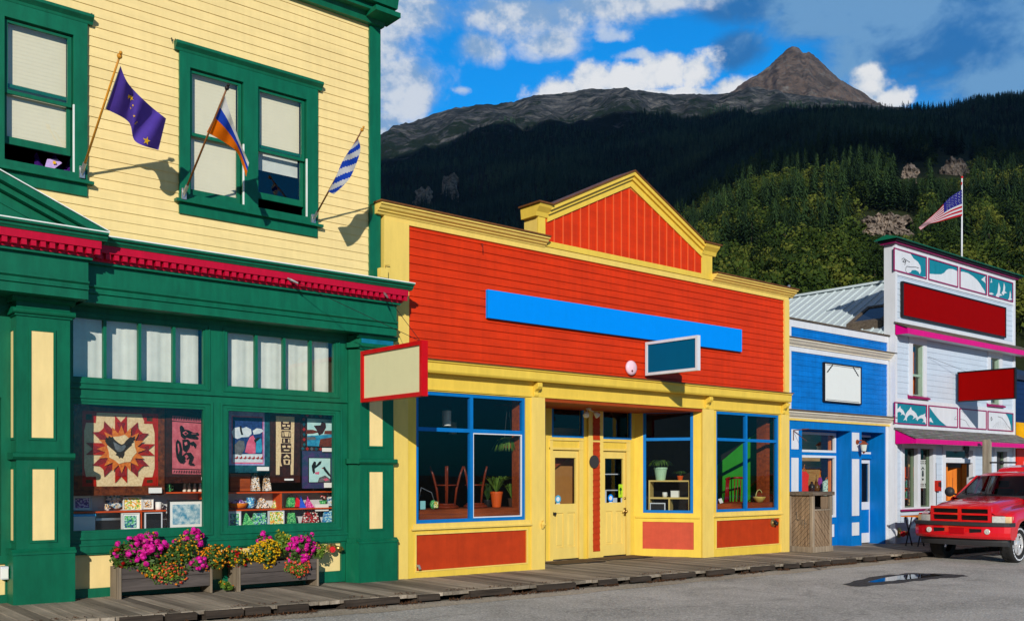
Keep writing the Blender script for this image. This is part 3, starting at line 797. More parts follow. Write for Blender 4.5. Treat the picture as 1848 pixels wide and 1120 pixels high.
for (a, b), cuts in zip(TR, ((190, 253, 315), (463.5, 514, 561.5))):
    w = MB(); w.frame_xz(a+.001, b-.001, zT0+.001, zT1-.001, DS+.02, DS+.07, .018)
    for c in cuts:
        xx = fx(c, DS); w.box(xx-.018, xx+.018, DS+.01, DS+.075, zT0+.018, zT1-.018)
    wo_ = build('transom_window', w, M['green'], yb)
    g = MB(); g.add([(a,DS+.045,zT0),(b,DS+.045,zT0),(b,DS+.045,zT1),(a,DS+.045,zT1)], [(0,1,2,3)])
    build('pane', g, M['glass'], wo_)
    # gathered white curtain
    c = MB(); n = 60; vs = []
    for k in range(n+1):
        xx = a+.03+(b-a-.06)*k/n; yy = DS+.16 + .003*math.sin(k*1.7)+.006*math.sin(k*.63)
        vs += [(xx, yy, zT0-.02), (xx, yy, zT1+.02)]
    c.add(vs, [(2*k, 2*k+2, 2*k+3, 2*k+1) for k in range(n)])
    build('curtain', c, M['curtain'], wo_, smooth=True)
for a, b in TR:
    w = MB(); w.frame_xz(a+.001, b-.001, zD0+.001, zD1-.001, DS+.01, DS+.06, (.02,.02,.02,.03))
    wo_ = build('display_window', w, M['green'], yb)
    g = MB(); g.add([(a,DS+.035,zD0),(b,DS+.035,zD0),(b,DS+.035,zD1),(a,DS+.035,zD1)], [(0,1,2,3)])
    build('pane', g, M['glass_display'], wo_)
# storefront bay left of the big column (only a sliver shows)
m = MB(); m.holes(YX0, fx(29, DS), BW(0)-.1, 3.74, DS, DS+.12, [(-1.8, fx(2,DS), .75, 2.57), (-1.8, fx(10,DS), .30, .66)])
build('storefront_frame', m, M['green'], yb)
m = MB(); m.box(-1.8, fx(10,DS), DS+.04, DS+.06, .30, .66); build('lower_panel', m, M['cream'], yb)
m = MB(); m.add([(-1.8,DS+.03,.75),(fx(2,DS),DS+.03,.75),(fx(2,DS),DS+.03,2.57),(-1.8,DS+.03,2.57)], [(0,1,2,3)])
build('pane', m, M['glass_dark'], yb)
# back of the window display: partition boards
m = MB(); m.box(sx0-1.2, sx1+.1, 13.35, 13.4, BW(5), 4.2); m.box(sx0-1.2, sx1+.1, DS+.14, 13.34, .92, .955); m.box(sx0-.3, sx1+.1, DS+.14, 13.34, 2.66, 2.70)
m.box(sx0-.15, sx0-.1, DS+.14, 13.34, .96, 2.65); m.box(sx1+.02, sx1+.06, DS+.14, 13.34, .96, 2.65)
build('display_wall', m, M['dark_brown'], yb)
# ------------------------------------------------------------------ red and yellow restaurant building
DR = 12.25
RX0, RX1 = fx(690, DR), fx(1421, DR)
rb = thing('shop_building', 'low red orange sided shop with yellow trim, stepped false front and a pointed gable', 'building', (13, DR, BW(13)))
zr = lambda px, py, D=DR: fz(px, py, D)
ZTOP = zr(734, 407)            # top of the siding
sxa, sxb = fx(735, DR), fx(1413, DR)
ZL0, ZL1 = 3.24, 3.42           # storefront ledge
# shell and roof
m = MB()
for (a, b) in (((RX0+.02, 12.3), (RX0+.02, 26)), ((RX1-.02, 12.3), (RX1-.02, 26)), ((RX0+.02, 26), (RX1-.02, 26))):
    m.add([(a[0],a[1],0), (b[0],b[1],0), (b[0],b[1],5.0), (a[0],a[1],5.0)], [(0,1,2,3)])
m.add([(RX0+.02,12.5,5.0),(RX1-.02,12.5,5.0),(RX1-.02,26,4.8),(RX0+.02,26,4.8)], [(0,1,2,3)])
m.add([(RX0+.02,12.5,3.5),(RX1-.02,12.5,3.5),(RX1-.02,26,3.5),(RX0+.02,26,3.5)], [(0,1,2,3)])
m.add([(RX0+.02,12.35,BW(8)-.01),(RX1-.02,12.35,BW(18)-.01),(RX1-.02,26,BW(18)-.01),(RX0+.02,26,BW(8)-.01)], [(0,1,2,3)])
m.add([(RX0+.02,17.5,0),(RX1-.02,17.5,0),(RX1-.02,17.5,3.5),(RX0+.02,17.5,3.5)], [(0,1,2,3)])
build('wall', m, M['dark'], rb)
m = MB(); m.siding(sxa, sxb, ZL1-.02, ZTOP, DR, .1245, .017, jit=.002); build('siding', m, M['red_siding'], rb)
m = MB(); m.box(RX0, sxa, DR-.05, DR+.28, ZL1, ZTOP+.02); m.box(sxb, RX1, DR-.05, DR+.28, ZL1, ZTOP+.02)
build_split('pilaster', m, M['yellow_pale'], rb)
# parapet: side cornices and gabled centre block
gx0, gx1 = fx(980, DR), fx(1262, DR)
gp0, gp1 = fx(967, DR), fx(1281, DR)
gz = zr(980, 435); gs = zr(980, 390); ga = zr(1133, 340); gxa = fx(1133, DR)
m = MB()
m.box(RX0+.01, RX1-.01, DR-.04, DR+.28, ZTOP, ZTOP+.10)
for a, b, l, r in ((RX0-.03, gp0+.16, 1, 0), (gp1-.0, RX1+.03, 0, 1)):
    m.prism_yz([(DR+.26,ZTOP+.08),(DR-.05,ZTOP+.08),(DR-.07,ZTOP+.11),(DR-.10,ZTOP+.12),(DR-.10,ZTOP+.135),(DR-.14,ZTOP+.155),(DR-.16,ZTOP+.19),(DR-.19,ZTOP+.20),(DR-.19,ZTOP+.225),(DR+.26,ZTOP+.24)], a-.10*l, b+.10*r)
build('cornice', m, M['yellow_pale'], rb)
m = MB()
for a, b, l, r in ((RX0-.03, gp0+.17, 1, 0), (gp1-.0, RX1+.03, 0, 1)):
    m.prism_yz([(DR+.30,ZTOP+.243),(DR-.21,ZTOP+.228),(DR-.21,ZTOP+.252),(DR+.30,ZTOP+.27)], a-.12*l, b+.12*r)
# centre block
t = .09
m2 = MB()
# yellow body of the block (pentagon), slightly behind the trim
body = [(gp0, ZTOP+.10), (gp1, ZTOP+.10), (gp1, gs+.02), (gxa, ga+.12), (gp0, gs+.02)]
m2.prism_xz(body, DR-.035, DR+.30)
build('gable', m2, M['yellow_pale'], rb)
# red battened field
m2 = MB(); m2.prism_xz([(gx0, gz), (gx1, gz), (gx1, gs-.03), (gxa, ga), (gx0, gs-.03)], DR-.045, DR-.036)
build('gable_field', m2, M['red_siding'], rb)
m2 = MB(); n = 20
for k in range(1, n):
    xx = gx0+(gx1-gx0)*k/n
    zt = (gs-.03)+(ga-gs+.03)*(1-abs(xx-gxa)/((gx1-gx0)/2))
    m2.box(xx-.012, xx+.012, DR-.060, DR-.0455, gz, zt-.01)
build('batten', m2, paint('light orange batten paint', S(226,92,44), .45, .1, .1), rb)
# trim of the gable: posts, base board, raking crown
m2 = MB()
m2.box(gp0-.0, gp1+.0, DR-.06, DR-.037, ZTOP+.101, gz)
m2.box(gp0, gx0, DR-.06, DR-.037, gz+.001, gs+.06); m2.box(gx1, gp1, DR-.06, DR-.037, gz+.001, gs+.06)
build('gable_trim', m2, M['yellow'], rb)
m2 = MB()
dx = (gx1-gx0)/2-.07; sl_ = (ga+.12-gs-.02)/dx
for sgn in (1, -1):
    X = lambda d: gxa + sgn*d
    for lo, hi, yy in ((-.10, .02, DR-.075), (.02, .085, DR-.12), (.085, .15, DR-.17)):
        pts = [(X(0), ga+.12+lo), (X(dx+.05), gs+lo+.02-.05*sl_), (X(dx+.05), gs+hi+.02-.05*sl_), (X(0), ga+.12+hi)]
        m2.prism_xz(pts, yy, DR+.31+.01*(sgn > 0))
    pts = [(X(0), ga+.12+.152), (X(dx+.08), gs+.172-.08*sl_), (X(dx+.08), gs+.20-.08*sl_), (X(0), ga+.12+.18)]
    m.prism_xz(pts, DR-.19, DR+.34+.01*(sgn > 0))
# little capped shoulder blocks
for (a, b) in ((gp0-.02, gx0-.01), (gx1+.03, gp1+.04)):
    m2.prism_yz([(DR+.30,gs-.04),(DR-.075,gs-.04),(DR-.10,gs+.03),(DR-.17,gs+.10),(DR-.195,gs+.15),(DR+.32,gs+.15)], a-.05, b+.05)
    m.box(a-.09, b+.08, DR-.22, DR+.33, gs+.152, gs+.178)
build('raking_cornice', m2, M['yellow'], rb)
build('cornice_cap', m, M['brown_cap'], rb)

# ledge and frieze above the shop windows
LX1 = fx(1432, DR-.25)
m = MB()
m.prism_yz([(DR+.1,ZL0),(DR-.20,ZL0),(DR-.22,ZL0+.03),(DR-.22,ZL1-.03),(DR-.25,ZL1-.02),(DR-.25,ZL1),(DR+.1,ZL1+.01)], RX0-.0, LX1-.02)
build('ledge', m, M['yellow'], rb)
m = MB(); m.prism_yz([(DR+.0,ZL1+.035),(DR-.27,ZL1+.004),(DR-.27,ZL1+.022),(DR+.0,ZL1+.06)], RX0, LX1)
build('ledge_cap', m, M['brown_cap'], rb)
m = MB()
m.box(RX0, RX1, DR-.04, DR+.25, 2.99, ZL0-.001); m.box(RX0, RX1, DR-.075, DR-.04, ZL0-.045, ZL0-.002)
m.box(RX0, RX1, DR-.055, DR-.04, 2.99, 3.02)
build('frieze', m, M['yellow'], rb)
for px in (970, 1279, 1417):
    xx = fx(px, DR-.1); m = MB()
    pr = [(DR-.04, ZL0-.25), (DR-.075, ZL0-.24), (DR-.085, ZL0-.20), (DR-.07, ZL0-.17), (DR-.10, ZL0-.14), (DR-.15, ZL0-.12), (DR-.18, ZL0-.08), (DR-.18, ZL0-.03), (DR-.16, ZL0-.003), (DR-.04, ZL0-.003)]
    m.prism_yz(pr, xx-.05, xx+.05); build('bracket', m, M['yellow'], rb, bevel=.012)

# shop windows, piers, panels
zW0, zW1 = .94, 2.97
def shop_window(x0, x1, zc, split, name='shop_window', white=False):
    s = MB(); w = .055
    s.frame_xz(x0, x1, zW0, zW1, DR-.01, DR+.06, w)
    s.box(x0+w, split-.03, DR-.005, DR+.055, zc-.03, zc+.03); s.box(split+.03, x1-w, DR-.005, DR+.055, zc-.03, zc+.03)
    s.box(split-.03, split+.03, DR-.012, DR+.058, zW0+w, zW1-w)
    o = build(name, s, M['blue_frame'], rb)
    g = MB(); g.add([(x0+.02,DR+.03,zW0+.02),(x1-.02,DR+.03,zW0+.02),(x1-.02,DR+.03,zW1-.02),(x0+.02,DR+.03,zW1-.02)], [(0,1,2,3)])
    build('pane', g, M['glass_dark'], o)
    if white:
        s = MB(); s.frame_xz(split+.032, x1-w-.002, zW0+w+.002, zc-.032, DR-.003, DR+.025, .018); build('inner_bead', s, M['white'], o)
    return o
wa0, wa1 = fx(749, DR), fx(946.5, DR); wb0, wb1 = fx(1290.5, DR), fx(1403.7, DR)
zc = zr(800, 775); shop_window(wa0, wa1, zc, fx(850.5, DR), white=True); shop_window(wb0, wb1, zr(1347, 794), fx(1346.5, DR))
pa = fx(980, DR); pb0, pb1 = fx(1265, DR), RX1
m = MB()
for x0, x1, h in ((RX0, pa, (wa0, wa1, zW0, zW1)), (pb0, pb1, (wb0, wb1, zW0, zW1))):
    zb = BW((x0+x1)/2)-.12
    px0, px1 = h[0]+.0, h[1]+.02
    m.holes(x0, x1, zb, 2.989, DR-.03, DR+.12, [h, (px0, px1, .225, .77)])
build_split('storefront_wall', m, M['yellow'], rb)
m = MB()
for x0, x1 in ((wa0, wa1), (wb0, wb1)):
    m.box(x0-.10, x1+.12, DR-.075, DR-.031, .845, .87); m.box(x0-.06, x1+.10, DR-.045, DR-.031, .87, .935)
    m.frame_xz(x0-.02, x1+.04, .205, .79, DR-.042, DR-.0305, .02)
# pier casings
for x0, x1 in ((RX0+.0, wa0-.16), (wa1+.12, pa), (pb0, wb0-.10), (wb1+.06, RX1)):
    m.box(x0, x1, DR-.05, DR-.0308, BW(x0)-.1, 2.988)
build_split('storefront_trim', m, M['yellow_pale'], rb)
for x0, x1 in ((wa0, wa1), (wb0, wb1)):
    m = MB(); m.box(x0+.001, x1+.019, DR-.012, DR+.05, .226, .769); build('lower_panel', m, M['red_panel'], rb)

# recessed entrance
DD = 13.4
ex0, ex1 = fx(985, DD), fx(1145, DD)
soff = 2.93
m = MB()
# left splayed wall (hidden side), soffit
m.add([(pa,DR+.12,BW(11)),(ex0,DD,BW(12)),(ex0,DD,soff),(pa,DR+.12,soff)], [(0,1,2,3)])
build('entrance_side_wall', m, M['yellow_pale'], rb)
m = MB(); m.add([(pa-.1,DR+.1,soff),(pb0+.1,DR+.1,soff),(pb0+.1,DD+.1,soff),(pa-.1,DD+.1,soff)], [(0,1,2,3)])
m.box(pa, pb0, DR-.03, DR+.1, 2.93, 2.9895)
build('entrance_ceiling', m, paint('red brown soffit', S(150,60,14), .6, .1, .1), rb)
zdoor = lambda px, py: fz(px, py, DD)
zd0 = BW(12.5)
d1 = (fx(996,DD), fx(1047.5,DD)); d2 = (fx(1087,DD), fx(1132.5,DD))
zdt = zdoor(1020, 812); zt0, zt1 = zdoor(1020, 789), zdoor(1020, 733)
post = (fx(1066,DD), fx(1078.5,DD))
m = MB()
m.holes(ex0-.05, ex1, zd0-.1, soff, DD, DD+.12, [(d1[0], d1[1], zd0-.1, zdt), (d2[0], d2[1], zd0-.1, zdt), (d1[0], fx(1055,DD)-.02, zt0, zt1), (d2[0]-.01, fx(1141,DD)-.02, zt0, zt1)])
build('entrance_wall', m, M['yellow'], rb)
m = MB()
for d in (d1, d2):
    for a in (d[0]-.02, d[1]+.0): m.box(a-.045, a+.03 if a < d[1] else a+.06, DD-.02, DD-.0005, zd0, zt0-.06)
    m.box(d[0]-.065, d[1]+.06, DD-.03, DD-.0005, zt0-.058, zt0-.03); m.box(d[0]-.065, d[1]+.06, DD-.025, DD-.0005, zdt+.01, zdt+.05)
build('door_casing', m, M['yellow_pale'], rb)
m = MB(); m.box(post[0]-.10, post[1]+.10, DD-.055, DD-.021, zd0-.05, soff-.001)
build('entrance_post', m, M['yellow_pale'], rb)
m = MB(); m.siding(post[0], post[1], zd0+.13, zt0-.07, DD-.058, .115, .014); m.siding(post[0], post[1], zt0-.03, soff-.02, DD-.058, .115, .014)
build('post_siding', m, M['red_panel'], rb)
for a, b in ((d1[0], fx(1055,DD)-.02), (d2[0]-.01, fx(1141,DD)-.02)):
    s = MB(); s.frame_xz(a+.001, b-.001, zt0+.001, zt1-.001, DD+.0, DD+.05, .045); o = build('transom_window', s, M['blue_frame'], rb)
    g = MB(); g.add([(a+.02,DD+.03,zt0+.02),(b-.02,DD+.03,zt0+.02),(b-.02,DD+.03,zt1-.02),(a+.02,DD+.03,zt1-.02)], [(0,1,2,3)]); build('pane', g, M['glass_dark'], o)
def door(x0, x1, zb, zt, D, knob):
    zg = zb+1.06; s = MB(); w = (x1-x0)
    s.holes(x0+.01, x1-.01, zb+.02, zt-.01, D+.025, D+.07, [(x0+.10, x1-.10, zg, zt-.14), (x0+.12, x0+w/2-.05, zb+.24, zg-.17), (x0+w/2+.05, x1-.12, zb+.24, zg-.17)])
    for a, b in ((x0+.12, x0+w/2-.05), (x0+w/2+.05, x1-.12)):
        s.box(a, b, D+.042, D+.06, zb+.24, zg-.17); s.box(a+.035, b-.035, D+.032, D+.045, zb+.275, zg-.205)
    o = build('door', s, M['door_yellow'], rb, bevel=.004)
    g = MB(); g.add([(x0+.09,D+.05,zg-.01),(x1-.09,D+.05,zg-.01),(x1-.09,D+.05,zt-.13),(x0+.09,D+.05,zt-.13)], [(0,1,2,3)]); build('pane', g, M['glass_dark'], o)
    h = MB()
    hx = x0+.055 if knob < 0 else x1-.06; hz = zg-.18
    h.lathe([(.03,0),(.03,-.012),(.012,-.016),(.012,-.04),(.028,-.05),(.030,-.065),(.016,-.078),(0,-.08)], (hx, D+.025, hz), 12, 0, 'Y')
    if knob > 0:
        h.tube([(hx, D-.03, hz), (hx-.06, D-.035, hz), (hx-.11, D-.03, hz-.008)], .011, 8); h.box(hx-.028, hx+.028, D+.012, D+.026, hz-.09, hz+.07)
        h.lathe([(.026,0),(.026,-.015),(.014,-.02),(0,-.02)], (hx, D+.024, hz+.26), 12, 0, 'Y')
    build('door_handle', h, M['brass'] if knob > 0 else M['iron'], o, smooth=True)
    return o
door(d1[0], d1[1], zd0, zdt, DD, -1); door(d2[0], d2[1], zd0, zdt, DD, 1)
m = MB()
m.box(d1[0], d1[1], DD+.0, DD+.12, zd0-.1, zd0+.018); m.box(d2[0], d2[1], DD+.0, DD+.12, zd0-.1, zd0+.018); build_split('threshold', m, M['iron'], rb)

# splayed window wall on the right of the recess: from the back corner to the street pier
A = Vector((ex1, DD, 0)); B = Vector((pb0, DR+.0, 0)); dirv = (B-A); LW = dirv.length; dirv.normalize(); nrm = Vector((dirv.y, -dirv.x, 0))
def spl(px):   # distance along the splay that a photo column meets
    d = ray(px, HY, 1.0) - Vector((0,0,ZC)); # solve A + s*dirv = t*d
    det = dirv.x*(-d.y) - dirv.y*(-d.x)
    return ((-A.x)*(-d.y) - (-A.y)*(-d.x))/det
def splz(px, py):
    p = A + dirv*spl(px); rho = p.x*ST + p.y*CT; return ZC + (HY-py)*rho/F
def splmesh(mb):
    mb.v = [tuple(A + dirv*x + nrm*(-y) + Vector((0,0,z))) for x, y, z in mb.v]; return mb
s0, s1 = spl(1160.5), spl(1251); zs0, zs1 = splz(1200, 925), splz(1200, 740); zsc = splz(1200, 792)
q0, q1 = spl(1159.5), spl(1252)
pz0, pz1 = splz(1200, 990), splz(1200, 941)
m = MB(); m.holes(0, LW, -.1, soff-.001, 0, .1, [(s0, s1, zs0, zs1), (q0, q1, pz0, pz1)]); m.box(.02, LW-.02, -.03, -.001, splz(1200, 934), splz(1200, 930.5))
build('splayed_wall', splmesh(m), M['yellow'], rb)
m = MB(); m.box(q0, q1, .015, .06, pz0, pz1); build('lower_panel', splmesh(m), M['red_panel_faded'], rb)
m = MB(); m.frame_xz(s0+.001, s1-.001, zs0+.001, zs1-.001, .0, .06, .055); m.box(s0+.055, s1-.055, .004, .056, zsc-.03, zsc+.03)
o = build('shop_window', splmesh(m), M['blue_frame'], rb)
m = MB(); m.add([(s0,.03,zs0),(s1,.03,zs0),(s1,.03,zs1),(s0,.03,zs1)], [(0,1,2,3)]); build('pane', splmesh(m), M['glass_dark'], o)
# window boards inside
m = MB(); m.box(wa0-.1, wa1+.1, DR+.13, DR+.75, .90, 1.14-.0); m.box(wa1-.02, wa1+.06, DR+.13, DR+.30, 1.14, 2.97)
build('window_seat', m, M['interior_wood'], rb)
m = MB(); m.box(wb0-.05, wb1+.1, DR+.13, DR+.7, .90, 1.10); m.box(wb1-.06, wb1+.06, DR+.25, DR+.5, 1.10, 2.97)
build('window_seat', m, M['interior_wood'], rb)
# inside walls seen through the glass
m = MB(); m.add([(RX1-.1,12.5,.1),(RX1-.1,14.1,.1),(RX1-.1,14.1,1.9),(RX1-.1,13.2,2.5),(RX1-.1,12.5,2.9)], [(0,1,2,3,4)])
build('green_wall', m, paint('bright green inner wall', S(60,170,40), .7, .1, 0), rb)
m = MB(); m.box(d1[0]-.1, d1[1]+.9, 13.78, 13.82, zd0, 2.6); build('stair_wall', m, paint('tan inner wall', S(176,122,64), .7, .1, 0), rb)
m = MB(); m.hexa([(d1[0]-.2,13.68,1.52),(d1[1]+.5,13.68,2.32),(d1[1]+.5,13.77,2.32),(d1[0]-.2,13.77,1.52),(d1[0]-.2,13.68,1.74),(d1[1]+.5,13.68,2.54),(d1[1]+.5,13.77,2.54),(d1[0]-.2,13.77,1.74)])
build('stair_string', m, M['interior_wood'], rb)
# small things fixed to the building: stickers, vent pipe, hook
def sticker(px, py, r, D, mat, parent=rb, name='sticker'):
    c = at(px, py, D); m = MB(); m.lathe([(r,0),(r,-.002),(0,-.002)], (c.x, c.y, c.z), 16, 0, 'Y')
    m2 = MB(); m2.lathe([(r*.6,-.0025),(r*.45,-.0032),(0,-.0032)], (c.x, c.y, c.z), 12, 0, 'Y'); m2.box(c.x-r*.7, c.x+r*.7, c.y-.003, c.y-.0005, c.z-r*1.25, c.z-r*1.02)
    o = build(name, m, mat, parent); build('badge', m2, M['white'], o)
sticker(1007, 900, .075, DD+.045, paint('pale blue sticker', S(70,170,210))); sticker(1102, 898, .075, DD+.045, M['banner_blue'])
m = MB(); p = at(1120, 885, DD+.046); m.box(p.x-.06, p.x+.06, p.y-.003, p.y, p.z-.13, p.z+.13); build('sticker', m, paint('yellow green sticker', S(170,210,40)), rb)
m = MB(); p = at(1120, 885, DD+.042); m.lathe([(.035,0),(.035,-.001),(0,-.001)], (p.x, p.y-.0005, p.z+.03), 12, 0, 'Y'); m.box(p.x-.008, p.x+.008, p.y-.002, p.y-.0005, p.z-.07, p.z); build('sticker_mark', m, paint('dark green', S(20,80,20)), rb)
m = MB()
for px, py, w, h in ((1090, 899, .07, .15), (1110, 904, .06, .07), (1123, 904, .04, .07)):
    p = at(px, py, DD+.055); m.box(p.x-w, p.x+w, p.y, p.y+.004, p.z-h, p.z+h)
build_split('paper_notice', m, M['white'], rb)
m = MB()
for py in (855, 884):
    p = at(1104, py, DD+.5); m.box(p.x-.2, p.x+.22, p.y, p.y+.2, p.z-.01, p.z+.01)
build_split('inner_shelf', m, M['white'], rb)
p = at(1420, 535, 13.2); m = MB(); m.tube([p, p+Vector((.03,0,.18)), p+Vector((.1,0,.27))], .03, 8); build('vent_pipe', m, M['steel'], rb)
p = at(868, 447, DR-.02); m = MB(); m.tube([p+Vector((0,0,.06)), p+Vector((0,-.05,.05)), p+Vector((0,-.05,-.05)), p+Vector((0.02,-.03,-.08))], .008, 5); build('hook', m, M['iron'], rb)
# electrical box with conduit at the top of the left pilaster
m = MB(); p = at(693, 492, DR-.14); m.box(p.x-.06, p.x+.07, p.y, p.y+.085, p.z-.07, p.z+.07)
m.tube([(p.x+.05,p.y+.05,p.z+.07),(p.x+.05,p.y+.05,p.z+.14),(p.x+.13,p.y+.05,p.z+.14)], .008, 6); build('electric_box', m, M['yellow_pale'], rb)
# white drain pipe beside the left door
m = MB(); m.tube([(pa+.035,DR+.02,BW(11)+.75),(pa+.035,DR+.02,2.9)], .022, 8); build('drain_pipe', m, M['white'], rb)
m = MB(); p = at(979, 945, DR-.07); m.tube([(p.x,p.y,p.z-.07),(p.x,p.y-.03,p.z),(p.x,p.y-.01,p.z+.06)], [.02,.05,.02], 8); m.lathe([(.03,0),(.03,-.04),(0,-.05)], (p.x, p.y, p.z), 10, 0, 'Y'); build('hose_valve', m, M['yellow_pale'], rb)
m = MB(); p = at(752, 1020, DR-.03); m.tube([p+Vector((0,.03,0)), p+Vector((0,-.06,0)), p+Vector((0.0,-.09,-.05))], .022, 8); build('water_tap', m, M['steel'], rb)
# ------------------------------------------------------------------ blue shop
DB = 12.45; DBW = 12.80
BX0, BX1 = RX1+.02, 22.70
bb = thing('shop_building', 'small blue sided shop with white trim and cream cornices', 'building', (20.4, DB, BW(20.4)))
m = MB()
m.add([(BX0,12.5,0),(BX0,24,0),(BX0,24,4.8),(BX0,12.5,4.8)], [(0,1,2,3)]); m.add([(BX1,12.5,0),(BX1,24,0),(BX1,24,4.8),(BX1,12.5,4.8)], [(0,1,2,3)])
m.add([(BX0,24,0),(BX1,24,0),(BX1,24,4.8),(BX0,24,4.8)], [(0,1,2,3)]); m.add([(BX0,12.6,4.8),(BX1,12.6,4.8),(BX1,24,4.6),(BX0,24,4.6)], [(0,1,2,3)])
m.add([(BX0,12.6,2.95),(BX1,12.6,2.95),(BX1,24,2.95),(BX0,24,2.95)], [(0,1,2,3)])
m.add([(BX0,12.5,BW(18)-.02),(BX1,12.5,BW(23)-.02),(BX1,24,BW(23)-.02),(BX0,24,BW(18)-.02)], [(0,1,2,3)])
build('wall', m, M['dark_brown'], bb)
ta, tb = fx(1426, DB), fx(1600, DB)
m = MB(); m.siding(ta, tb, 3.08, 4.44, DB, .118, .008); m.siding(ta, tb, 4.69, 4.98, DB, .118, .008); build('siding', m, M['blue_siding'], bb)
m = MB(); m.box(BX0, ta, DB-.03, DB+.1, 2.95, 5.13); m.box(tb, BX1, DB-.03, DB+.1, 2.95, 5.13)
m.box(ta, tb, DB-.028, DB+.1, 4.43, 4.56); m.box(ta, tb, DB-.028, DB+.1, 4.97, 5.13)
m.box(BX0, BX1, DB+.101, DB+.3, 3.0, 5.12)
build_split('trim', m, M['white'], bb)
m = MB()
for z in (4.54, 2.945):
    m.prism_yz([(DB+.0,z),(DB-.05,z),(DB-.06,z+.03),(DB-.10,z+.05),(DB-.14,z+.10),(DB-.17,z+.12),(DB-.17,z+.145),(DB+.0,z+.15)], BX0-.0, BX1+.12)
build_split('cornice', m, M['cream_white'], bb)
m = MB(); m.box(BX0, BX1+.10, DB-.05, DB-.004, 2.90, 2.943); build('cornice_bead', m, M['yellow_pale'], bb)
m = MB()
M['cap_board'] = wood('weathered dark cap board', (.05,.035,.025), (.2,.16,.12), 'X', 10)
for z, y1 in ((4.692, DB+.0), (3.096, DB+.0)):
    m.prism_yz([(y1,z+.03),(DB-.19,z),(DB-.19,z+.025),(y1,z+.06)], BX0, BX1+.14)
m.box(BX0, BX1+.04, DB-.06, DB+.34, 5.131, 5.165)
build_split('cap_board', m, M['cap_board'], bb)
# storefront
zb = BW(20.4)-.12
l0, l1 = BX0, fx(1446, DB); c0, c1 = fx(1534.5, DB), fx(1553.5, DB); r0 = fx(1594.5, DB)
m = MB()
m.box(l0, l1, DB-.02, DBW+.1, zb, 2.899); m.box(c0, c1, DB-.02, DBW+.1, zb, 2.899); m.box(r0, BX1-.12, DB-.02, DBW+.1, zb, 2.899)
m.box(l1, c0, DB-.02, DBW+.1, 2.73, 2.899); m.box(c1, r0, DB-.02, DBW+.1, 2.73, 2.899)
wx0, wx1 = l1+.02, c0-.06
dx0, dx1 = c1-.0, fx(1575, DBW)
m.holes(l1, c0, zb, 2.73, DBW, DBW+.1, [(wx0, wx1, 2.22, 2.69), (wx0, wx1, .68, 2.15), (wx0+.05, wx1-.02, .20, .52)])
m.holes(c1, r0, zb, 2.73, DBW, DBW+.1, [(dx0, dx1+.12, 2.21, 2.68), (dx0, dx1, zb, 2.08)])
m.box(c1, r0-.03, DBW-.05, DBW-.001, 2.09, 2.15)
for xx in (c0-.02, BX1-.14):
    pass
build('storefront', m, M['blue_post'], bb)
m = MB(); m.box(BX1-.119, BX1, DB-.03, DB+.1, zb, 2.949); build_split('trim', m, M['white'], bb)
m = MB()
for a, b in ((fx(1426.5,DB), fx(1439,DB)), (fx(1536,DB), fx(1548.5,DB))):
    for z0, z1 in ((.25,.56),(.72,2.07),(2.26,2.70)):
        m.box(a, b, DB-.032, DB-.0195, z0, z1)
m.box(wx0+.06, wx1-.03, DBW+.02, DBW+.05, .21, .51)
build_split('post_panel', m, M['white'], bb)
for z0, z1 in ((2.22, 2.69), (.68, 2.15)):
    s = MB(); s.frame_xz(wx0+.001, wx1-.001, z0+.001, z1-.001, DBW-.012, DBW+.05, .055); o = build('window', s, M['white'], bb)
    g = MB(); g.add([(wx0,DBW+.03,z0),(wx1,DBW+.03,z0),(wx1,DBW+.03,z1),(wx0,DBW+.03,z1)], [(0,1,2,3)]); build('pane', g, M['glass'], o)
s = MB(); s.frame_xz(dx0+.001, dx1+.119, 2.211, 2.679, DBW-.012, DBW+.05, .05); o = build('window', s, M['white'], bb)
g = MB(); g.add([(dx0,DBW+.03,2.22),(dx1+.1,DBW+.03,2.22),(dx1+.1,DBW+.03,2.66),(dx0,DBW+.03,2.66)], [(0,1,2,3)]); build('pane', g, M['glass_dark'], o)
s = MB(); zd = BW(22)+.015
s.holes(dx0+.01, dx1-.01, zd, 2.07, DBW+.02, DBW+.07, [(dx0+.10, dx1-.12, 1.02, 1.98), (dx0+.10, dx1-.12, .25, .83)])
o = build('door', s, M['white'], bb)
g = MB(); g.add([(dx0+.08,DBW+.04,1.0),(dx1-.1,DBW+.04,1.0),(dx1-.1,DBW+.04,2.0),(dx0+.08,DBW+.04,2.0)], [(0,1,2,3)]); build('pane', g, M['glass_dark'], o)
g = MB(); g.box(dx0+.10, dx1-.12, DBW+.035, DBW+.06, .25, .83); build('door_panel', g, M['blue_post'], o)
m = MB(); m.box(l1, BX1-.2, 13.42, 13.46, .1, 2.9)
M['bamboo'] = wood('woven bamboo screen', (.20,.10,.03), (.52,.32,.12), 'X', 16, .8)
build('bamboo_screen', m, M['bamboo'], bb)
m = MB(); m.box(l1, c0, DBW+.12, 13.4, .60, .66); m.box(c0-.1, c0-.04, DBW+.12, 12.98, .66, 2.7); build('display_floor', m, M['orange_wood'], bb)
# iron bracket on the left post
m = MB(); p = at(1432, 776, DB-.04); m.tube([p+Vector((0,0,-.22)), p, p+Vector((.05,-.35,.02))], .012, 6); m.tube([p+Vector((0,0,-.02)), p+Vector((.05,-.3,-.24))], .006, 5)
build('sign_bracket', m, paint('rusty iron', (.16,.05,.03), .8, .3, .2), bb)

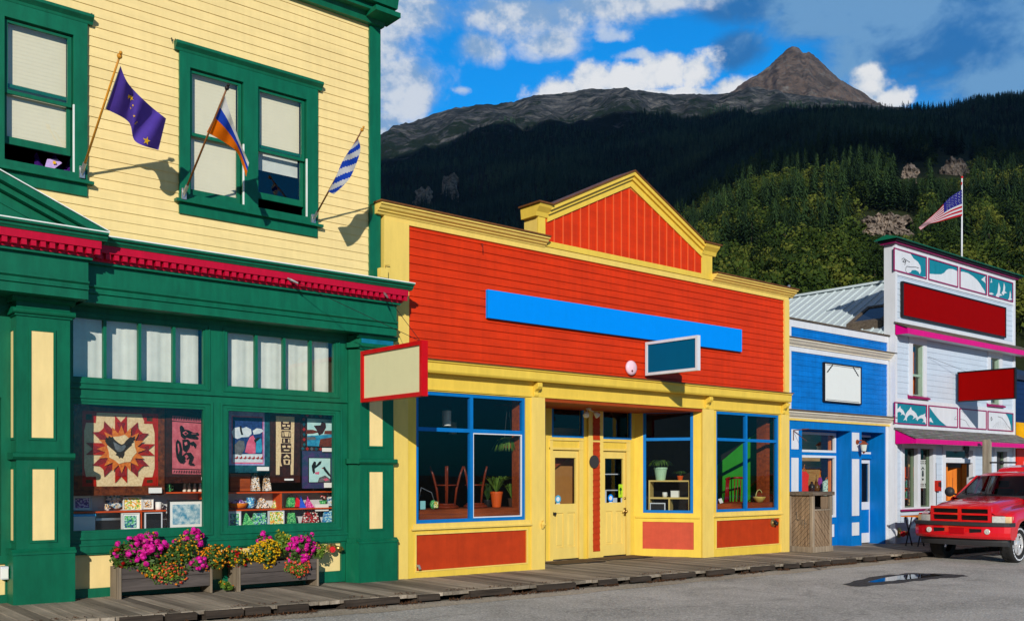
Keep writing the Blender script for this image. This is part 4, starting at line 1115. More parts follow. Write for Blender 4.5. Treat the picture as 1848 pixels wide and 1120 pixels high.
# ------------------------------------------------------------------ white shop with the tall false front
DWF = 12.30
WX0, WX1 = 22.74, fx(1830, DWF)
wb = thing('shop_building', 'tall white false fronted shop with teal animal murals and magenta awnings', 'building', (26.2, DWF, BW(26.2)))
zw = lambda px, py, D=DWF: fz(px, py, D)
zb = BW(26)-.15
U1 = (fx(1645.5,DWF), fx(1665,DWF), 3.66, 5.02); U2 = (fx(1786.6,DWF), fx(1802.7,DWF), 3.66, 5.02)
S1 = (fx(1630.6,DWF), fx(1654.5,DWF), .87, 2.37); S2 = (fx(1659.5,DWF), fx(1682.5,DWF), .87, 2.37); S3 = (fx(1797,DWF), fx(1816,DWF), .87, 2.37)
DR2 = (fx(1705,DWF), fx(1754,DWF), zb, 2.02); DT = (fx(1705,DWF), fx(1754,DWF), 2.13, 2.37)
holes = [U1, U2, S1, S2, S3, DR2, DT]
m = MB(); m.siding(WX0+.08, WX1-.08, zb, 7.3, DWF, .145, .010, holes); build('siding', m, M['pale_siding'], wb)
m = MB()
for (a, b) in (((WX0+.01, 12.56), (WX0+.01, 27)), ((WX1-.01, 12.56), (WX1-.01, 27)), ((WX0, 27), (WX1, 27))):
    m.add([(a[0],a[1],-.1), (b[0],b[1],-.1), (b[0],b[1],5.2), (a[0],a[1],5.2)], [(0,1,2,3)])
m.add([(WX0,12.4,2.7),(WX1,12.4,2.7),(WX1,27,2.7),(WX0,27,2.7)], [(0,1,2,3)])
m.add([(WX0,14.4,-.1),(WX1,14.4,-.1),(WX1,14.4,5.2),(WX0,14.4,5.2)], [(0,1,2,3)])
m.add([(WX0,27,5.2),(WX1,27,5.2),((WX0+WX1)/2,27,7.2)], [(0,1,2)])
build('wall', m, M['white'], wb)
m = MB()
m.box(WX0, WX0+.10, DWF-.04, DWF+.26, zb, 7.42); m.box(WX1-.10, WX1, DWF-.04, DWF+.26, zb, 7.42)
m.box(WX0+.1, WX1-.1, DWF-.028, DWF+.0, 6.66, 7.42); m.box(WX0+.1, WX1-.1, DWF-.026, DWF+.0, 5.36, 5.58); m.box(WX0+.1, WX1-.1, DWF-.026, DWF+.0, 2.82, 3.60)
m.box(WX0+.1, WX1-.1, DWF+.15, DWF+.255, 5.0, 7.42)
for u in (U1, U2): m.frame_xz(u[0]-.17, u[1]+.17, u[2]-.0, u[3]+.16, DWF-.03, DWF+.06, (.17,.17,.0,.16))
m.frame_xz(S1[0]-.14, S2[1]+.14, .80, 2.48, DWF-.03, DWF+.08, (.14,.14,.07,.11)); m.box(S1[1], S2[0], DWF-.028, DWF+.08, .87, 2.37)
m.frame_xz(S3[0]-.14, S3[1]+.14, .80, 2.48, DWF-.03, DWF+.08, (.14,.14,.07,.11))
m.holes(DR2[0]-.15, DR2[1]+.15, zb, 2.48, DWF-.03, DWF+.08, [(DR2[0], DR2[1], zb, 2.02), DT])
build('trim', m, M['white'], wb)
m = MB()   # top cap
m.box(WX0-.12, WX1+.10, DWF-.10, DWF+.30, 7.421, 7.455); build('cap_moulding', m, M['plum'], wb)
m = MB(); m.box(WX0-.16, WX1+.14, DWF-.15, DWF+.34, 7.456, 7.505); build('cap_gutter', m, M['iron'], wb)
m = MB(); m.prism_yz([(DWF+.40,7.506),(DWF-.22,7.506),(DWF-.22,7.525),(DWF+.08,7.62),(DWF+.40,7.525)], WX0-.24, WX1+.22); build('cap_roof', m, M['green'], wb)

# murals
def mural(px0, px1, z0, z1, shapes, lines=()):
    """framed teal or white panel; shapes = (material, polygon in 0..1 panel units)"""
    x0, x1 = fx(px0, DWF-.03), fx(px1, DWF-.03); y = DWF-.034
    m = MB(); m.frame_xz(x0, x1, z0, z1, y-.018, y+.004, .028); o = build('mural_frame', m, M['plum'], wb)
    m = MB(); m.add([(x0+.02,y,z0+.02),(x1-.02,y,z0+.02),(x1-.02,y,z1-.02),(x0+.02,y,z1-.02)], [(0,1,2,3)])
    ax0, ax1, az0, az1 = x0+.028, x1-.028, z0+.028, z1-.028
    k = 1
    for mi, poly in shapes:
        m.flat([(ax0+(ax1-ax0)*u, az0+(az1-az0)*v) for u, v in poly], y-.0025*k, mi); k += 1
    for pts, w in lines:
        P = [(ax0+(ax1-ax0)*u, az0+(az1-az0)*v) for u, v in pts]
        for (a, b), (c, d) in zip(P[:-1], P[1:]):
            dx, dz = c-a, d-b; l = math.hypot(dx, dz) or 1; nx, nz_ = -dz/l*w, dx/l*w
            m.flat([(a-nx,b-nz_),(c-nx,d-nz_),(c+nx,d+nz_),(a+nx,b+nz_)], y-.0025*k-.001, 2)
    build('mural_picture', m, [M['teal'], M['white'], M['iron']], o)
mz0, mz1 = 6.74, 7.31
full = [(0,0),(1,0),(1,1),(0,1)]
arc = lambda cx, cy, rx, ry, a0, a1, n=14: [(cx+rx*math.cos(a0+(a1-a0)*k/n), cy+ry*math.sin(a0+(a1-a0)*k/n)) for k in range(n+1)]
def gull(cx, cy, s):  # small flying bird
    return [(cx-.10*s,cy-.25*s),(cx-.02*s,cy-.05*s),(cx+.03*s,cy+.55*s),(cx+.10*s,cy+.25*s),(cx+.08*s,cy-.05*s),(cx+.2*s,cy-.12*s),(cx+.06*s,cy-.2*s),(cx+.02*s,cy-.35*s)]
eagle = [(0,0),(.42,0),(.52,.10),(.54,.20),(.66,.26),(.76,.22),(.80,.10),(.84,.28),(.82,.52),(.74,.70),(.60,.80),(.52,.96),(.50,1),(0,1)]
mural(1612.5, 1671.4, mz0, mz1, [(1, eagle), (1, [(.85,0),(1,0),(1,.06)])], [([(.22,.58),(.28,.68),(.40,.60),(.48,.56)], .006), ([(.25,.50),(.32,.48),(.36,.56),(.30,.60),(.25,.50)], .009), ([(.33,.54),(.34,.42),(.30,.36)], .006), ([(.34,.2),(.38,.32),(.52,.34),(.66,.40),(.76,.40)], .006), ([(.38,.0),(.34,.12),(.36,.22)], .005)])
mural(1675, 1728, mz0, mz1, [(1, [(0,0),(1,0),(1,.80),(.85,.84),(.70,.80),(.60,.68),(.53,.52),(.42,.40),(.22,.32),(0,.26)])])
mural(1731.4, 1780, mz0, mz1, [(1, [(0,0),(.95,0),(.96,.10),(.92,.20),(.84,.32),(.76,.48),(.64,.64),(.50,.76),(.30,.86),(.12,.86),(0,.82)]), (1, [(.80,.72),(.92,.90),(.98,.98),(.95,.82),(.98,.58),(.92,.64)])])
mural(1783, 1827.5, mz0, mz1, [(1, gull(.10,.80,.30)), (1, gull(.38,.30,1.0)), (1, gull(.60,.48,.8)), (1, gull(.86,.18,.7)), (1, [(0,.10),(.10,.16),(.2,.12),(.12,.04),(0,.02)])])
lz0, lz1 = 2.96, 3.50
def dolphin(cx, cy, s, rot=0.0, fl=1):
    """leaping dolphin: arched back, dorsal fin, tail flukes, beak"""
    pts = [(-.46,-.44),(-.34,-.36),(-.24,-.46),(-.25,-.28),(-.17,-.13),(-.04,-.04),(.10,-.07),(.18,-.16),(.10,-.32),(.26,-.20),(.34,-.23),(.48,-.30),(.46,-.21),(.40,-.09),(.32,.07),(.18,.20),(.06,.26),(.00,.46),(-.10,.26),(-.22,.14),(-.32,-.05),(-.36,-.26)]
    out = []
    for x, y in pts:
        x *= fl; X, Y = x*math.cos(rot)-y*math.sin(rot), x*math.sin(rot)+y*math.cos(rot)
        out.append((cx+X*s*.62, cy+Y*s))
    return out
mural(1613.4, 1671.8, lz0, lz1, [(1, dolphin(.15,.60,.62,-.1)), (1, dolphin(.50,.50,.85,0)), (1, dolphin(.88,.34,.66,-.5))])
mural(1675, 1727.7, lz0, lz1, [(1, [(.0,1),(.08,.82),(.22,.55),(.38,.28),(.55,.08),(.62,0),(1,0),(1,1)]), (1, [(0,.34),(.06,.40),(.10,.28),(.15,.12),(.05,.18),(0,.16)])], [([(.97,.6),(.92,.5),(.90,.4),(1,.42)], .004)])
mural(1731, 1779.5, lz0, lz1, [(1, full)], [([(.05,.92),(.18,.78),(.2,.6)], .004), ([(.0,.45),(.14,.42),(.22,.36),(.28,.2),(.36,.04)], .004)])
mural(1782, 1827.7, lz0, lz1, [(1, full), (0, [(.70,1),(1,1),(1,0),(.94,0),(.92,.3),(.86,.6),(.78,.85)])], [([(.12,.72),(.16,.58),(.12,.5),(.10,.62),(.12,.72)], .008), ([(.38,.78),(.55,.72),(.68,.5),(.80,.25),(.92,.08)], .005)] + [([(.5-.05*k,.55-.04*abs(k)),(.46-.09*k,.12)], .002) for k in range(-3,4)])

# awnings
def awning(x0, x1, D, out, zt, zf1, zf0, name, roofm, flare=True):
    r = MB(); r.prism_yz([(D-.03,zt),(D-out,zf1),(D-out,zf1+.03),(D-.03,zt+.04)], x0-.03, x1+.03)
    o = build(name, r, roofm, wb)
    f = MB(); f.box(x0, x1, D-out+.0, D-out+.03, zf0, zf1-.002)
    for x in (x0, x1-.025):
        f.prism_yz([(D-.03,zf0),(D-out+.031,zf0),(D-out+.031,zf1-.003),(D-.03,zt-.003)], x, x+.025)
    build('fascia', f, M['magenta'], o)
    s = MB(); s.box(x0+.026, x1-.026, D-out+.031, D-.03, zf0+.02, zf0+.04); build('soffit', s, M['white'], o)
def shingle_mat():
    m, nt, out = new_mat('weathered grey shingles')
    b = node(nt, 'ShaderNodeBsdfPrincipled', Roughness=.9); g = node(nt, 'ShaderNodeNewGeometry')
    br = node(nt, 'ShaderNodeTexBrick', Scale=1.0); br.inputs['Brick Width'].default_value = .28; br.inputs['Row Height'].default_value = .05; br.inputs['Mortar Size'].default_value = .006
    br.inputs['Color1'].default_value = (.22,.21,.20,1); br.inputs['Color2'].default_value = (.13,.12,.11,1); br.inputs['Mortar'].default_value = (.03,.03,.03,1)
    sp = node(nt, 'ShaderNodeSeparateXYZ'); L(nt, g.outputs['Position'], sp.inputs[0]); cb = node(nt, 'ShaderNodeCombineXYZ'); L(nt, sp.outputs[0], cb.inputs[0]); L(nt, sp.outputs[2], cb.inputs[1])
    L(nt, cb.outputs[0], br.inputs['Vector']); n = node(nt, 'ShaderNodeTexNoise', Scale=14.0, Detail=6.0); L(nt, g.outputs['Position'], n.inputs['Vector'])
    mx = node(nt, 'ShaderNodeMix', data_type='RGBA', blend_type='OVERLAY'); mx.inputs['Factor'].default_value = .8; L(nt, br.outputs[0], mx.inputs['A']); L(nt, n.outputs['Color'], mx.inputs['B'])
    L(nt, mx.outputs['Result'], b.inputs['Base Color']); L(nt, b.outputs[0], out.inputs['Surface']); return m
M['shingle'] = shingle_mat()
awning(WX0, WX1+.35, DWF, .36, 5.45, 5.30, 5.16, 'upper_awning', M['cap_board'])
awning(WX0, WX1+.5, DWF, .58, 2.83, 2.58, 2.46, 'lower_awning', M['shingle'])
# windows and doors
for u in (U1, U2):
    s = MB(); zm = 4.24
    s.frame_xz(u[0]+.001, u[1]-.001, u[2]+.06, u[3]-.001, DWF+.06, DWF+.11, .03); s.box(u[0]+.03, u[1]-.03, DWF+.05, DWF+.11, zm-.03, zm+.03)
    s.box(u[1]-.03, u[1]-.001, DWF-.0, DWF+.06, u[2]+.06, u[3]-.001)
    o = build('window', s, paint('pale sage sash', S(150,178,160), .4, .1, .05), wb)
    g = MB(); g.add([(u[0],DWF+.08,u[2]),(u[1],DWF+.08,u[2]),(u[1],DWF+.08,u[3]),(u[0],DWF+.08,u[3])], [(0,1,2,3)]); build('pane', g, M['glass'], o)
    g = MB(); w = u[1]-u[0]
    g.box(u[0]+.03, u[0]+w*.42, DWF+.16, DWF+.18, u[2]+.1, u[3]-.15); build('curtain', g, M['curtain'], o)
    g = MB(); g.box(u[0]+w*.45, u[0]+w*.62, DWF+.2, DWF+.23, u[2]+.1, u[3]-.15); g.box(u[0]+w*.75, u[0]+w*.9, DWF+.2, DWF+.23, u[2]+.1, u[3]-.15); build('inner_trim', g, M['orange_wood'], o)
    g = MB(); g.prism_yz([(DWF-.0,u[2]-.04),(DWF-.10,u[2]-.03),(DWF-.10,u[2]+.01),(DWF+.0,u[2]+.055)], u[0]-.22, u[1]+.22); build('sill', g, M['plum'], o)
M['green_jamb'] = paint('grey green jamb', S(96,112,90), .5, .1, .05)
for u in (S1, S2, S3):
    s = MB(); s.frame_xz(u[0]+.001, u[1]-.001, u[2]+.001, u[3]-.001, DWF+.09, DWF+.13, (.02,.10,.03,.03)); o = build('shop_window', s, M['green_jamb'], wb)
    g = MB(); g.add([(u[0],DWF+.11,u[2]),(u[1],DWF+.11,u[2]),(u[1],DWF+.11,u[3]),(u[0],DWF+.11,u[3])], [(0,1,2,3)]); build('pane', g, M['glass_dark'], o)
m = MB(); m.box(S1[0]-.2, S2[1]+.2, DWF-.09, DWF-.031, .79, .83); m.box(S3[0]-.2, S3[1]+.2, DWF-.09, DWF-.031, .79, .83); build_split('sill', m, M['plum'], wb)
m = MB(); m.box(S1[0]-.1, S2[1]+.1, 13.0, 13.05, .3, 2.6); build('back_panel', m, M['dark_brown'], wb)
m = MB()
for a, b in ((S1[0]+.35, S1[1]-.02), (S2[0]+.3, S2[1]-.02)): m.box(a, b, 12.85, 12.9, .9, 2.2)
build_split('tan_drape', m, cloth('tan drape', S(190,150,80)), wb)
s = MB(); s.frame_xz(DT[0]+.001, DT[1]-.001, DT[2]+.001, DT[3]-.001, DWF+.06, DWF+.1, .03); o = build('transom_window', s, M['white'], wb)
g = MB(); g.add([(DT[0],DWF+.08,DT[2]),(DT[1],DWF+.08,DT[2]),(DT[1],DWF+.08,DT[3]),(DT[0],DWF+.08,DT[3])], [(0,1,2,3)]); build('pane', g, M['glass_dark'], o)
# open orange double doors
a, b = DR2[0], DR2[1]; zd = BW(26)
s = MB(); s.frame_xz(a+.03, a+.62, zd, 2.0, DWF+.22, DWF+.27, .09); build('door', s, M['orange_wood'], wb)
g = MB(); g.add([(a+.05,DWF+.245,zd),(a+.6,DWF+.245,zd),(a+.6,DWF+.245,2.0),(a+.05,DWF+.245,2.0)], [(0,1,2,3)]); build('door_glass', g, M['glass_dark'], wb)
s = MB(); q = [(b-.05, DWF+.12), (b-.75, DWF+.75)]
for t0, t1 in ((0,.14),(.86,1)):
    p0 = [q[0][i]+(q[1][i]-q[0][i])*t0 for i in (0,1)]; p1 = [q[0][i]+(q[1][i]-q[0][i])*t1 for i in (0,1)]
    s.hexa([(p1[0],p1[1],zd),(p0[0],p0[1],zd),(p0[0]+.04,p0[1]+.04,zd),(p1[0]+.04,p1[1]+.04,zd),(p1[0],p1[1],2.0),(p0[0],p0[1],2.0),(p0[0]+.04,p0[1]+.04,2.0),(p1[0]+.04,p1[1]+.04,2.0)])
for z0, z1 in ((zd, .5), (.502, 1.9)):
    p0, p1 = q; s.hexa([(p1[0]+.01,p1[1]+.015,z0),(p0[0]+.01,p0[1]+.015,z0),(p0[0]+.03,p0[1]+.03,z0),(p1[0]+.03,p1[1]+.03,z0),(p1[0]+.01,p1[1]+.015,z1),(p0[0]+.01,p0[1]+.015,z1),(p0[0]+.03,p0[1]+.03,z1),(p1[0]+.03,p1[1]+.03,z1)])
build('door', s, M['orange_wood'], wb)
m = MB(); m.add([(DR2[0]-.1,13.6,zd),(DR2[1]+.3,13.6,zd),(DR2[1]+.3,13.6,2.6),(DR2[0]-.1,13.6,2.6)], [(0,1,2,3)]); build('inner_wall', m, M['dark'], wb)
# hanging emblem board above the door
m = MB(); p = at(1744, 808, DWF-.06); m.lathe([(.14,0),(.14,-.02),(0,-.02)], (p.x, p.y, p.z), 20, 0, 'Y'); build('round_plaque', m, M['iron'], wb)
# metal roof with standing seams, behind the false front
M['roof_metal'] = paint('pale metal roofing', S(196,208,212), .45, .06, .05, (1,.3,1), 3, spec=.5)
RXm = (WX0+WX1)/2; ze, zr_ = 5.28, 7.22
rk = (zr_-ze)/(RXm-WX0)
m = MB(); y0r, y1r = 12.57, 27.2
for sgn in (-1, 1):
    xe = RXm+sgn*(RXm-WX0+.3)
    m.hexa([(RXm,y0r,zr_-.05),(xe,y0r,ze-.3*rk-.05),(xe,y1r,ze-.3*rk-.05),(RXm,y1r,zr_-.05),(RXm,y0r,zr_),(xe,y0r,ze-.3*rk),(xe,y1r,ze-.3*rk),(RXm,y1r,zr_)])
    y = y0r+.1
    while y < y1r:
        for d, h in ((0, .035),):
            m.hexa([(RXm,y,zr_),(xe,y,ze-.3*rk),(xe,y+.045,ze-.3*rk),(RXm,y+.045,zr_),(RXm,y,zr_+h),(xe,y,ze-.3*rk+h),(xe,y+.045,ze-.3*rk+h),(RXm,y+.045,zr_+h)])
        y += .30
m.box(RXm-.12, RXm+.12, y0r, y1r, zr_+.0, zr_+.06)
build('roof', m, M['roof_metal'], wb)
m = MB(); m.box(WX0-.28, WX0-.2, 12.9, y1r, ze-.3*rk-.22, ze-.3*rk-.06); build('eave_board', m, paint('dark red eave board', S(110,20,10), .6, .2, .1), wb)
# roof window near the front
m = MB(); a = at(1575, 582, 13.25)
def rp(x, y, h): return (x, y, ze+(x-WX0)*rk+h)
for x0, x1, y0, y1, h0, h1 in ((WX0+.25, WX0+.37, 12.75, 13.75, .0, .20), (WX0+1.2, WX0+1.3, 12.75, 13.75, 0, .2), (WX0+.37, WX0+1.2, 12.75, 12.85, 0, .2), (WX0+.37, WX0+1.2, 13.65, 13.75, 0, .2)):
    m.hexa([rp(x0,y0,h0),rp(x1,y0,h0),rp(x1,y1,h0),rp(x0,y1,h0),rp(x0,y0,h1),rp(x1,y0,h1),rp(x1,y1,h1),rp(x0,y1,h1)])
o = build('skylight', m, M['cap_board'], wb)
m = MB(); m.add([rp(WX0+.3,12.8,.17),rp(WX0+1.25,12.8,.17),rp(WX0+1.25,13.7,.17),rp(WX0+.3,13.7,.17)], [(0,1,2,3)])
build('pane', m, paint('dark skylight glass', (.02,.03,.05), .08, 0, 0, spec=.8), o)

# ------------------------------------------------------------------ next shop along: dark blue upper wall, yellow awning, red front
nb = thing('shop_building', 'dark blue sided shop with yellow awning and red front at the end of the row', 'building', (33, 12.3, BW(33)))
NX0, NX1 = WX1+.06, 37.0
m = MB(); m.siding(NX0, NX1, 2.9, 4.55, 12.3, .15, .012); build('siding', m, paint('navy siding', S(16,40,84), .5, .1, .1), nb)
m = MB(); m.box(NX0, NX1, 12.33, 26, -.2, 4.5); build('wall', m, M['dark_brown'], nb)
m = MB(); m.prism_yz([(12.2,4.5),(12.15,4.62),(18,6.4),(24,4.6),(24,4.5),(18,6.2)], NX0-.1, NX1); build('roof', m, paint('dark blue grey roof', S(40,56,84), .6, .2, .1), nb)
m = MB(); m.prism_yz([(12.29,3.25),(11.5,2.66),(11.5,2.58),(12.29,2.58)], NX0+.05, NX1); build('awning', m, paint('bright yellow awning', S(245,180,10), .5, .1, .05), nb)
m = MB(); m.holes(NX0, NX1, -.3, 2.6, 12.25, 12.32, [(NX0+.5, NX0+1.8, .8, 2.1), (NX0+2.4, NX0+3.3, -.3, 2.1), (NX0+4, NX0+6, .8, 2.1)]); build('shop_front', m, paint('bright red front paint', S(220,40,10), .45, .1, .08), nb)
m = MB(); m.frame_xz(NX0+.5, NX0+1.8, .8, 2.1, 12.22, 12.30, .06); m.frame_xz(NX0+4, NX0+6, .8, 2.1, 12.22, 12.30, .06); build('shop_window', m, M['white'], nb)
# ------------------------------------------------------------------ signs
def hang_sign(name, label, px_in, D_in, y_out, z0, z1, th, fw, fm, pm, wires=()):
    X = fx(px_in, D_in)
    t = thing(name, label, 'sign', (X, D_in, z0))
    m = MB()   # frame lies in the YZ plane
    m.holes(y_out, D_in, z0, z1, -th/2, th/2, [(y_out+fw, D_in-fw, z0+fw, z1-fw)])
    m.v = [(X+b, a, c) for a, b, c in m.v]
    build('frame', m, fm, t)
    m = MB(); m.box(X-th*.22, X+th*.22, y_out+fw, D_in-fw, z0+fw, z1-fw); build('panel', m, pm, t)
    for w in wires:
        m = MB(); m.tube([w[0], w[1]], w[2], 5); build('wire', m, M['iron'], t)
    return t, X
t, X = hang_sign('hanging_sign', 'blank cream signboard in a red frame hung out beside the green column', 656, 12.03, 10.50, 2.72, 3.45, .10, .055, M['frame_red'], M['cream_sign'])
m = MB()
p1 = at(519, 502, 11.84); p2 = at(693, 528, 11.84)
for p, q in ((p1, Vector((X, 10.6, 3.45))), (p2, Vector((X, 10.6, 3.45))), (Vector((X,12.0,3.45)), Vector((X, 10.6, 3.46)))):
    m.tube([p, q], .004, 5)
build_split('stay_wire', m, M['iron'], t)
m = MB()
for p in (p1, p2):
    d = (Vector((X,10.6,3.45))-p).normalized(); m.tube([p, p+d*.05, p+d*.16], [.012,.018,.012], 8)
build_split('turnbuckle', m, M['steel'], t)
hang_sign('hanging_sign', 'blank dark teal signboard in a white frame above the restaurant doors', 1167, 12.2, 10.97, 3.53, 4.15, .08, .05, M['white'], M['teal_sign'])
t, X = hang_sign('hanging_sign', 'blank dark red signboard with thin black edge hung out over the grey shingle awning', 1729, 12.22, 10.72, 3.65, 4.455, .09, .025, M['black'], M['sign_red'])
m = MB(); m.tube([(X,10.9,4.45),(fx(1800,12.2),12.26,4.62)], .006, 5); m.tube([(X,12.0,4.45),(fx(1680,12.2),12.26,4.75)], .004, 5); build_split('stay_wire', m, M['iron'], t)

def flat_sign(name, label, x0, x1, z0, z1, D, th, fw, fm, pm):
    t = thing(name, label, 'sign', ((x0+x1)/2, D, z0))
    m = MB(); m.frame_xz(x0, x1, z0, z1, D-th, D+.01, fw); build('frame', m, fm, t)
    m = MB(); m.box(x0+fw, x1-fw, D-th*.7, D, z0+fw, z1-fw); build('panel', m, pm, t); return t
m = MB(); a, b = fx(880.3, DR-.08), fx(1338.7, DR-.08)
m.box(a, b, DR-.085, DR-.03, fz(880,573,DR-.08), fz(880,521.8,DR-.08))
t = thing('banner_sign', 'long blank bright blue signboard across the red siding', 'sign', ((a+b)/2, DR, 3.9))
build('panel', m, M['banner_blue'], t)
m = MB()
for k in range(6): xx = a+.5+(b-a-1)*k/5; m.box(xx-.03, xx+.03, DR-.03, DR-.002, fz(880,570,DR), fz(880,530,DR))
build_split('mounting_block', m, M['iron'], t)
D = DB-.02; x0, x1 = fx(1484.8, D), fx(1551.8, D); z0, z1 = fz(1484.8,724.5,D), fz(1484.8,652.8,D)
t = flat_sign('square_sign', 'blank white square signboard with black edge on the blue siding', x0, x1, z0, z1, D, .05, .028, M['black'], paint('flat white board', S(216,222,222), .7, .02, 0, spec=.1))
m = MB(); y = D-.037
for sx in (0, 1):
    for k in range(4):
        u = .07+.035*k; v = .25-.05*k
        X = (lambda q: x0+(x1-x0)*q) if sx == 0 else (lambda q: x1-(x1-x0)*q)
        Zq = lambda q: z1-(z1-z0)*q
        P = [(X(u-.01),Zq(v+.02)),(X(u+.018),Zq(v-.04)),(X(u+.06),Zq(v-.075)),(X(u+.045),Zq(v-.015))]
        m.flat(P, y-.0005*k)
ix = .055
for a, b, c, d in ((ix,1-ix,ix,ix+.012),(ix,1-ix,1-ix-.012,1-ix)):
    m.flat([(x0+(x1-x0)*a,z1-(z1-z0)*c),(x0+(x1-x0)*b,z1-(z1-z0)*c),(x0+(x1-x0)*b,z1-(z1-z0)*d),(x0+(x1-x0)*a,z1-(z1-z0)*d)], y)
build('corner_ornament', m, M['black'], t)
D = DWF-.03; x0, x1 = fx(1629.2, D-.05), fx(1815.5, D-.05)
flat_sign('wall_sign', 'long blank dark red signboard with black edge below the eagle mural', x0, x1, fz(1629.2,570.8,D-.05), fz(1629.2,507,D-.05), D, .06, .035, M['black'], M['sign_red'])

# ------------------------------------------------------------------ flags on the shop front
def lerp_pts(pts, u):
    n = len(pts)-1; k = min(int(u*n), n-1); f = u*n-k
    p0, p1, p2, p3 = pts[max(k-1,0)], pts[k], pts[k+1], pts[min(k+2,n)]
    return tuple(.5*((2*b)+(-a+c)*f+(2*a-5*b+4*c-d)*f*f+(-a+3*b-3*c+d)*f**3) for a, b, c, d in zip(p0, p1, p2, p3))
def flag_cloth(top, bot, nu, nv, ripple, colour, nripple=3):
    """cloth between two edge curves of (px, py, depth); colour(u, v) -> material index"""
    m = MB(); V = []
    for i in range(nu+1):
        a = lerp_pts(top, i/nu); b = lerp_pts(bot, i/nu)
        for j in range(nv+1):
            q = [a[k]+(b[k]-a[k])*j/nv for k in range(3)]
            dd = ripple*math.sin(2*PI*nripple*i/nu + 2.2*j/nv)*min(1, 3*i/nu)
            p = at(q[0], q[1], q[2]+dd); V.append(tuple(p))
    fs = []; ms = []
    for i in range(nu):
        for j in range(nv):
            fs.append((i*(nv+1)+j, (i+1)*(nv+1)+j, (i+1)*(nv+1)+j+1, i*(nv+1)+j+1)); ms.append(colour((i+.5)/nu, (j+.5)/nv))
    m.v, m.f, m.m = V, fs, ms
    return m
z2 = lambda x, y, d: (x/2.546, y/2.546, d)
def flag_pole(t, base, tip, r, mat, tipm):
    m = MB(); m.tube([base, tip], [r, r*.8], 8); build('pole', m, mat, t, smooth=True)
    d = (tip-base).normalized()
    m = MB(); m.ball(tip+d*.03, r*2.0, 8, 6); m.ball(tip+d*.075, r*1.3, 8, 6); build('finial', m, tipm, t, smooth=True)
    m = MB(); m.tube([base-d*.02, base+d*.14], r*1.6, 8); m.box(base.x-.03, base.x+.03, base.y-.012, base.y+.012, base.z-.07, base.z+.07)
    m.tube([base+Vector((0,0,-.05)), base+d*.1], r*.6, 6); build('bracket', m, M['steel'], t)
def star(m, c, ex, ez, n, r, mi=0):
    P = []
    for k in range(10):
        a = PI/2+k*PI/5; q = r if k % 2 == 0 else r*.4
        P.append(tuple(c+ex*(q*math.cos(a))+ez*(q*math.sin(a))))
    m.add(P, [tuple(range(10))], mi)
M['pole_wood'] = paint('varnished pole wood', S(206,140,40), .35, .2, .05)
M['pole_dark'] = paint('brown pole wood', S(120,74,34), .4, .2, .05)
M['gold'] = cloth('gold star cloth', S(250,190,30), .1)
# 1 violet blue flag with golden stars
base, tip = at(148, 311, DU-.055), at(214.5, 106, 10.97)
t = thing('flag', 'violet blue flag with golden stars on a yellow wooden pole beside the half open window', 'flag', base, 'flags on angled poles on the yellow wall')
flag_pole(t, base, tip, .015, M['pole_wood'], M['pole_wood'])
yat = lambda f: (DU-.055)+(10.97-DU+.055)*f
top = [z2(553,302,yat(.95)), z2(590,385,yat(.95)+.12), z2(680,478,yat(.9)+.25), z2(763,545,yat(.8)+.3)]
bot = [z2(483,500,yat(.57)), z2(590,560,yat(.58)+.05), z2(622,650,yat(.62)+.1), z2(728,690,yat(.62)+.2)]
fc = flag_cloth(top, bot, 40, 26, .035, lambda u, v: 1 if u < .035 else 0)
V = fc.v
fl = build('flag_cloth', fc, [cloth('violet flag cloth', S(88,66,176), .12, 8, trans=.25), M['white_edge']], t, smooth=True)
sm = MB()
for u, v, r in ((.36,.34,.035),(.42,.30,.035),(.47,.42,.018),(.40,.55,.016),(.50,.58,.016),(.58,.62,.016),(.56,.72,.016),(.80,.86,.05)):
    i, j = int(u*40), int(v*26); p = Vector(V[i*27+j]); eu = (Vector(V[(i+1)*27+j])-p).normalized(); ev = (Vector(V[i*27+j+1])-p); n = eu.cross(ev).normalized(); ez = n.cross(eu).normalized()
    if ez.z < 0: ez = -ez
    if n.y > 0: n = -n
    star(sm, p+n*.006, eu, ez, n, r); star(sm, p-n*.006, eu, ez, n, r)
build('star', sm, M['gold'], fl)
# 2 white, blue and orange flag
base, tip = at(332, 350, DU-.1), at(408, 163, 10.98)
t = thing('flag', 'white, blue and orange striped flag on a brown pole before the double window', 'flag', base, 'flags on angled poles on the yellow wall')
flag_pole(t, base, tip, .014, M['pole_dark'], M['iron'])
yat = lambda f: (DU-.1)+(10.98-DU+.1)*f
top = [z2(1034,442,yat(.95)), z2(1058,520,yat(.95)+.05), z2(1098,640,yat(.92)+.12), z2(1144,748,yat(.9)+.2)]
bot = [z2(950,608,yat(.57)), z2(1032,655,yat(.62)+.02), z2(1092,705,yat(.7)+.1), z2(1131,812,yat(.72)+.15)]
build('flag_cloth', flag_cloth(top, bot, 30, 24, .03, lambda u, v: 0 if v < .30 else (1 if v < .60 else 2), 2.5), [cloth('white flag cloth', S(230,232,236), .08, 8, trans=.3), cloth('blue flag cloth', S(30,72,200), .1, 8, trans=.3), cloth('orange flag cloth', S(250,120,10), .1, 8, trans=.3)], t, smooth=True)
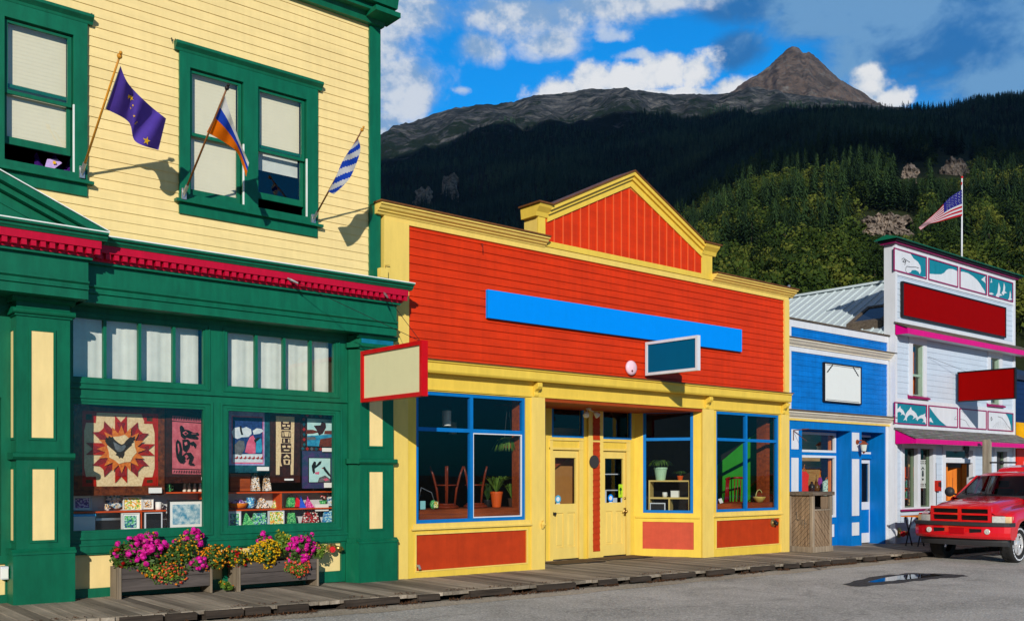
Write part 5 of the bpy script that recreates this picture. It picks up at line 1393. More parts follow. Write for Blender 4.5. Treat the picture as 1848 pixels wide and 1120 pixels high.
# 3 blue and white striped flag drooping along its pole
base, tip = at(565.5, 396, DU-.055), at(651.5, 238, 11.05)
t = thing('flag', 'blue and white striped flag drooping along its pole near the green corner board', 'flag', base, 'flags on angled poles on the yellow wall')
flag_pole(t, base, tip, .012, M['pole_dark'], M['pole_wood'])
yat = lambda f: (DU-.055)+(11.05-DU+.055)*f
top = [z2(1646,638,yat(.93)), z2(1656,690,yat(.9)), z2(1632,765,yat(.85)), z2(1600,828,yat(.8)), z2(1534,893,yat(.75))]
bot = [z2(1642,642,yat(.92)), z2(1606,690,yat(.82)-.03), z2(1572,745,yat(.72)-.05), z2(1540,820,yat(.6)-.05), z2(1508,880,yat(.5)-.03)]
build('flag_cloth', flag_cloth(top, bot, 44, 16, .03, lambda u, v: 0 if int((u+.16*(1-v))*8.2) % 2 == 0 else 1, 2), [cloth('royal blue cloth', S(14,58,165), .1, 8, trans=.25), cloth('off white cloth', S(186,190,198), .15, 8, trans=.3)], t, smooth=True)
# 4 stars and stripes on the mast behind the white false front
DF = 12.78
base = at(1735.5, 480, DF); base.z = 6.4; tip = at(1736, 322, DF)
t = thing('flag', 'red and white striped flag with a starry blue corner on a white mast', 'flag', base)
m = MB(); m.tube([base, tip], [.028, .02], 10); build('pole', m, M['white'], t, smooth=True)
m = MB(); m.ball(tip+Vector((0,0,.03)), .035, 8, 6); m.tube([tip+Vector((-.03,0,-.12)), tip+Vector((-.06,-.02,-.15)), tip+Vector((-.05,0,-.2))], .02, 6); build('finial', m, paint('red pulley', S(200,10,20)), t, smooth=True)
z6 = lambda x, y, d: (1640+x/6.221, 300+y/6.221, d)
top = [z6(600,262,DF-.03), z6(460,352,DF-.12), z6(330,492,DF-.25), z6(205,606,DF-.3), z6(112,686,DF-.38)]
bot = [z6(600,556,DF-.03), z6(470,588,DF-.14), z6(335,625,DF-.22), z6(230,650,DF-.3), z6(132,716,DF-.4)]
def us(u, v):
    if u < .38 and v < .54: return 2
    return 0 if int(v*13) % 2 == 0 else 1
uc = flag_cloth(top, bot, 50, 26, .05, us, 2.2); V = uc.v
fl = build('flag_cloth', uc, [cloth('red stripe cloth', S(206,14,40), .1, 8, trans=.3), cloth('white stripe cloth', S(232,228,232), .06, 8, trans=.3), cloth('navy canton cloth', S(46,44,140), .1, 8, trans=.3)], t, smooth=True)
sm = MB()
for r in range(9):
    for c in range(6 if r % 2 == 0 else 5):
        u = .03+.058*c+(.029 if r % 2 else 0); v = .04+.054*r
        i, j = int(u*50), int(v*26); p = Vector(V[i*27+j]); eu = (Vector(V[(i+1)*27+j])-p).normalized(); n = eu.cross(Vector((0,0,1))).normalized(); ez = n.cross(eu).normalized()
        if n.y > 0: n = -n
        star(sm, p+n*.012, eu, ez, n, .020); star(sm, p-n*.012, eu, ez, n, .020)
build('star', sm, M['white_edge'], fl)

# ------------------------------------------------------------------ planters and flowers
M['planter'] = wood('weathered grey brown planter boards', (.035,.029,.027), (.12,.10,.092), 'X', 9, .85)
M['planter_end'] = wood('weathered tan planter end', (.12,.09,.06), (.30,.24,.17), 'Z', 9, .85)
M['soil'] = paint('dark potting soil', (.03,.02,.012), .95, .4, .3, scale=20)
def planter(px0, px1, D, ztop, label):
    x0, x1 = fx(px0, D), fx(px1, D); y1 = D+.32; zb = BW((x0+x1)/2)
    t = thing('planter_box', label, 'planter', ((x0+x1)/2, D+.16, zb), 'wooden planter boxes before the shop window')
    m = MB(); h = (ztop-zb-.095)/2
    for k in range(2):
        m.box(x0+.03, x1-.03, D, D+.035, zb+.095+h*k, zb+.095+h*(k+1)-.004); m.box(x0+.03, x1-.03, y1-.035, y1, zb+.095+h*k, zb+.095+h*(k+1)-.004)
    build_split('side_board', m, M['planter'], t, bevel=.005)
    m = MB(); m.box(x0, x0+.029, D-.012, y1+.005, zb+.0, ztop-.01); m.box(x1-.029, x1, D-.012, y1+.005, zb+.0, ztop-.01)
    m.box(x0-.022, x0-.001, D-.012, D+.05, zb, ztop); build_split('end_board', m, M['planter_end'], t, bevel=.005)
    m = MB(); m.box(x0+.03, x1-.03, D+.036, y1-.036, ztop-.10, ztop-.05); build('soil', m, M['soil'], t)
    return x0, x1
P1 = planter(214.5, 383, 11.96, .575, 'grey plank planter box nearer the big green column')
P2 = planter(430, 575, 11.96, .535, 'grey plank planter box beside the red fire pipe inlet')
def leafmat(name, a, b):
    m, nt, out = new_mat(name); bs = node(nt, 'ShaderNodeBsdfPrincipled', Roughness=.55); bs.inputs['Specular IOR Level'].default_value = .3
    at_ = node(nt, 'ShaderNodeAttribute', attribute_name='tint'); cr = node(nt, 'ShaderNodeValToRGB')
    cr.color_ramp.elements[0].color = (*a, 1); cr.color_ramp.elements[1].color = (*b, 1); L(nt, at_.outputs['Fac'], cr.inputs[0]); L(nt, cr.outputs[0], bs.inputs['Base Color'])
    tr = node(nt, 'ShaderNodeBsdfTranslucent'); L(nt, cr.outputs[0], tr.inputs['Color']); mx = node(nt, 'ShaderNodeMixShader'); mx.inputs[0].default_value = .25
    L(nt, bs.outputs[0], mx.inputs[1]); L(nt, tr.outputs[0], mx.inputs[2]); L(nt, mx.outputs[0], out.inputs['Surface']); return m
M['leaf'] = leafmat('planter leaves', (.015,.05,.01), (.10,.20,.03))
M['leaf_lime'] = leafmat('lime leaves', (.05,.12,.012), (.22,.36,.05))
FC = {'magenta': leafmat('magenta petals', S(190,0,110), S(250,40,190)), 'yellow': leafmat('yellow petals', S(230,160,0), S(255,215,30)),
      'orange': leafmat('orange petals', S(220,110,0), S(255,180,30)), 'coral': leafmat('coral petals', S(220,50,30), S(255,120,80)), 'red': leafmat('red petals', S(130,0,8), S(215,14,20))}
rnd = random.Random(5)
def rdir(front=True):
    while True:
        d = Vector((rnd.gauss(0,1), rnd.gauss(0,1), rnd.gauss(0,1)))
        if d.length > .1:
            d.normalize()
            return d
def leaf(m, ts, c, n, r, asp=.55, t=None):
    a = n.cross(Vector((rnd.random()-.5, rnd.random()-.5, rnd.random()))).normalized(); b = n.cross(a)
    m.add([tuple(c-a*r), tuple(c+b*r*asp-n*r*.12), tuple(c+a*r), tuple(c-b*r*asp+n*r*.12)], [(0,1,2,3)])
    ts += [rnd.random() if t is None else t]*4
def plant(name, label, c, rad, nleaf, flowers, group=None, lm='leaf', lr=.027, droop=0.0):
    c = (c[0], c[1]-.045, c[2]-.01); nleaf = int(nleaf*2.3); rad = tuple(q*1.10 for q in rad)
    """bushy plant: leaf blades through an ellipsoid plus flower heads; flowers = [(colour, count, head radius, petals, upper only)]"""
    t = thing(name, label, 'flower', (c[0], c[1], c[2]-rad[2]), group)
    m = MB(); ts = []; C = Vector(c)
    lumps = [(Vector((rnd.uniform(-.6,.6)*rad[0], rnd.uniform(-.5,.5)*rad[1], rnd.uniform(-.5,.5)*rad[2])), rnd.uniform(.45,.7)) for _ in range(9)]
    def spot():
        o, s = rnd.choice(lumps); d = rdir(); q = rnd.random()**.4
        p = C+o+Vector((d.x*rad[0]*s*q, d.y*rad[1]*s*q, d.z*rad[2]*s*q))
        if droop: p.z -= droop*max(0, (C.y-p.y))/rad[1]*rad[2]
        return p, d
    for k in range(nleaf):
        p, d = spot(); n = (d+rdir()*.8+Vector((0,-.2,.3))).normalized(); leaf(m, ts, p, n, lr*rnd.uniform(.7,1.3), .5)
    for k in range(10):
        p, d = spot(); m.tube([C+Vector((rnd.uniform(-.3,.3)*rad[0],0,-rad[2])), p], .003, 4); ts += [.2]*(len(m.v)-len(ts))
    build('foliage', m, M[lm], t, tint=ts)
    for col, cnt, hr, pet, up in flowers:
        cnt = int(cnt*2.1); hr *= 1.1
        m = MB(); ts = []
        for k in range(cnt):
            for _ in range(30):
                o, s = rnd.choice(lumps); d = rdir()
                if up and d.z < -.1: continue
                if d.y > .35: continue
                break
            p = C+o+Vector((d.x*rad[0]*s, d.y*rad[1]*s, d.z*rad[2]*s))*1.04
            if droop: p.z -= droop*max(0, (C.y-p.y))/rad[1]*rad[2]
            for q in range(pet):
                e = rdir()
                if e.dot(d) < -.2: e = -e
                leaf(m, ts, p+e*hr*.75*rnd.uniform(.6,1), (e+rdir()*.3).normalized(), hr*(.5 if pet > 6 else .8), .85)
        build('blossom', m, FC[col], t, tint=ts)
    return t
def pp(px, py, D=12.1): return at(px, py, D)
plant('geranium', 'magenta geranium filling the tan-ended side of the planter nearer the big column', pp(250,1000,12.1), (.27,.17,.17), 700, [('magenta', 30, .042, 22, True), ('red', 3, .03, 14, True)])
plant('geranium', 'tall magenta geranium standing at the back of the planter nearer the big column', pp(268,976,12.2), (.15,.10,.16), 300, [('magenta', 12, .045, 24, True), ('orange', 8, .018, 8, True)])
plant('geranium', 'dark red geranium peeping over the outer end of the planter nearer the big column', pp(216,1003,12.08), (.10,.14,.13), 260, [('red', 8, .026, 14, False), ('magenta', 2, .03, 16, True)])
plant('marigold', 'green marigold bush dotted with small yellow orange flowers mid planter', pp(322,998,12.1), (.21,.17,.20), 700, [('orange', 40, .017, 8, False), ('yellow', 16, .015, 8, False)], lm='leaf')
plant('geranium', 'magenta geranium rising behind the yellow dotted marigold bush', pp(335,974,12.2), (.17,.10,.12), 240, [('magenta', 16, .042, 22, True), ('yellow', 10, .016, 8, True)])
plant('geranium', 'single low magenta geranium hanging over the board under the marigolds', pp(352,1014,11.97), (.10,.08,.07), 120, [('magenta', 7, .038, 20, False)])
plant('marigold', 'orange marigold mound leaning past the end of the planter', pp(381,995,12.05), (.17,.16,.19), 480, [('orange', 60, .019, 8, False)])
plant('trailing_flower', 'coral and orange trailing flower spilling down the front of the planter board', pp(287,1030,11.98), (.26,.11,.13), 650, [('coral', 32, .02, 8, False), ('orange', 10, .02, 8, False)], lm='leaf_lime', lr=.016, droop=.3)
plant('marigold', 'small yellow and red flowers at the near end of the planter by the fire pipe', pp(428,1003,12.08), (.14,.15,.13), 340, [('yellow', 26, .018, 8, False), ('red', 9, .024, 12, False), ('coral', 6, .02, 8, False)])
plant('chrysanthemum', 'dense yellow chrysanthemum mound in the planter by the fire pipe', pp(473,1001,12.03), (.23,.17,.19), 450, [('yellow', 200, .017, 9, False)])
plant('geranium', 'single magenta geranium head poking above the yellow chrysanthemum', pp(472,968,12.2), (.08,.07,.06), 60, [('magenta', 6, .04, 20, False)])
plant('green_plant', 'tall lime green leafy plant between the yellow and magenta flowers', pp(510,977,12.15), (.10,.10,.17), 360, [('yellow', 5, .015, 8, True)], lm='leaf_lime')
plant('geranium', 'large magenta geranium heaped at the fire pipe end of its planter', pp(541,986,12.1), (.21,.16,.23), 500, [('magenta', 48, .04, 22, False), ('orange', 6, .018, 8, False)])
plant('trailing_flower', 'coral trailing flower drooping below the large magenta geranium', pp(531,1022,11.98), (.17,.10,.12), 380, [('coral', 40, .02, 8, False)], lm='leaf_lime', lr=.016, droop=.3)
plant('green_plant', 'pale lime tuft of leaves at the very end beside the red pipe inlet', pp(575,992,12.08), (.07,.1,.1), 140, [('yellow', 6, .014, 7, True)], lm='leaf_lime')
plant('weed', 'small green weed growing between the two planter boxes', pp(405,1053,11.98), (.07,.07,.06), 120, [('orange', 3, .012, 6, True)], lm='leaf_lime')
# ------------------------------------------------------------------ shop window display: quilts, shelves, small goods
C = {}
def cl(key, rgb, rgb2=None, scale=30, var=.2):
    if key not in C: C[key] = cloth(key, rgb, var, scale, rgb2)
    return C[key]
brown = cl('brown batik', S(120,60,30), S(54,20,14), 16); redq = cl('red patchwork', S(176,30,14), S(150,20,10), 14); creamq = cl('cream quilting', S(226,204,160), S(200,172,128), 40)
wine = cl('wine patchwork', S(150,30,34), S(100,14,22), 30); gold = cl('golden patchwork', S(220,128,44), S(180,80,20), 30); dk = cl('black brown cloth', S(34,20,16), S(14,8,8), 20)
olive = cl('olive print', S(86,60,24), S(50,28,14), 30); pinkq = cl('pink batik', S(206,110,120), S(170,70,84), 12); choc = cl('chocolate batik', S(66,26,18), S(34,12,10), 14)
tealq = cl('teal batik', S(30,96,104), S(14,50,70), 12); lil = cl('lilac batik', S(170,170,210), S(120,120,180), 14); navyq = cl('navy snow print', S(40,70,130), S(20,34,80), 40); whiteq = cl('white snow cloth', S(220,226,226), S(180,196,206), 12)
purp = cl('purple teal batik', S(76,52,104), S(28,60,84), 10); ice = cl('ice blue cloth', S(186,222,216), S(160,204,204), 12); aqua = cl('aqua batik', S(60,160,190), S(30,110,150), 12); rose = cl('rose cloth', S(220,110,140), S(190,70,100), 14); rust = cl('rust cloth', S(120,50,26), S(80,30,16), 14); grayq = cl('grey rock cloth', S(110,112,116), S(70,72,76), 14)
M['card'] = paint('white card', S(232,232,226), .6, .04, 0)
def quilt(name, label, px0, px1, py0, py1, D, border, art, card=None, sag=0.0):
    cxp = (px0+px1)/2; x0, x1 = fx(px0, D), fx(px1, D); z1, z0 = fz(cxp, py0, D), fz(cxp, py1, D)
    t = thing(name, label, 'quilt', ((x0+x1)/2, D, z0), 'quilts hanging in the shop window')
    m = MB(); n = 12
    mats = [border]; idx = {border.name: 0}
    top = [(x0+(x1-x0)*k/n, z1-sag*math.sin(PI*k/n)) for k in range(n+1)]
    m.prism_xz([(x0,z0),(x1,z0)]+top[::-1], D, D+.02, 0)
    for k, (mat, poly) in enumerate(art):
        if mat.name not in idx: idx[mat.name] = len(mats); mats.append(mat)
        P = [(x0+(x1-x0)*u, z0+(z1-z0)*v) for u, v in poly]
        m.flat(P, D-.0012*(k+1), idx[mat.name])
    build('cloth', m, mats, t)
    if card:
        u, v, w, h = card; m = MB(); xx, zc = x0+(x1-x0)*u, z0+(z1-z0)*v
        m.box(xx, xx+w, D-.06, D-.056, zc, zc+h); build('price_card', m, M['card'], t)
    return t
R = lambda u0, u1, v0, v1: [(u0,v0),(u1,v0),(u1,v1),(u0,v1)]
def rot(pts, a, c=(.507,.508), asp=1.0):
    return [(c[0]+x*math.cos(a)-y*math.sin(a), c[1]+(x*math.sin(a)+y*math.cos(a))*asp) for x, y in pts]
art = [(redq, R(.10,.925,.10,.92)), (creamq, [(.25,.10),(.74,.10),(.76,.18),(.86,.20),(.885,.30),(.885,.70),(.86,.80),(.76,.84),(.74,.905),(.25,.905),(.245,.82),(.14,.80),(.12,.70),(.12,.30),(.14,.20),(.245,.18)])]
for u0, u1, v0, v1 in ((.115,.23,.80,.905),(.775,.89,.81,.905),(.115,.23,.115,.195),(.775,.89,.115,.19)): art += [(redq, R(u0-.01,u1+.012,v0-.01,v1+.01)), (olive, R(u0+.02,u1-.03,v0+.02,v1-.02))]
for k in range(8):
    a = k*PI/4; w = .062 if k % 2 == 0 else .085; rt = .375 if k % 2 == 0 else .345
    art.append((wine if k % 2 else redq, rot([(-w*1.05,.17),(w*1.05,.17),(w*1.05,rt),(0,rt-.075),(-w*1.05,rt)], a)))
for k in range(8):
    a = k*PI/4; art.append((wine if k % 2 == 0 else redq, rot([(0,.17),(w*.5,.30),(0,rt-.05),(-.05,.3)], a)))
for k in range(16):
    a = k*PI/8; art.append((gold, rot([(-.05,.13),(.05,.13),(.0,.265)], a)))
art.append((creamq, [(.507+.165*math.cos(k*PI/8+.2)*(1 if k % 2 else .88), .508+.165*math.sin(k*PI/8+.2)*(1 if k % 2 else .88)) for k in range(16)]))
E = lambda pts: [((x-115)/625, 1-(y-190)/610) for x, y in pts]
birdq = cl('dark brown feather cloth', S(58,36,26), S(34,20,16), 30)
K = lambda pts: [(432+(x-432)*.92, 476+(y-476)*.86) for x, y in pts]
art.append((birdq, E(K([(308,432),(316,398),(330,408),(338,388),(352,402),(362,394),(376,416),(402,440),(428,456),(446,448),(462,424),(482,404),(500,390),(506,398),(532,386),(526,404),(534,410),(518,426),(522,436),(504,448),(506,460),(486,478),(462,502),(452,514),(450,540),(436,566),(424,556),(414,566),(404,548),(384,538),(392,524),(368,500),(344,480),(322,458)]))))
art.append((grayq, E(K([(366,432),(398,452),(428,466),(450,456),(462,470),(446,496),(424,512),(400,512),(382,492)]))))
quilt('quilt', 'big brown edged quilt with a red star and a diving eagle', 131, 297, 730, 893, 12.62, brown, art, (.80,.02,.17,.07), .05)
# figure drawing on pink: an upright long snouted animal in bold black bands
Q = lambda pts: [((x-735)/265, 1-(y-205)/505) for x, y in pts]
art = [(pinkq, Q([(778,262),(972,270),(972,652),(778,648)])), (dk, Q([(778,295),(972,302),(972,308),(778,301)])), (dk, Q([(778,612),(972,617),(972,623),(778,618)]))]
for k in range(12):
    x = 784+k*16; art.append((dk, Q([(x,290),(x+6,290),(x+12,270),(x+6,270)]))); art.append((dk, Q([(x,643),(x+6,643),(x+12,626),(x+6,626)])))
for p in ([(820,340),(828,325),(842,330),(850,352),(880,355),(915,372),(948,370),(945,385),(905,388),(945,398),(940,412),(890,408),(860,400),(850,412),(830,400)],
          [(838,420),(880,418),(890,440),(880,470),(860,500),(842,490)], [(885,440),(915,430),(930,445),(925,470),(915,468),(914,450),(895,456)],
          [(795,440),(805,420),(820,430),(832,480),(830,530),(840,550),(835,575),(815,570),(800,540),(793,490)], [(835,530),(860,508),(895,505),(912,530),(900,560),(890,572),(920,580),(912,590),(878,585),(885,545),(870,530),(850,545),(855,560),(838,578),(828,560)]):
    art.append((dk, Q(p)))
for p in ([(838,375),(860,362),(878,378),(858,392)], [(850,440),(868,434),(872,452),(856,460)], [(805,450),(812,445),(820,490),(812,520)], [(852,528),(868,520),(878,535),(862,548)], [(898,378),(930,377),(930,380),(898,382)]):
    art.append((pinkq, Q(p)))
for p in ([(848,377),(862,370),(870,379),(858,386)],): art.append((dk, Q(p)))
quilt('quilt', 'narrow dark brown quilt with a black animal figure on pink', 299, 370, 735, 871, 12.60, choc, art, (.86,.04,.07,.04))
Q = lambda pts: [((x-85)/280, 1-(y-235)/405) for x, y in pts]
art = [(tealq, R(.9,1,0,1)), (lil, R(0,.86,.12,1)), (rose, R(.06,.83,.145,.93)), (navyq, R(.085,.81,.17,.91)), (whiteq, Q([(110,520),(310,515),(312,572),(110,572)])),
  (whiteq, Q([(102,370),(120,345),(150,338),(175,345),(200,335),(232,350),(236,380),(215,402),(170,405),(140,418),(112,405)])), (whiteq, Q([(242,360),(270,342),(305,345),(318,360),(290,378),(250,385)])),
  (grayq, Q([(118,460),(150,425),(185,430),(190,480),(165,525),(125,515)])), (rose, Q([(205,440),(225,400),(245,390),(262,420),(262,510),(225,515),(190,505)])), (aqua, Q([(268,420),(300,410),(308,480),(300,508),(262,505)])), (dk, Q([(155,330),(165,330),(170,365),(178,388),(165,390),(156,360)])), (dk, Q([(250,420),(285,400),(290,412),(258,440)]))]
for k in range(7): art.append((redq, Q([(118+k*28,545-(k%2)*4),(132+k*28,540),(138+k*28,528),(144+k*28,543),(132+k*28,550)])))
quilt('quilt', 'blue snow scene quilt with figures under white clouds', 413, 487.5, 743, 852, 12.60, tealq, art, (.63,.03,.18,.055))
Q = lambda pts: [((x-368)/205, 1-(y-245)/465) for x, y in pts]
art = [(creamq, Q([(405,265),(532,265),(525,658),(405,658)])), (choc, Q([(430,600),(505,600),(505,658),(430,658)]))]
for p in ([(438,300),(450,298),(455,312),(490,312),(497,298),(508,302),(506,355),(440,355)], [(442,362),(505,362),(508,408),(440,408)], [(445,412),(502,412),(502,445),(445,445)], [(436,448),(508,448),(506,508),(438,508)], [(440,514),(506,514),(508,570),(500,604),(446,604),(436,570)]): art.append((choc, Q(p)))
for p in ([(446,322),(468,320),(470,332),(448,336)], [(480,320),(500,322),(498,336),(478,332)], [(456,342),(492,342),(488,349),(460,349)], [(458,368),(490,368),(486,400),(462,400)], [(446,372),(453,370),(455,400),(446,400)], [(494,370),(500,372),(500,400),(492,400)], [(452,418),(462,418),(462,440),(452,440)], [(484,418),(494,418),(494,440),(484,440)],
          [(444,462),(466,460),(468,474),(446,478)], [(480,460),(502,462),(500,478),(478,474)], [(452,488),(494,488),(490,497),(456,497)], [(450,540),(474,520),(497,540),(485,545),(474,535),(462,546)], [(450,555),(474,552),(498,556),(494,590),(454,590)]): art.append((creamq, Q(p)))
art.append((choc, Q([(462,560),(486,560),(482,584),(466,584)])))
quilt('quilt', 'tall chocolate quilt with a cream carved pole design', 488, 542, 745.5, 870, 12.58, choc, art, (.4,.03,.14,.025))
Q = lambda pts: [((x-570)/232, 1-(y-245)/255) for x, y in pts]
art = []
for k in range(8):
    for (x, y) in ((582+k*29,262),(582+k*29,487)): art.append(((tealq, redq, grayq)[k % 3], Q([(x-12,y),(x,y-13),(x+12,y),(x,y+13)])))
for k in range(6):
    for x in (585, 788): art.append(((redq, tealq)[k % 2], Q([(x-11,290+k*34),(x,277+k*34),(x+11,290+k*34),(x,303+k*34)])))
art += [(ice, Q([(604,282),(770,285),(772,470),(604,468)])), (aqua, Q([(604,400),(772,385),(772,470),(604,468)])), (rust, Q([(690,420),(772,405),(772,470),(680,470)])), (rust, Q([(596,360),(640,358),(690,372),(640,385),(596,388)])), (rust, Q([(720,362),(772,360),(772,385),(715,385)])), (choc, Q([(645,330),(690,326),(700,300),(725,312),(728,340),(705,382),(680,395),(665,360)])), (grayq, Q([(604,408),(655,405),(660,425),(604,428)]))]
quilt('quilt', 'small brown quilt of a raven flying over aqua water', 543, 605.5, 745.5, 813, 12.60, choc, art, (.55,-.02,.20,.055))
Q = lambda pts: [((x-582)/220, 1-(y-502)/250) for x, y in pts]
art = [(dk, Q([(618,545),(770,545),(770,715),(618,715)])), (ice, Q([(624,550),(764,550),(764,710),(624,710)])), (grayq, Q([(690,680),(730,665),(764,690),(764,710),(680,710)])), (rose, Q([(716,690),(740,682),(756,695),(730,704)])),
  (dk, Q([(645,640),(640,600),(655,570),(668,575),(668,600),(690,572),(706,568),(700,588),(680,605),(660,620),(662,645),(652,655)])), (rose, Q([(660,645),(690,640),(688,658),(664,656)])), (dk, Q([(712,612),(726,605),(735,622),(760,655),(764,675),(750,665),(722,632)])), (redq, Q([(704,615),(713,612),(714,622)]))]
quilt('quilt', 'small purple quilt with two puffins on ice blue', 546, 606, 813.5, 880.5, 12.585, purp, art, (.58,.02,.20,.07))
# shelves
M['shelf'] = paint('orange red shelf board', S(206,76,24), .45, .15, .1)
def shelf(label, pxa, pxb, pys, pyv, D, dividers, depth=.26):
    xa, xb = fx(pxa, D), fx(pxb, D); t = thing('display_shelf', label, 'shelf', ((xa+xb)/2, D+.2, .96))
    zs = []
    for py, a, b in pys:
        z = fz((pxa+pxb)/2, py, D); m = MB(); m.box(fx(a, D), fx(b, D), D, D+depth, z-.018, z); build('shelf_board', m, M['shelf'], t); zs.append(z)
    for px, za, zb in dividers:
        m = MB(); x = fx(px, D); m.box(x-.012, x+.012, D+.01, D+depth-.01, za, zb); build('divider', m, M['shelf'], t)
    m = MB(); m.box(xa, xb, D+depth, D+depth+.02, .96, zs[0]-.02); build('back_panel', m, paint('pale grey back board', S(205,208,208), .6, .1, 0), t)
    return zs
DSf = 12.66
zsl = shelf('orange red display shelf under the big star quilt', 131, 372, [(888, 290, 372), (920.5, 131, 300)], None, DSf, [(255, .96, fz(255,920,DSf)), (372, .96, fz(370,888,DSf))])
zsr = shelf('orange red display shelf under the smaller quilts', 410, 608, [(886.5, 410, 608), (917, 410, 608)], None, DSf, [(508, .96, fz(508,887,DSf)-.02)])
def tex(name, cols, scale=30):
    """multi-coloured printed pattern"""
    m, nt, out = new_mat(name); b = node(nt, 'ShaderNodeBsdfPrincipled', Roughness=.5); g = node(nt, 'ShaderNodeNewGeometry')
    v = node(nt, 'ShaderNodeTexVoronoi', Scale=float(scale)*1.7); L(nt, g.outputs['Position'], v.inputs['Vector']); sp = node(nt, 'ShaderNodeSeparateColor'); L(nt, v.outputs['Color'], sp.inputs[0])
    cr = node(nt, 'ShaderNodeValToRGB'); cr.color_ramp.interpolation = 'CONSTANT'; e = cr.color_ramp.elements
    e[0].position = 0; e[0].color = (*cols[0], 1); e[1].position = 1/len(cols); e[1].color = (*cols[1], 1)
    for k, c in enumerate(cols[2:]): q = e.new((k+2)/len(cols)); q.color = (*c, 1)
    L(nt, sp.outputs[0], cr.inputs[0]); L(nt, cr.outputs[0], b.inputs['Base Color']); L(nt, b.outputs[0], out.inputs['Surface']); return m
T1 = tex('blue picture print', [S(190,214,224), S(90,150,180), S(220,230,230), S(60,100,140), S(200,190,160)], 26); T2 = tex('yellow green print', [S(240,230,120), S(120,180,60), S(250,250,220), S(240,160,60)], 40)
T3 = tex('blue green print', [S(30,110,140), S(90,190,90), S(16,60,110), S(160,210,190)], 36); T4 = tex('red black white print', [S(180,20,30), S(20,20,20), S(220,215,205), S(150,30,40)], 36); T5 = tex('purple print', [S(110,60,150), S(60,40,110), S(210,190,220)], 40)
T6 = tex('spotted white print', [S(230,228,220), S(230,228,220), S(60,60,60), S(210,150,60)], 50); T7 = tex('green glaze print', [S(60,170,90), S(30,120,70), S(120,200,120)], 40); T8 = tex('magenta spotted print', [S(200,20,130), S(160,10,100), S(240,120,190)], 60); T9 = tex('aqua print', [S(60,160,200), S(40,110,180), S(180,220,220)], 36)
def picture(label, px0, px1, py0, py1, D, fcol, mat_w, pic, lean=.05):
    x0, x1 = fx(px0, D), fx(px1, D); c = (px0+px1)/2; z0, z1 = fz(c, py1, D), fz(c, py0, D)
    t = thing('framed_picture', label, 'picture', ((x0+x1)/2, D, z0)); w = min(x1-x0, z1-z0)
    m = MB(); m.frame_xz(x0, x1, z0, z1, D-.02, D+.02, w*.05); build('frame', m, fcol, t)
    m = MB(); m.box(x0+w*.05, x1-w*.05, D-.006, D+.01, z0+w*.05, z1-w*.05); build('mat_board', m, mat_w, t)
    m = MB(); k = w*.16; m.box(x0+k, x1-k, D-.010, D-.0065, z0+k, z1-k); build('print', m, pic, t)
picture('large landscape print in a grey frame at the bottom of the quilt window', 302.5, 368.5, 901, 953.5, 12.62, M['iron'], M['card'], cl('pale blue landscape print', S(206,222,222), S(70,140,170), 16))
picture('framed purple picture on the shelf under the big quilt', 131, 165, 894, 920, 12.80, M['white'], M['card'], T5)
picture('yellow green floral print card on the shelf under the big quilt', 222, 255, 896, 919.5, 12.78, M['card'], T2, T2)
picture('small print of a house beside the white mug', 256, 276, 899, 918, 12.78, M['card'], M['card'], T6)
picture('plain black picture with thin pale frame beside the large print', 261, 292, 924, 955, 12.66, M['white'], M['black'], M['black'])
picture('white sheet with small dark blue inset picture', 219, 251, 925, 956.5, 12.66, M['card'], M['card'], T3)
picture('white framed mosaic print in the bottom corner of the second window', 411.5, 434, 922, 951, 12.66, M['white'], M['card'], T3)
picture('yellow dotted print with white border leaning on the divider', 484, 512, 921, 949, 12.66, M['white'], T2, T2)
def item(name, label, cat, loc, parts):
    t = thing(name, label, cat, loc)
    for pn, mb, mat, sm in parts: build(pn, mb, mat, t, smooth=sm)
    return t
def boxy(name, label, cat, px0, px1, py0, py1, D, dep, mat, lidmat=None):
    c = (px0+px1)/2; x0, x1 = fx(px0, D), fx(px1, D); z0, z1 = fz(c, py1, D), fz(c, py0, D)
    m = MB(); m.box(x0, x1, D, D+dep, z0, z1 if lidmat is None else z1-.03); ps = [('body', m, mat, False)]
    if lidmat is not None:
        m = MB(); m.box(x0-.006, x1+.006, D-.006, D+dep+.006, z1-.029, z1); ps.append(('lid', m, lidmat, False))
    return item(name, label, cat, ((x0+x1)/2, D, z0), ps)
boxy('storage_box', 'pale box with bright blue rim at the bottom of the quilt window', 'box', 131, 172, 927, 957, 12.66, .2, M['card'], paint('bright cyan plastic', S(60,180,230)))
boxy('counter_printer', 'grey and black printer behind the white sheet', 'printer', 174, 217, 934, 957, 12.8, .2, M['black'], M['steel'])
boxy('wooden_box', 'brown wooden chest on the upper shelf behind the snow quilt', 'box', 416, 452, 854, 885.5, 12.80, .2, M['interior_wood'], M['interior_wood'])
def mug(label, px, py0, py1, D, mat):
    z0, z1 = fz(px, py1, D), fz(px, py0, D); x = fx(px, D); r = (z1-z0)*.38
    m = MB(); m.lathe([(r*.85,0),(r,.01),(r,z1-z0),(r*.88,z1-z0),(r*.85,.02),(0,.02)], (x, D, z0), 16)
    h = MB(); h.tube([(x+r*.9,D,z0+(z1-z0)*.8),(x+r*1.6,D,z0+(z1-z0)*.75),(x+r*1.65,D,z0+(z1-z0)*.35),(x+r*.9,D,z0+(z1-z0)*.2)], .008, 6)
    item('mug', label, 'mug', (x, D, z0), [('cup', m, mat, True), ('handle', h, mat, True)])
mug('white mug with dark ring next to the small house print', 286, 905, 919, 12.80, M['card']); mug('white and black cup beside the flowered plate', 193, 909, 919.5, 12.80, T6)
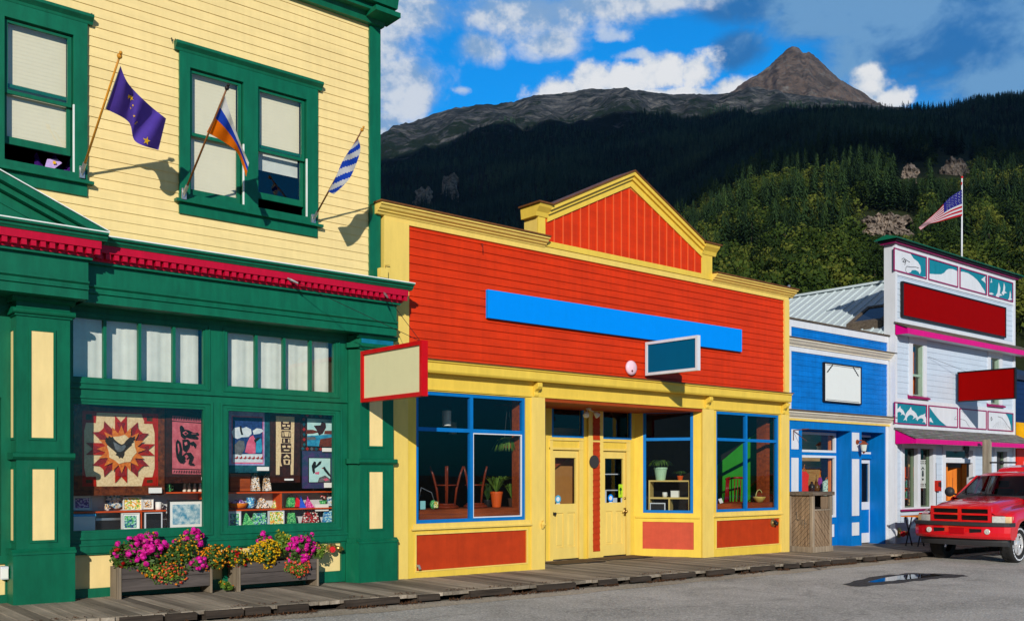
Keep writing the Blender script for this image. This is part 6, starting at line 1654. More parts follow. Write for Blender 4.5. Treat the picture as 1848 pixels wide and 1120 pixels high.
mug('green patterned cup on the small top shelf beside the figurines', 304, 873, 887, 12.80, T7); mug('blue tumbler on the middle shelf by the basket', 452, 897, 916, 12.80, T9)
m = MB(); p = at(211, 919, 12.86); m.lathe([(.02,-.0),(.11,.02),(.135,.03),(.13,.035),(.0,.012)], (p.x, p.y, p.z+.135), 24, 0, 'Y'); item('plate', 'flowered plate standing on the shelf under the big quilt', 'plate', tuple(p), [('dish', m, T1, True)])
for k, px in enumerate((333, 341.5, 351, 361)):
    p = at(px, 887.5, 12.82); m = MB(); m.lathe([(.022,0),(.026,.02),(.018,.05),(.022,.07),(.010,.085),(.015,.10),(.012,.118),(0,.125)], tuple(p), 10)
    w = MB(); w.ball(p+Vector((.018,-.01,.06)), .02, 6, 5, 0, (.5,1,1.4)); w.box(p.x-.026, p.x-.012, p.y-.02, p.y, p.z+.10, p.z+.106)
    item('figurine', 'small standing bird figurine in a row of four on the top shelf', 'figurine', tuple(p), [('body', m, M['cream_white'], True), ('wing', w, M['green_jamb'], True)])['group'] = 'bird figurines on the shelf'
def cone(label, px0, px1, py0, py1, D, mat):
    c = (px0+px1)/2; x0, x1 = fx(px0, D), fx(px1, D); z0, z1 = fz(c, py1, D), fz(c, py0, D); xm = x0+(x1-x0)*.45
    m = MB(); m.add([(x0,D,z0),(x1,D-.02,z0),(x1-.02,D+.12,z0),(x0+.02,D+.12,z0),(xm,D+.06,z1)], [(0,1,4),(1,2,4),(2,3,4),(3,0,4),(3,2,1,0)])
    b = MB(); b.box(xm-.005, xm+.005, D+.055, D+.065, z1-.005, z1+.02)
    item('fabric_pyramid', label, 'cloth bag', ((x0+x1)/2, D, z0), [('body', m, mat, False), ('loop', b, mat, False)])
cone('red fabric pyramid on the middle shelf', 532, 548, 895, 914, 12.78, cl('red felt', S(220,30,50))); cone('blue fabric pyramid between the red and the magenta one', 541, 553, 896, 918, 12.74, cl('blue felt', S(40,90,210)))
cone('magenta spotted fabric pyramid', 550, 569, 896, 919, 12.74, T8); cone('green fabric pyramid on the bottom shelf', 437, 459, 923, 947, 12.70, T7); cone('white and black spotted fabric pyramid on the middle shelf', 463, 488, 892, 916, 12.78, T6); cone('yellow checked fabric pyramid leaning on the divider', 493, 512, 893, 916, 12.80, T2)
def bag(label, px0, px1, py0, py1, D, mat):
    c = (px0+px1)/2; x0, x1 = fx(px0, D), fx(px1, D); z0, z1 = fz(c, py1, D), fz(c, py0, D); w = x1-x0
    m = MB(); m.hexa([(x0,D,z0),(x1,D,z0),(x1,D+.08,z0),(x0,D+.08,z0),(x0+w*.1,D+.03,z1),(x1-w*.1,D+.03,z1),(x1-w*.1,D+.05,z1),(x0+w*.1,D+.05,z1)])
    h = MB(); h.tube([(x0+w*.3,D+.04,z1),(x0+w*.35,D+.03,z1+.03),(x0+w*.65,D+.03,z1+.03),(x0+w*.7,D+.04,z1)], .006, 5)
    item('fabric_bag', label, 'bag', ((x0+x1)/2, D, z0), [('body', m, mat, False), ('handle', h, mat, True)])
bag('blue green batik bag on the bottom shelf beside the green pyramid', 457, 484, 925, 948, 12.70, T3); bag('lime green bag on the bottom shelf just past the divider', 521, 535, 925, 946, 12.72, T7); bag('red white and black bag on the bottom shelf', 548, 577, 924, 944, 12.70, T4); bag('blue tilted bag at the end of the bottom shelf', 585, 607, 921, 943, 12.70, T9)
bag('black and white print bag on the top shelf', 456, 470, 858, 885, 12.74, T6); bag('second black and white print bag behind the pole quilt', 477, 490, 858, 885, 12.76, T6); bag('lime print bag on the middle shelf just past the divider', 520, 534, 896, 914, 12.80, T7); bag('aqua flowered bag at the end of the middle shelf', 592, 607, 890, 912, 12.80, T1)
p = at(429, 916, 12.80); m = MB(); m.lathe([(.10,0),(.14,.07),(.13,.07),(.09,.01),(0,.01)], tuple(p), 16); b = MB(); 
for k in range(5): b.ball(p+Vector((-.07+.035*k,-.02,.07+.02*(k%2))), .035, 7, 5, 0, (1.2,.7,.7))
item('basket', 'low wicker basket of folded cloths on the middle shelf', 'basket', tuple(p), [('bowl', m, M['orange_wood'], True), ('folded_cloth', b, T5, True)])
p = at(583, 912, 12.80); m = MB(); m.lathe([(.04,0),(.06,.08),(.055,.08),(0,.07)], tuple(p), 12); b = MB()
for k in range(8): b.ball(p+Vector((rnd.uniform(-.06,.06),rnd.uniform(-.03,.02),rnd.uniform(.09,.15))), .02, 6, 4)
item('flower_pot', 'small green pot with red flowers on the middle shelf', 'flower pot', tuple(p), [('pot', m, T7, True), ('blossom', b, T4, True)])
boxy('paper_sign', 'blank white card propped below the green flower pot', 'card', 569, 593, 909, 921.5, 12.69, .004, M['card'])

# ------------------------------------------------------------------ things seen in the restaurant windows
M['chair_wood'] = paint('dark red brown chair wood', S(120,44,20), .3, .25, .05); M['chair_red'] = paint('dark red chair lacquer', S(140,10,16), .25, .2, .05)
M['pot'] = paint('terracotta pot', S(214,86,24), .5, .1, .05)
def bar_stool(label, c, h, a, mat, upside=True):
    """round seated chair stood upside down: four splayed legs in the air, ring stretcher, round seat"""
    t = thing('chair', label, 'chair', c, 'chairs turned upside down on the table'); t.rotation_euler = (0, 0, a)
    s = -1
    m = MB(); m.lathe([(0,0),(.19,0),(.20,.015),(.20,.03),(.17,.05),(0,.05)], c, 20); build('seat', m, mat, t, smooth=False)
    m = MB(); m.lathe([(.15,.051),(.155,.06),(.15,.075),(0,.075)], c, 16); build('seat_ring', m, mat, t)
    for k in range(4):
        q = PI/4+k*PI/2; m = MB(); ca, sa = math.cos(q), math.sin(q)
        m.tube([(c[0]+.13*ca,c[1]+.13*sa,c[2]+.05),(c[0]+.16*ca,c[1]+.16*sa,c[2]+h*.45),(c[0]+.22*ca,c[1]+.22*sa,c[2]+h*.8),(c[0]+.27*ca,c[1]+.27*sa,c[2]+h)], [.016,.02,.018,.015], 8)
        build('leg', m, mat, t, smooth=True)
    m = MB(); n = 16; m.tube([(c[0]+.17*math.cos(2*PI*k/n),c[1]+.17*math.sin(2*PI*k/n),c[2]+h*.55) for k in range(n+1)], .010, 6, 0, False); build('stretcher', m, mat, t, smooth=True)
    return t
D = 12.72
zt_ = 1.145
for k, (px, aa) in enumerate(((806, .2), (858, .9))):
    bar_stool(('dark wood chair upside down on the window seat, farther from the orange pot', 'dark wood chair upside down on the window seat, next to the orange pot')[k], (fx(px,D), D, zt_), .68, aa, M['chair_wood'])
def pot_plant(name, label, c, r, h, mat, lm, n, lw, spread, droop=.5, up=.6, upright=.3):
    t = thing(name, label, 'plant', c)
    m = MB(); m.lathe([(r*.72,0),(r,h*.85),(r*1.08,h*.86),(r*1.08,h),(r*.95,h),(r*.9,h*.8),(0,h*.8)], c, 18); build('pot', m, mat, t, smooth=False)
    m = MB(); ts = []
    for k in range(n):
        a = rnd.uniform(0, 2*PI); sp = spread*rnd.uniform(.5,1); pts = []
        for q in range(6):
            f = q/5; pts.append(Vector((c[0]+math.cos(a)*sp*f, c[1]+math.sin(a)*sp*f*.6, c[2]+h*.9+up*rnd.uniform(.85,1.1)*(f*1.5-droop*1.6*f*f))))
        side = Vector((-math.sin(a), math.cos(a), .15)).normalized()
        o = len(m.v); tt = rnd.random()
        for q, p in enumerate(pts):
            w = lw*math.sin(PI*(.12+.86*q/5)); m.v += [tuple(p-side*w), tuple(p+side*w)]; ts += [tt, tt*.8]
        for q in range(5): m.f.append((o+2*q, o+2*q+1, o+2*q+3, o+2*q+2)); m.m.append(0)
    build('foliage', m, M[lm], t, tint=ts); return t
pot_plant('potted_plant', 'spiky green plant in an orange pot on the window seat', (fx(896,12.62), 12.62, zt_), .10, .26, M['pot'], 'leaf_lime', 46, .014, .36, .55, .42)
pot_plant('potted_plant', 'yellow green spider plant beside the orange pot', (fx(924,12.75), 12.75, zt_), .07, .14, M['dark_brown'], 'leaf_lime', 40, .012, .28, .6, .42)
pot_plant('potted_plant', 'dark leaved plant between the chairs and the orange pot', (fx(880,12.8), 12.8, zt_), .07, .12, M['black'], 'leaf', 26, .028, .30, .5, .42)
t = pot_plant('hanging_plant', 'spider plant hanging high in the restaurant window', (fx(917,12.62), 12.62, 2.14), .10, .12, M['interior_wood'], 'leaf_lime', 110, .016, .34, 1.35, .24)
m = MB()
for dx in (-.09,.09): m.tube([(fx(917,12.62)+dx,12.62,2.26),(fx(917,12.62),12.62,2.97)], .003, 4)
build('hanger', m, M['iron'], t)
for px, py0, py1, DD_, lab in ((806, 741, 768, 13.2, 'white cylinder pendant lamp in the restaurant window'), (817, 762, 783, 14.4, 'second pendant lamp deeper in the restaurant')):
    p = at(px, py1, DD_); ph = fz(px, py0, DD_)-p.z; t = thing('pendant_lamp', lab, 'lamp', tuple(p))
    m = MB(); m.lathe([(.0,.01),(.075,0),(.078,ph),(.03,ph+.02),(0,ph+.02)], tuple(p), 16); build('lamp_shade', m, M['card'], t, smooth=False)
    m = MB(); m.tube([p+Vector((0,0,ph)), (p.x,p.y,3.45)], .006, 5); build('cord', m, M['black'], t)
p = at(760, 930, 12.6); p.z = zt_; m = MB(); m.box(p.x-.055, p.x+.055, p.y-.04, p.y+.04, p.z, p.z+.13); h = MB(); h.tube([p+Vector((-.05,0,.13)), p+Vector((0,0,.34)), p+Vector((.2,0,.26)), p+Vector((.27,0,.08))], .007, 6)
item('lantern', 'small pale blue lantern with bent wire handle on the window seat', 'lantern', tuple(p), [('body', m, M['ice'] if 'ice' in M else paint('pale aqua enamel', S(150,214,214)), False), ('handle', h, M['steel'], True)])
p = at(782, 930, 12.55); p.z = zt_; m = MB(); m.ball(p+Vector((0,0,.07)), .075, 10, 7, 0, (.8,.6,1)); b = MB(); b.box(p.x-.02, p.x+.05, p.y-.06, p.y-.04, p.z+.02, p.z+.12)
item('toy_bird', 'round yellow green toy bird beside the upturned chair', 'toy', tuple(p), [('body', m, T7, True), ('wing', b, T2, False)])
# splay window: shelf unit with plants
def sp_(s, d, z): return A + dirv*s + nrm*(-d) + Vector((0,0,z))
def spbox(mb, a, b, d0, d1, z0, z1): mb.hexa([tuple(sp_(x, d, z)) for z in (z0, z1) for x, d in ((a,d0),(b,d0),(b,d1),(a,d1))])
sA, sB = spl(1168), spl(1243); zt2 = splz(1200, 866)
t = thing('shelf_unit', 'pale wood cube shelf inside the angled window', 'shelf', tuple(sp_((sA+sB)/2, .3, zs0)))
m = MB(); w = .03
for a, b, z0, z1 in ((sA, sB, zt2-w, zt2), (sA, sA+w, zs0-.2, zt2-w), (sB-w, sB, zs0-.2, zt2-w), (sA+w, sB-w, splz(1200,900), splz(1200,897)), ((sA+sB)/2-w/2, (sA+sB)/2+w/2, zs0-.2, splz(1200,900))): spbox(m, a, b, .14, .5, z0, z1)
build('frame', m, paint('pale birch', S(214,186,110), .5, .1, .05), t)
c = sp_(spl(1187), .3, zt2); pot_plant('potted_plant', 'big leafy plant in a pale green pot on the birch shelf', tuple(c), .13, .26, paint('pale green pot', S(176,214,176)), 'leaf', 70, .035, .40, .85, .38)
c = sp_(spl(1222), .35, zt2); pot_plant('potted_plant', 'small trailing green plant at the end of the birch shelf', tuple(c), .06, .09, M['pot'], 'leaf', 30, .018, .22, .8, .22)
c = sp_(spl(1195), .28, splz(1200,897)); m = MB(); m.lathe([(.045,0),(.05,.1),(.042,.1),(0,.02)], tuple(c), 12); h = MB(); h.tube([c+Vector((.045,0,.08)), c+Vector((.085,0,.07)), c+Vector((.08,0,.03)), c+Vector((.045,0,.02))], .007, 6)
item('mug', 'white mug inside the birch cube shelf', 'mug', tuple(c), [('cup', m, M['card'], True), ('handle', h, M['card'], True)])
m = MB(); spbox(m, spl(1207), spl(1221), .22, .34, splz(1200,897)+.001, splz(1200,886)); l = MB(); spbox(l, spl(1207)-.004, spl(1221)+.004, .215, .345, splz(1200,886)+.001, splz(1200,885))
item('storage_box', 'white box beside the mug in the birch shelf', 'box', tuple(sp_(spl(1214), .28, splz(1200,897))), [('body', m, M['card'], False), ('lid', l, M['card'], False)])
m = MB(); a, b, z0, z1 = spl(1171), spl(1199), splz(1200,922), splz(1200,907); spbox(m, a, b, .10, .12, z0, z1); q = MB(); spbox(q, a+.02, b-.02, .092, .099, z0+.02, z1-.02)
item('chalkboard', 'small chalkboard with white rim at the foot of the angled window', 'sign', tuple(sp_((a+b)/2, .1, z0)), [('rim', m, M['white'], False), ('board', q, M['black'], False)])
# right hand window: red chairs, baskets, cactus
def spindle_chair(label, x, y, z, a, mat):
    t = thing('chair', label, 'chair', (x, y, z), 'red chairs in the far window'); t.rotation_euler = (0, 0, a)
    m = MB(); m.box(x-.2, x+.2, y-.2, y+.2, z+.44, z+.48); build('seat', m, mat, t, bevel=.02)
    for sx in (-1, 1):
        for sy in (-1, 1):
            m = MB(); m.tube([(x+sx*.16,y+sy*.16,z+.44),(x+sx*.2,y+sy*.2,z)], .018, 7); build('leg', m, mat, t, smooth=True)
    m = MB(); pts = [(x-.21+.42*k/8, y+.2+.05*math.sin(PI*k/8), z+.98+.03*math.sin(PI*k/8)) for k in range(9)]; m.tube(pts, .025, 7)
    for k in range(7): m.tube([(x-.18+.06*k, y+.18, z+.48), (x-.2+.067*k, y+.2+.05*math.sin(PI*(k+.5)/7), z+.97)], .010 if 0 < k < 6 else .018, 6)
    build('backrest', m, mat, t, smooth=True); return t
spindle_chair('dark red spindle chair behind the mullion in the far window', fx(1331,13.2), 13.25, .62, 2.4, M['chair_red']); spindle_chair('dark red spindle chair beside the yellow pier in the far window', fx(1302,13.1), 13.2, .62, -2.6, M['chair_red'])
p = Vector((fx(1370,12.62), 12.62, 1.10)); m = MB(); m.lathe([(.07,0),(.13,.09),(.14,.12),(.125,.12),(.06,.02),(0,.02)], tuple(p), 18); h = MB(); h.tube([p+Vector((.12*math.cos(q),0,.11+.16*math.sin(q))) for q in np.linspace(0,PI,9)], .010, 6)
item('basket', 'round straw basket with a hoop handle in the far window', 'basket', tuple(p), [('bowl', m, paint('straw weave', S(206,180,90), .7, .3, .4, (1,1,4), 30), True), ('handle', h, M['leaf'] if False else paint('pale straw handle', S(196,190,120)), True)])
pot_plant('potted_plant', 'small green shoots in a terracotta pot in the far window', (fx(1390,12.62), 12.62, 1.10), .085, .17, M['pot'], 'leaf_lime', 14, .012, .10, .2, .24)
p = Vector((fx(1299,12.55), 12.5, 1.10)); m = MB(); m.hexa([(p.x-.05,p.y,p.z),(p.x+.05,p.y,p.z+.02),(p.x+.05,p.y+.005,p.z+.02),(p.x-.05,p.y+.005,p.z),(p.x-.06,p.y+.04,p.z+.09),(p.x+.045,p.y+.04,p.z+.11),(p.x+.045,p.y+.045,p.z+.11),(p.x-.06,p.y+.045,p.z+.09)])
item('paper_card', 'small white card leaning in the corner of the far window', 'card', tuple(p), [('sheet', m, M['card'], False)])
t = thing('wire_sculpture', 'twisting brown vine sculpture with leaves on the green wall', 'wall art', (fx(1370,14.2), 14.55, 1.8)); m = MB(); b = MB()
pts = [at(1318+8*k, 800+10*math.sin(k*1.3)+k*2-(k*k*.25), 14.5) for k in range(11)]; m.tube(pts, .012, 6)
for k, q in enumerate(pts): b.ball(q+Vector((.03*math.sin(k*5),-.02,.06*math.cos(k*3))), .045, 6, 4, 0, (1,.2,.6))
build('vine', m, M['pole_dark'], t, smooth=True); build('leaf', b, M['chair_wood'], t, smooth=True)
# blue shop: clothes on hangers
def garment(label, px, py0, py1, D, w, mat, sleeves):
    x = fx(px, D); z1, z0 = fz(px, py0, D), fz(px, py1, D); t = thing('hanging_garment', label, 'garment', (x, D, z0)); m = MB()
    P = [(x-w*.42,z0),(x+w*.42,z0),(x+w*.40,z1-.25),(x+w*.5,z1-.08),(x+w*.15,z1),(x-w*.15,z1),(x-w*.5,z1-.08),(x-w*.40,z1-.25)]
    m.prism_xz(P, D-.03, D+.03)
    if sleeves:
        for s in (-1, 1): m.hexa([(x+s*w*.38-.05,D-.025,z0+.2),(x+s*w*.5+.05,D-.025,z0+.2),(x+s*w*.5+.05,D+.025,z0+.2),(x+s*w*.38-.05,D+.025,z0+.2),(x+s*w*.36-.05,D-.025,z1-.05),(x+s*w*.44+.03,D-.025,z1-.05),(x+s*w*.44+.03,D+.025,z1-.05),(x+s*w*.36-.05,D+.025,z1-.05)])
    build('fabric', m, mat, t, bevel=.01); m = MB(); m.tube([(x-w*.3,D,z1+.0),(x,D,z1+.08),(x+w*.3,D,z1+.0)], .01, 6); m.tube([(x,D,z1+.08),(x+.01,D,z1+.14),(x+.04,D,z1+.16)], .006, 5); build('hanger', m, M['orange_wood'], t)
garment('coral red dress on a hanger in the blue shop window', 1451, 850, 888, 12.98, .34, cl('coral dress', S(240,60,60)), False); garment('pale mint speckled blouse on a wooden hanger in the blue shop window', 1496, 864, 905, 13.02, .50, tex('mint print', [S(190,226,210)]*5+[S(80,110,120)], 26), True)
garment('tan and black print skirt below the mint blouse', 1502, 893, 919, 13.1, .22, tex('skirt print', [S(200,180,140), S(30,30,26), S(150,170,120)], 30), False); garment('small purple bag hanging between the dress and the blouse', 1480, 861, 878, 13.2, .10, cl('purple satchel', S(150,60,160)), False)
for k, (px, c_) in enumerate(((1465, (.02,.02,.025)), (1474, S(90,60,30)))):
    p = at(px, 887, 13.2); m = MB(); m.lathe([(.05,0),(.07,.06),(.075,.15),(.03,.20),(.028,.25),(0,.25)], tuple(p), 12); b = MB(); b.box(p.x-.1, p.x+.1, p.y-.1, p.y+.1, .66, p.z)
    item('vase', ('dark tall vase in the blue shop window', 'brown tall vase in the blue shop window')[k], 'vase', (p.x, p.y, .66), [('body', m, paint('vase glaze', c_, .3), True), ('plinth', b, M['interior_wood'], False)])
# white shop window: book stand and poster
t = thing('book_stand', 'orange book stand behind the shop window under the shingle awning', 'stand', (fx(1641,12.6), 12.6, .3)); m = MB(); x0, x1 = fx(1631,12.6), fx(1650,12.6); z0, z1 = fz(1641,900,12.6), fz(1641,842,12.6)
m.box(x0, x1, 12.62, 12.66, z0, z1)
for z in (z0, z0+(z1-z0)*.33, z0+(z1-z0)*.66): m.box(x0, x1, 12.54, 12.615, z, z+.02)
build('rack', m, paint('orange lacquer', S(240,90,20), .4), t)
for k in range(6):
    b = MB(); xx = x0+.05+(k%3)*(x1-x0-.1)/3; zq = z0+.02+(k//3)*(z1-z0)*.34*1.0; b.box(xx, xx+.09, 12.56, 12.58, zq+.003, zq+.19); build('book', b, (T3, T6, T4)[k % 3], t)
t = thing('window_poster', 'white poster with black emblem pattern in the shop window', 'poster', (fx(1670,12.38), 12.38, 1.1)); x0, x1 = fx(1660,12.39), fx(1675.5,12.39); z0, z1 = fz(1667,880,12.39), fz(1667,829,12.39)
m = MB(); m.box(x0, x1, 12.425, 12.43, z0, z1); build('sheet', m, M['card'], t); b = MB()
for r, v in enumerate((.92,.85,.12,.06)):
    for c_ in range(3): u = .18+.26*c_; b.flat([(x0+(x1-x0)*(u),z0+(z1-z0)*v),(x0+(x1-x0)*(u+.16),z0+(z1-z0)*v),(x0+(x1-x0)*(u+.16),z0+(z1-z0)*(v+.04)),(x0+(x1-x0)*u,z0+(z1-z0)*(v+.04))], 12.4235)
for r in range(4):
    for u in (.04,.84): v = .28+.13*r; b.flat([(x0+(x1-x0)*u,z0+(z1-z0)*v),(x0+(x1-x0)*(u+.12),z0+(z1-z0)*v),(x0+(x1-x0)*(u+.12),z0+(z1-z0)*(v+.08)),(x0+(x1-x0)*u,z0+(z1-z0)*(v+.08))], 12.4235)
u_ = lambda pts: [(x0+(x1-x0)*u, z0+(z1-z0)*v) for u, v in pts]
b.flat(u_([(.30,.66),(.5,.76),(.70,.66),(.62,.64),(.5,.70),(.38,.64)]), 12.4235); b.flat(u_([(.42,.62),(.58,.62),(.62,.44),(.5,.38),(.38,.44)]), 12.4235); b.flat(u_([(.36,.34),(.64,.34),(.56,.27),(.44,.27)]), 12.4235)
build('emblem', b, M['black'], t)
# ------------------------------------------------------------------ street and wall fittings
c = at(1137.3, 663.8, DR-.02); t = thing('alarm_bell', 'pale pink domed disc on the red siding beside the teal sign', 'alarm', tuple(c))
m = MB(); m.lathe([(.135,0),(.138,-.03),(.125,-.055),(.08,-.075),(0,-.082)], tuple(c), 24, 0, 'Y'); build('dome', m, paint('pale pink enamel', S(236,196,214), .35, .05, 0), t, smooth=True)
m = MB(); m.lathe([(.02,-.07),(.016,-.088),(0,-.09)], (c.x-.03, c.y, c.z-.06), 10, 0, 'Y'); build('stud', m, paint('rusty stud', S(110,50,40)), t)
c = at(1072, 832.5, DD-.075); t = thing('round_sign', 'blank black round plate on the post between the two doors', 'sign', tuple(c)); m = MB(); m.lathe([(.125,0),(.125,-.014),(.118,-.016),(0,-.016)], tuple(c), 32, 0, 'Y'); build('plate', m, paint('charcoal plate', S(56,54,54), .5, .05, 0), t)
c = Vector((fx(1062,12.9), 12.9, 2.93)); t = thing('floodlight', 'twin spotlight under the soffit between the restaurant doors', 'lamp', tuple(c)); m = MB(); m.lathe([(.05,0),(.05,-.03),(0,-.035)], tuple(c), 14); m.tube([c+Vector((-.02,0,-.03)), c+Vector((-.10,-.05,-.07))], .012, 6); m.tube([c+Vector((.02,0,-.03)), c+Vector((.10,-.05,-.07))], .012, 6); build('base', m, M['cream_white'], t)
for s in (-1, 1):
    a = c+Vector((.10*s,-.05,-.07)); b = a+Vector((.06*s,-.05,-.08)); m = MB(); m.tube([a, a.lerp(b,.3), b], [.025,.04,.06], 12); build('lamp_head', m, M['cream_white'], t, smooth=True)
    m = MB(); d = (b-a).normalized(); m.tube([b+d*.001, b+d*.012], [.052,.03], 12); build('bulb', m, M['card'], t)
def mat_(label, px0, px1, y0, y1):
    x0, x1 = fx(px0, y0), fx(px1, y0); z = BW((x0+x1)/2); t = thing('door_mat', label, 'mat', ((x0+x1)/2, (y0+y1)/2, z)); m = MB(); m.box(x0, x1, y0, y1, z+.002, z+.016); m.f = m.f; build('border', m, M['black'], t)
    m = MB(); m.box(x0+.05, x1-.05, y0+.05, y1-.05, z+.0165, z+.022); build('pile', m, paint('brown coir', S(96,76,56), .95, .3, .6, scale=30), t)
mat_('brown door mat before the restaurant door with the single sticker', 1008, 1093, 12.62, 13.2); mat_('brown door mat before the restaurant door with the brass lever', 1098, 1178, 12.82, 13.36)
def pipe_inlet(label, c, r, mat, capm, capb=None):
    t = thing('fire_pipe_inlet', label, 'fire inlet', tuple(c)); m = MB(); m.lathe([(r*1.3,0),(r*1.3,-.015),(r*.8,-.02),(r*.7,-.06),(0,-.06)], tuple(c), 20, 0, 'Y'); build('flange', m, M['brass'], t)
    for s in (-1, 1):
        a = c+Vector((s*r*.35,-.05,0)); b = a+Vector((s*r*.75,-.11,-.02)); d = (b-a).normalized(); m = MB(); m.tube([a, b], [r*.5, r*.55], 12); build('nozzle', m, M['brass'], t, smooth=True)
        m = MB(); m.tube([b, b+d*.035], [r*.72, r*.7], 14) if s < 0 or not capb else m.tube([b, b+d*.02], [r*.6, r*.6], 14); m.tube([b+d*.035, b+d*.055], r*.2, 8); build('cap', m, capm if s < 0 or not capb else capb, t)
M['hyd_red'] = paint('pinkish red cap paint', S(206,40,50), .4, .15, .05)
pipe_inlet('red capped fire pipe inlet on the cream panel beside the planter', at(597, 986, DS+.04), .06, M['brass'], M['hyd_red'], M['brass'])
t = thing('wall_bell', 'dark brass round bell on the red panel of the restaurant', 'bell', tuple(at(1394, 942.5, DR-.02))); c = at(1394, 942.5, DR-.014); m = MB(); m.lathe([(.085,0),(.085,-.02),(.06,-.03),(.03,-.05),(0,-.05)], tuple(c), 20, 0, 'Y'); build('plate', m, M['brass'], t)
m = MB(); m.tube([c+Vector((0,-.04,0)), c+Vector((.02,-.12,-.02))], [.035,.045], 12); m.tube([c+Vector((0,-.05,.02)), c+Vector((-.03,-.1,.03))], [.03,.035], 10); build('nozzle', m, M['iron'], t, smooth=True)
pipe_inlet('red round fire pipe inlet at the foot of the white shop', at(1622, 960, DWF-.02), .10, M['hyd_red'], M['hyd_red'])
c = at(7.5, 1033, 12.2); t = thing('socket_box', 'small white electric box on the side of the green column', 'box', tuple(c)); m = MB(); m.box(c.x-.04, c.x+.045, c.y-.03, c.y+.1, c.z-.075, c.z+.075); build('housing', m, M['white'], t, bevel=.01); m = MB(); m.box(c.x-.035, c.x+.035, c.y-.036, c.y-.031, c.z-.06, c.z+.05); build('lid', m, M['card'], t)
# lantern on the blue post
c = at(1547, 797, DB-.04); t = thing('wall_lantern', 'copper topped carriage lantern on the blue shop post', 'lamp', tuple(c)); cop = paint('copper', S(170,84,50), .4, .25, .1, metal=.5)
m = MB(); m.lathe([(.06,0),(.055,-.02),(0,-.025)], tuple(c), 14, 0, 'Y'); m.tube([c+Vector((0,-.02,0)), c+Vector((0,-.10,.04)), c+Vector((.0,-.17,.0))], .014, 6); build('arm', m, cop, t)
q = c+Vector((.0,-.17,-.05)); m = MB(); m.lathe([(.0,.08),(.03,.06),(.10,.0),(.105,-.012),(.09,-.012)], tuple(q), 8); build('hood', m, cop, t)
m = MB(); m.lathe([(.08,-.013),(.055,-.17),(.04,-.18),(0,-.18)], tuple(q), 8); build('lamp_glass', m, paint('frosted lantern glass', S(206,214,206), .25, .05, 0, spec=.6), t); m = MB(); m.lathe([(.042,-.181),(.03,-.2),(.01,-.23),(0,-.235)], tuple(q), 8); build('finial', m, cop, t)
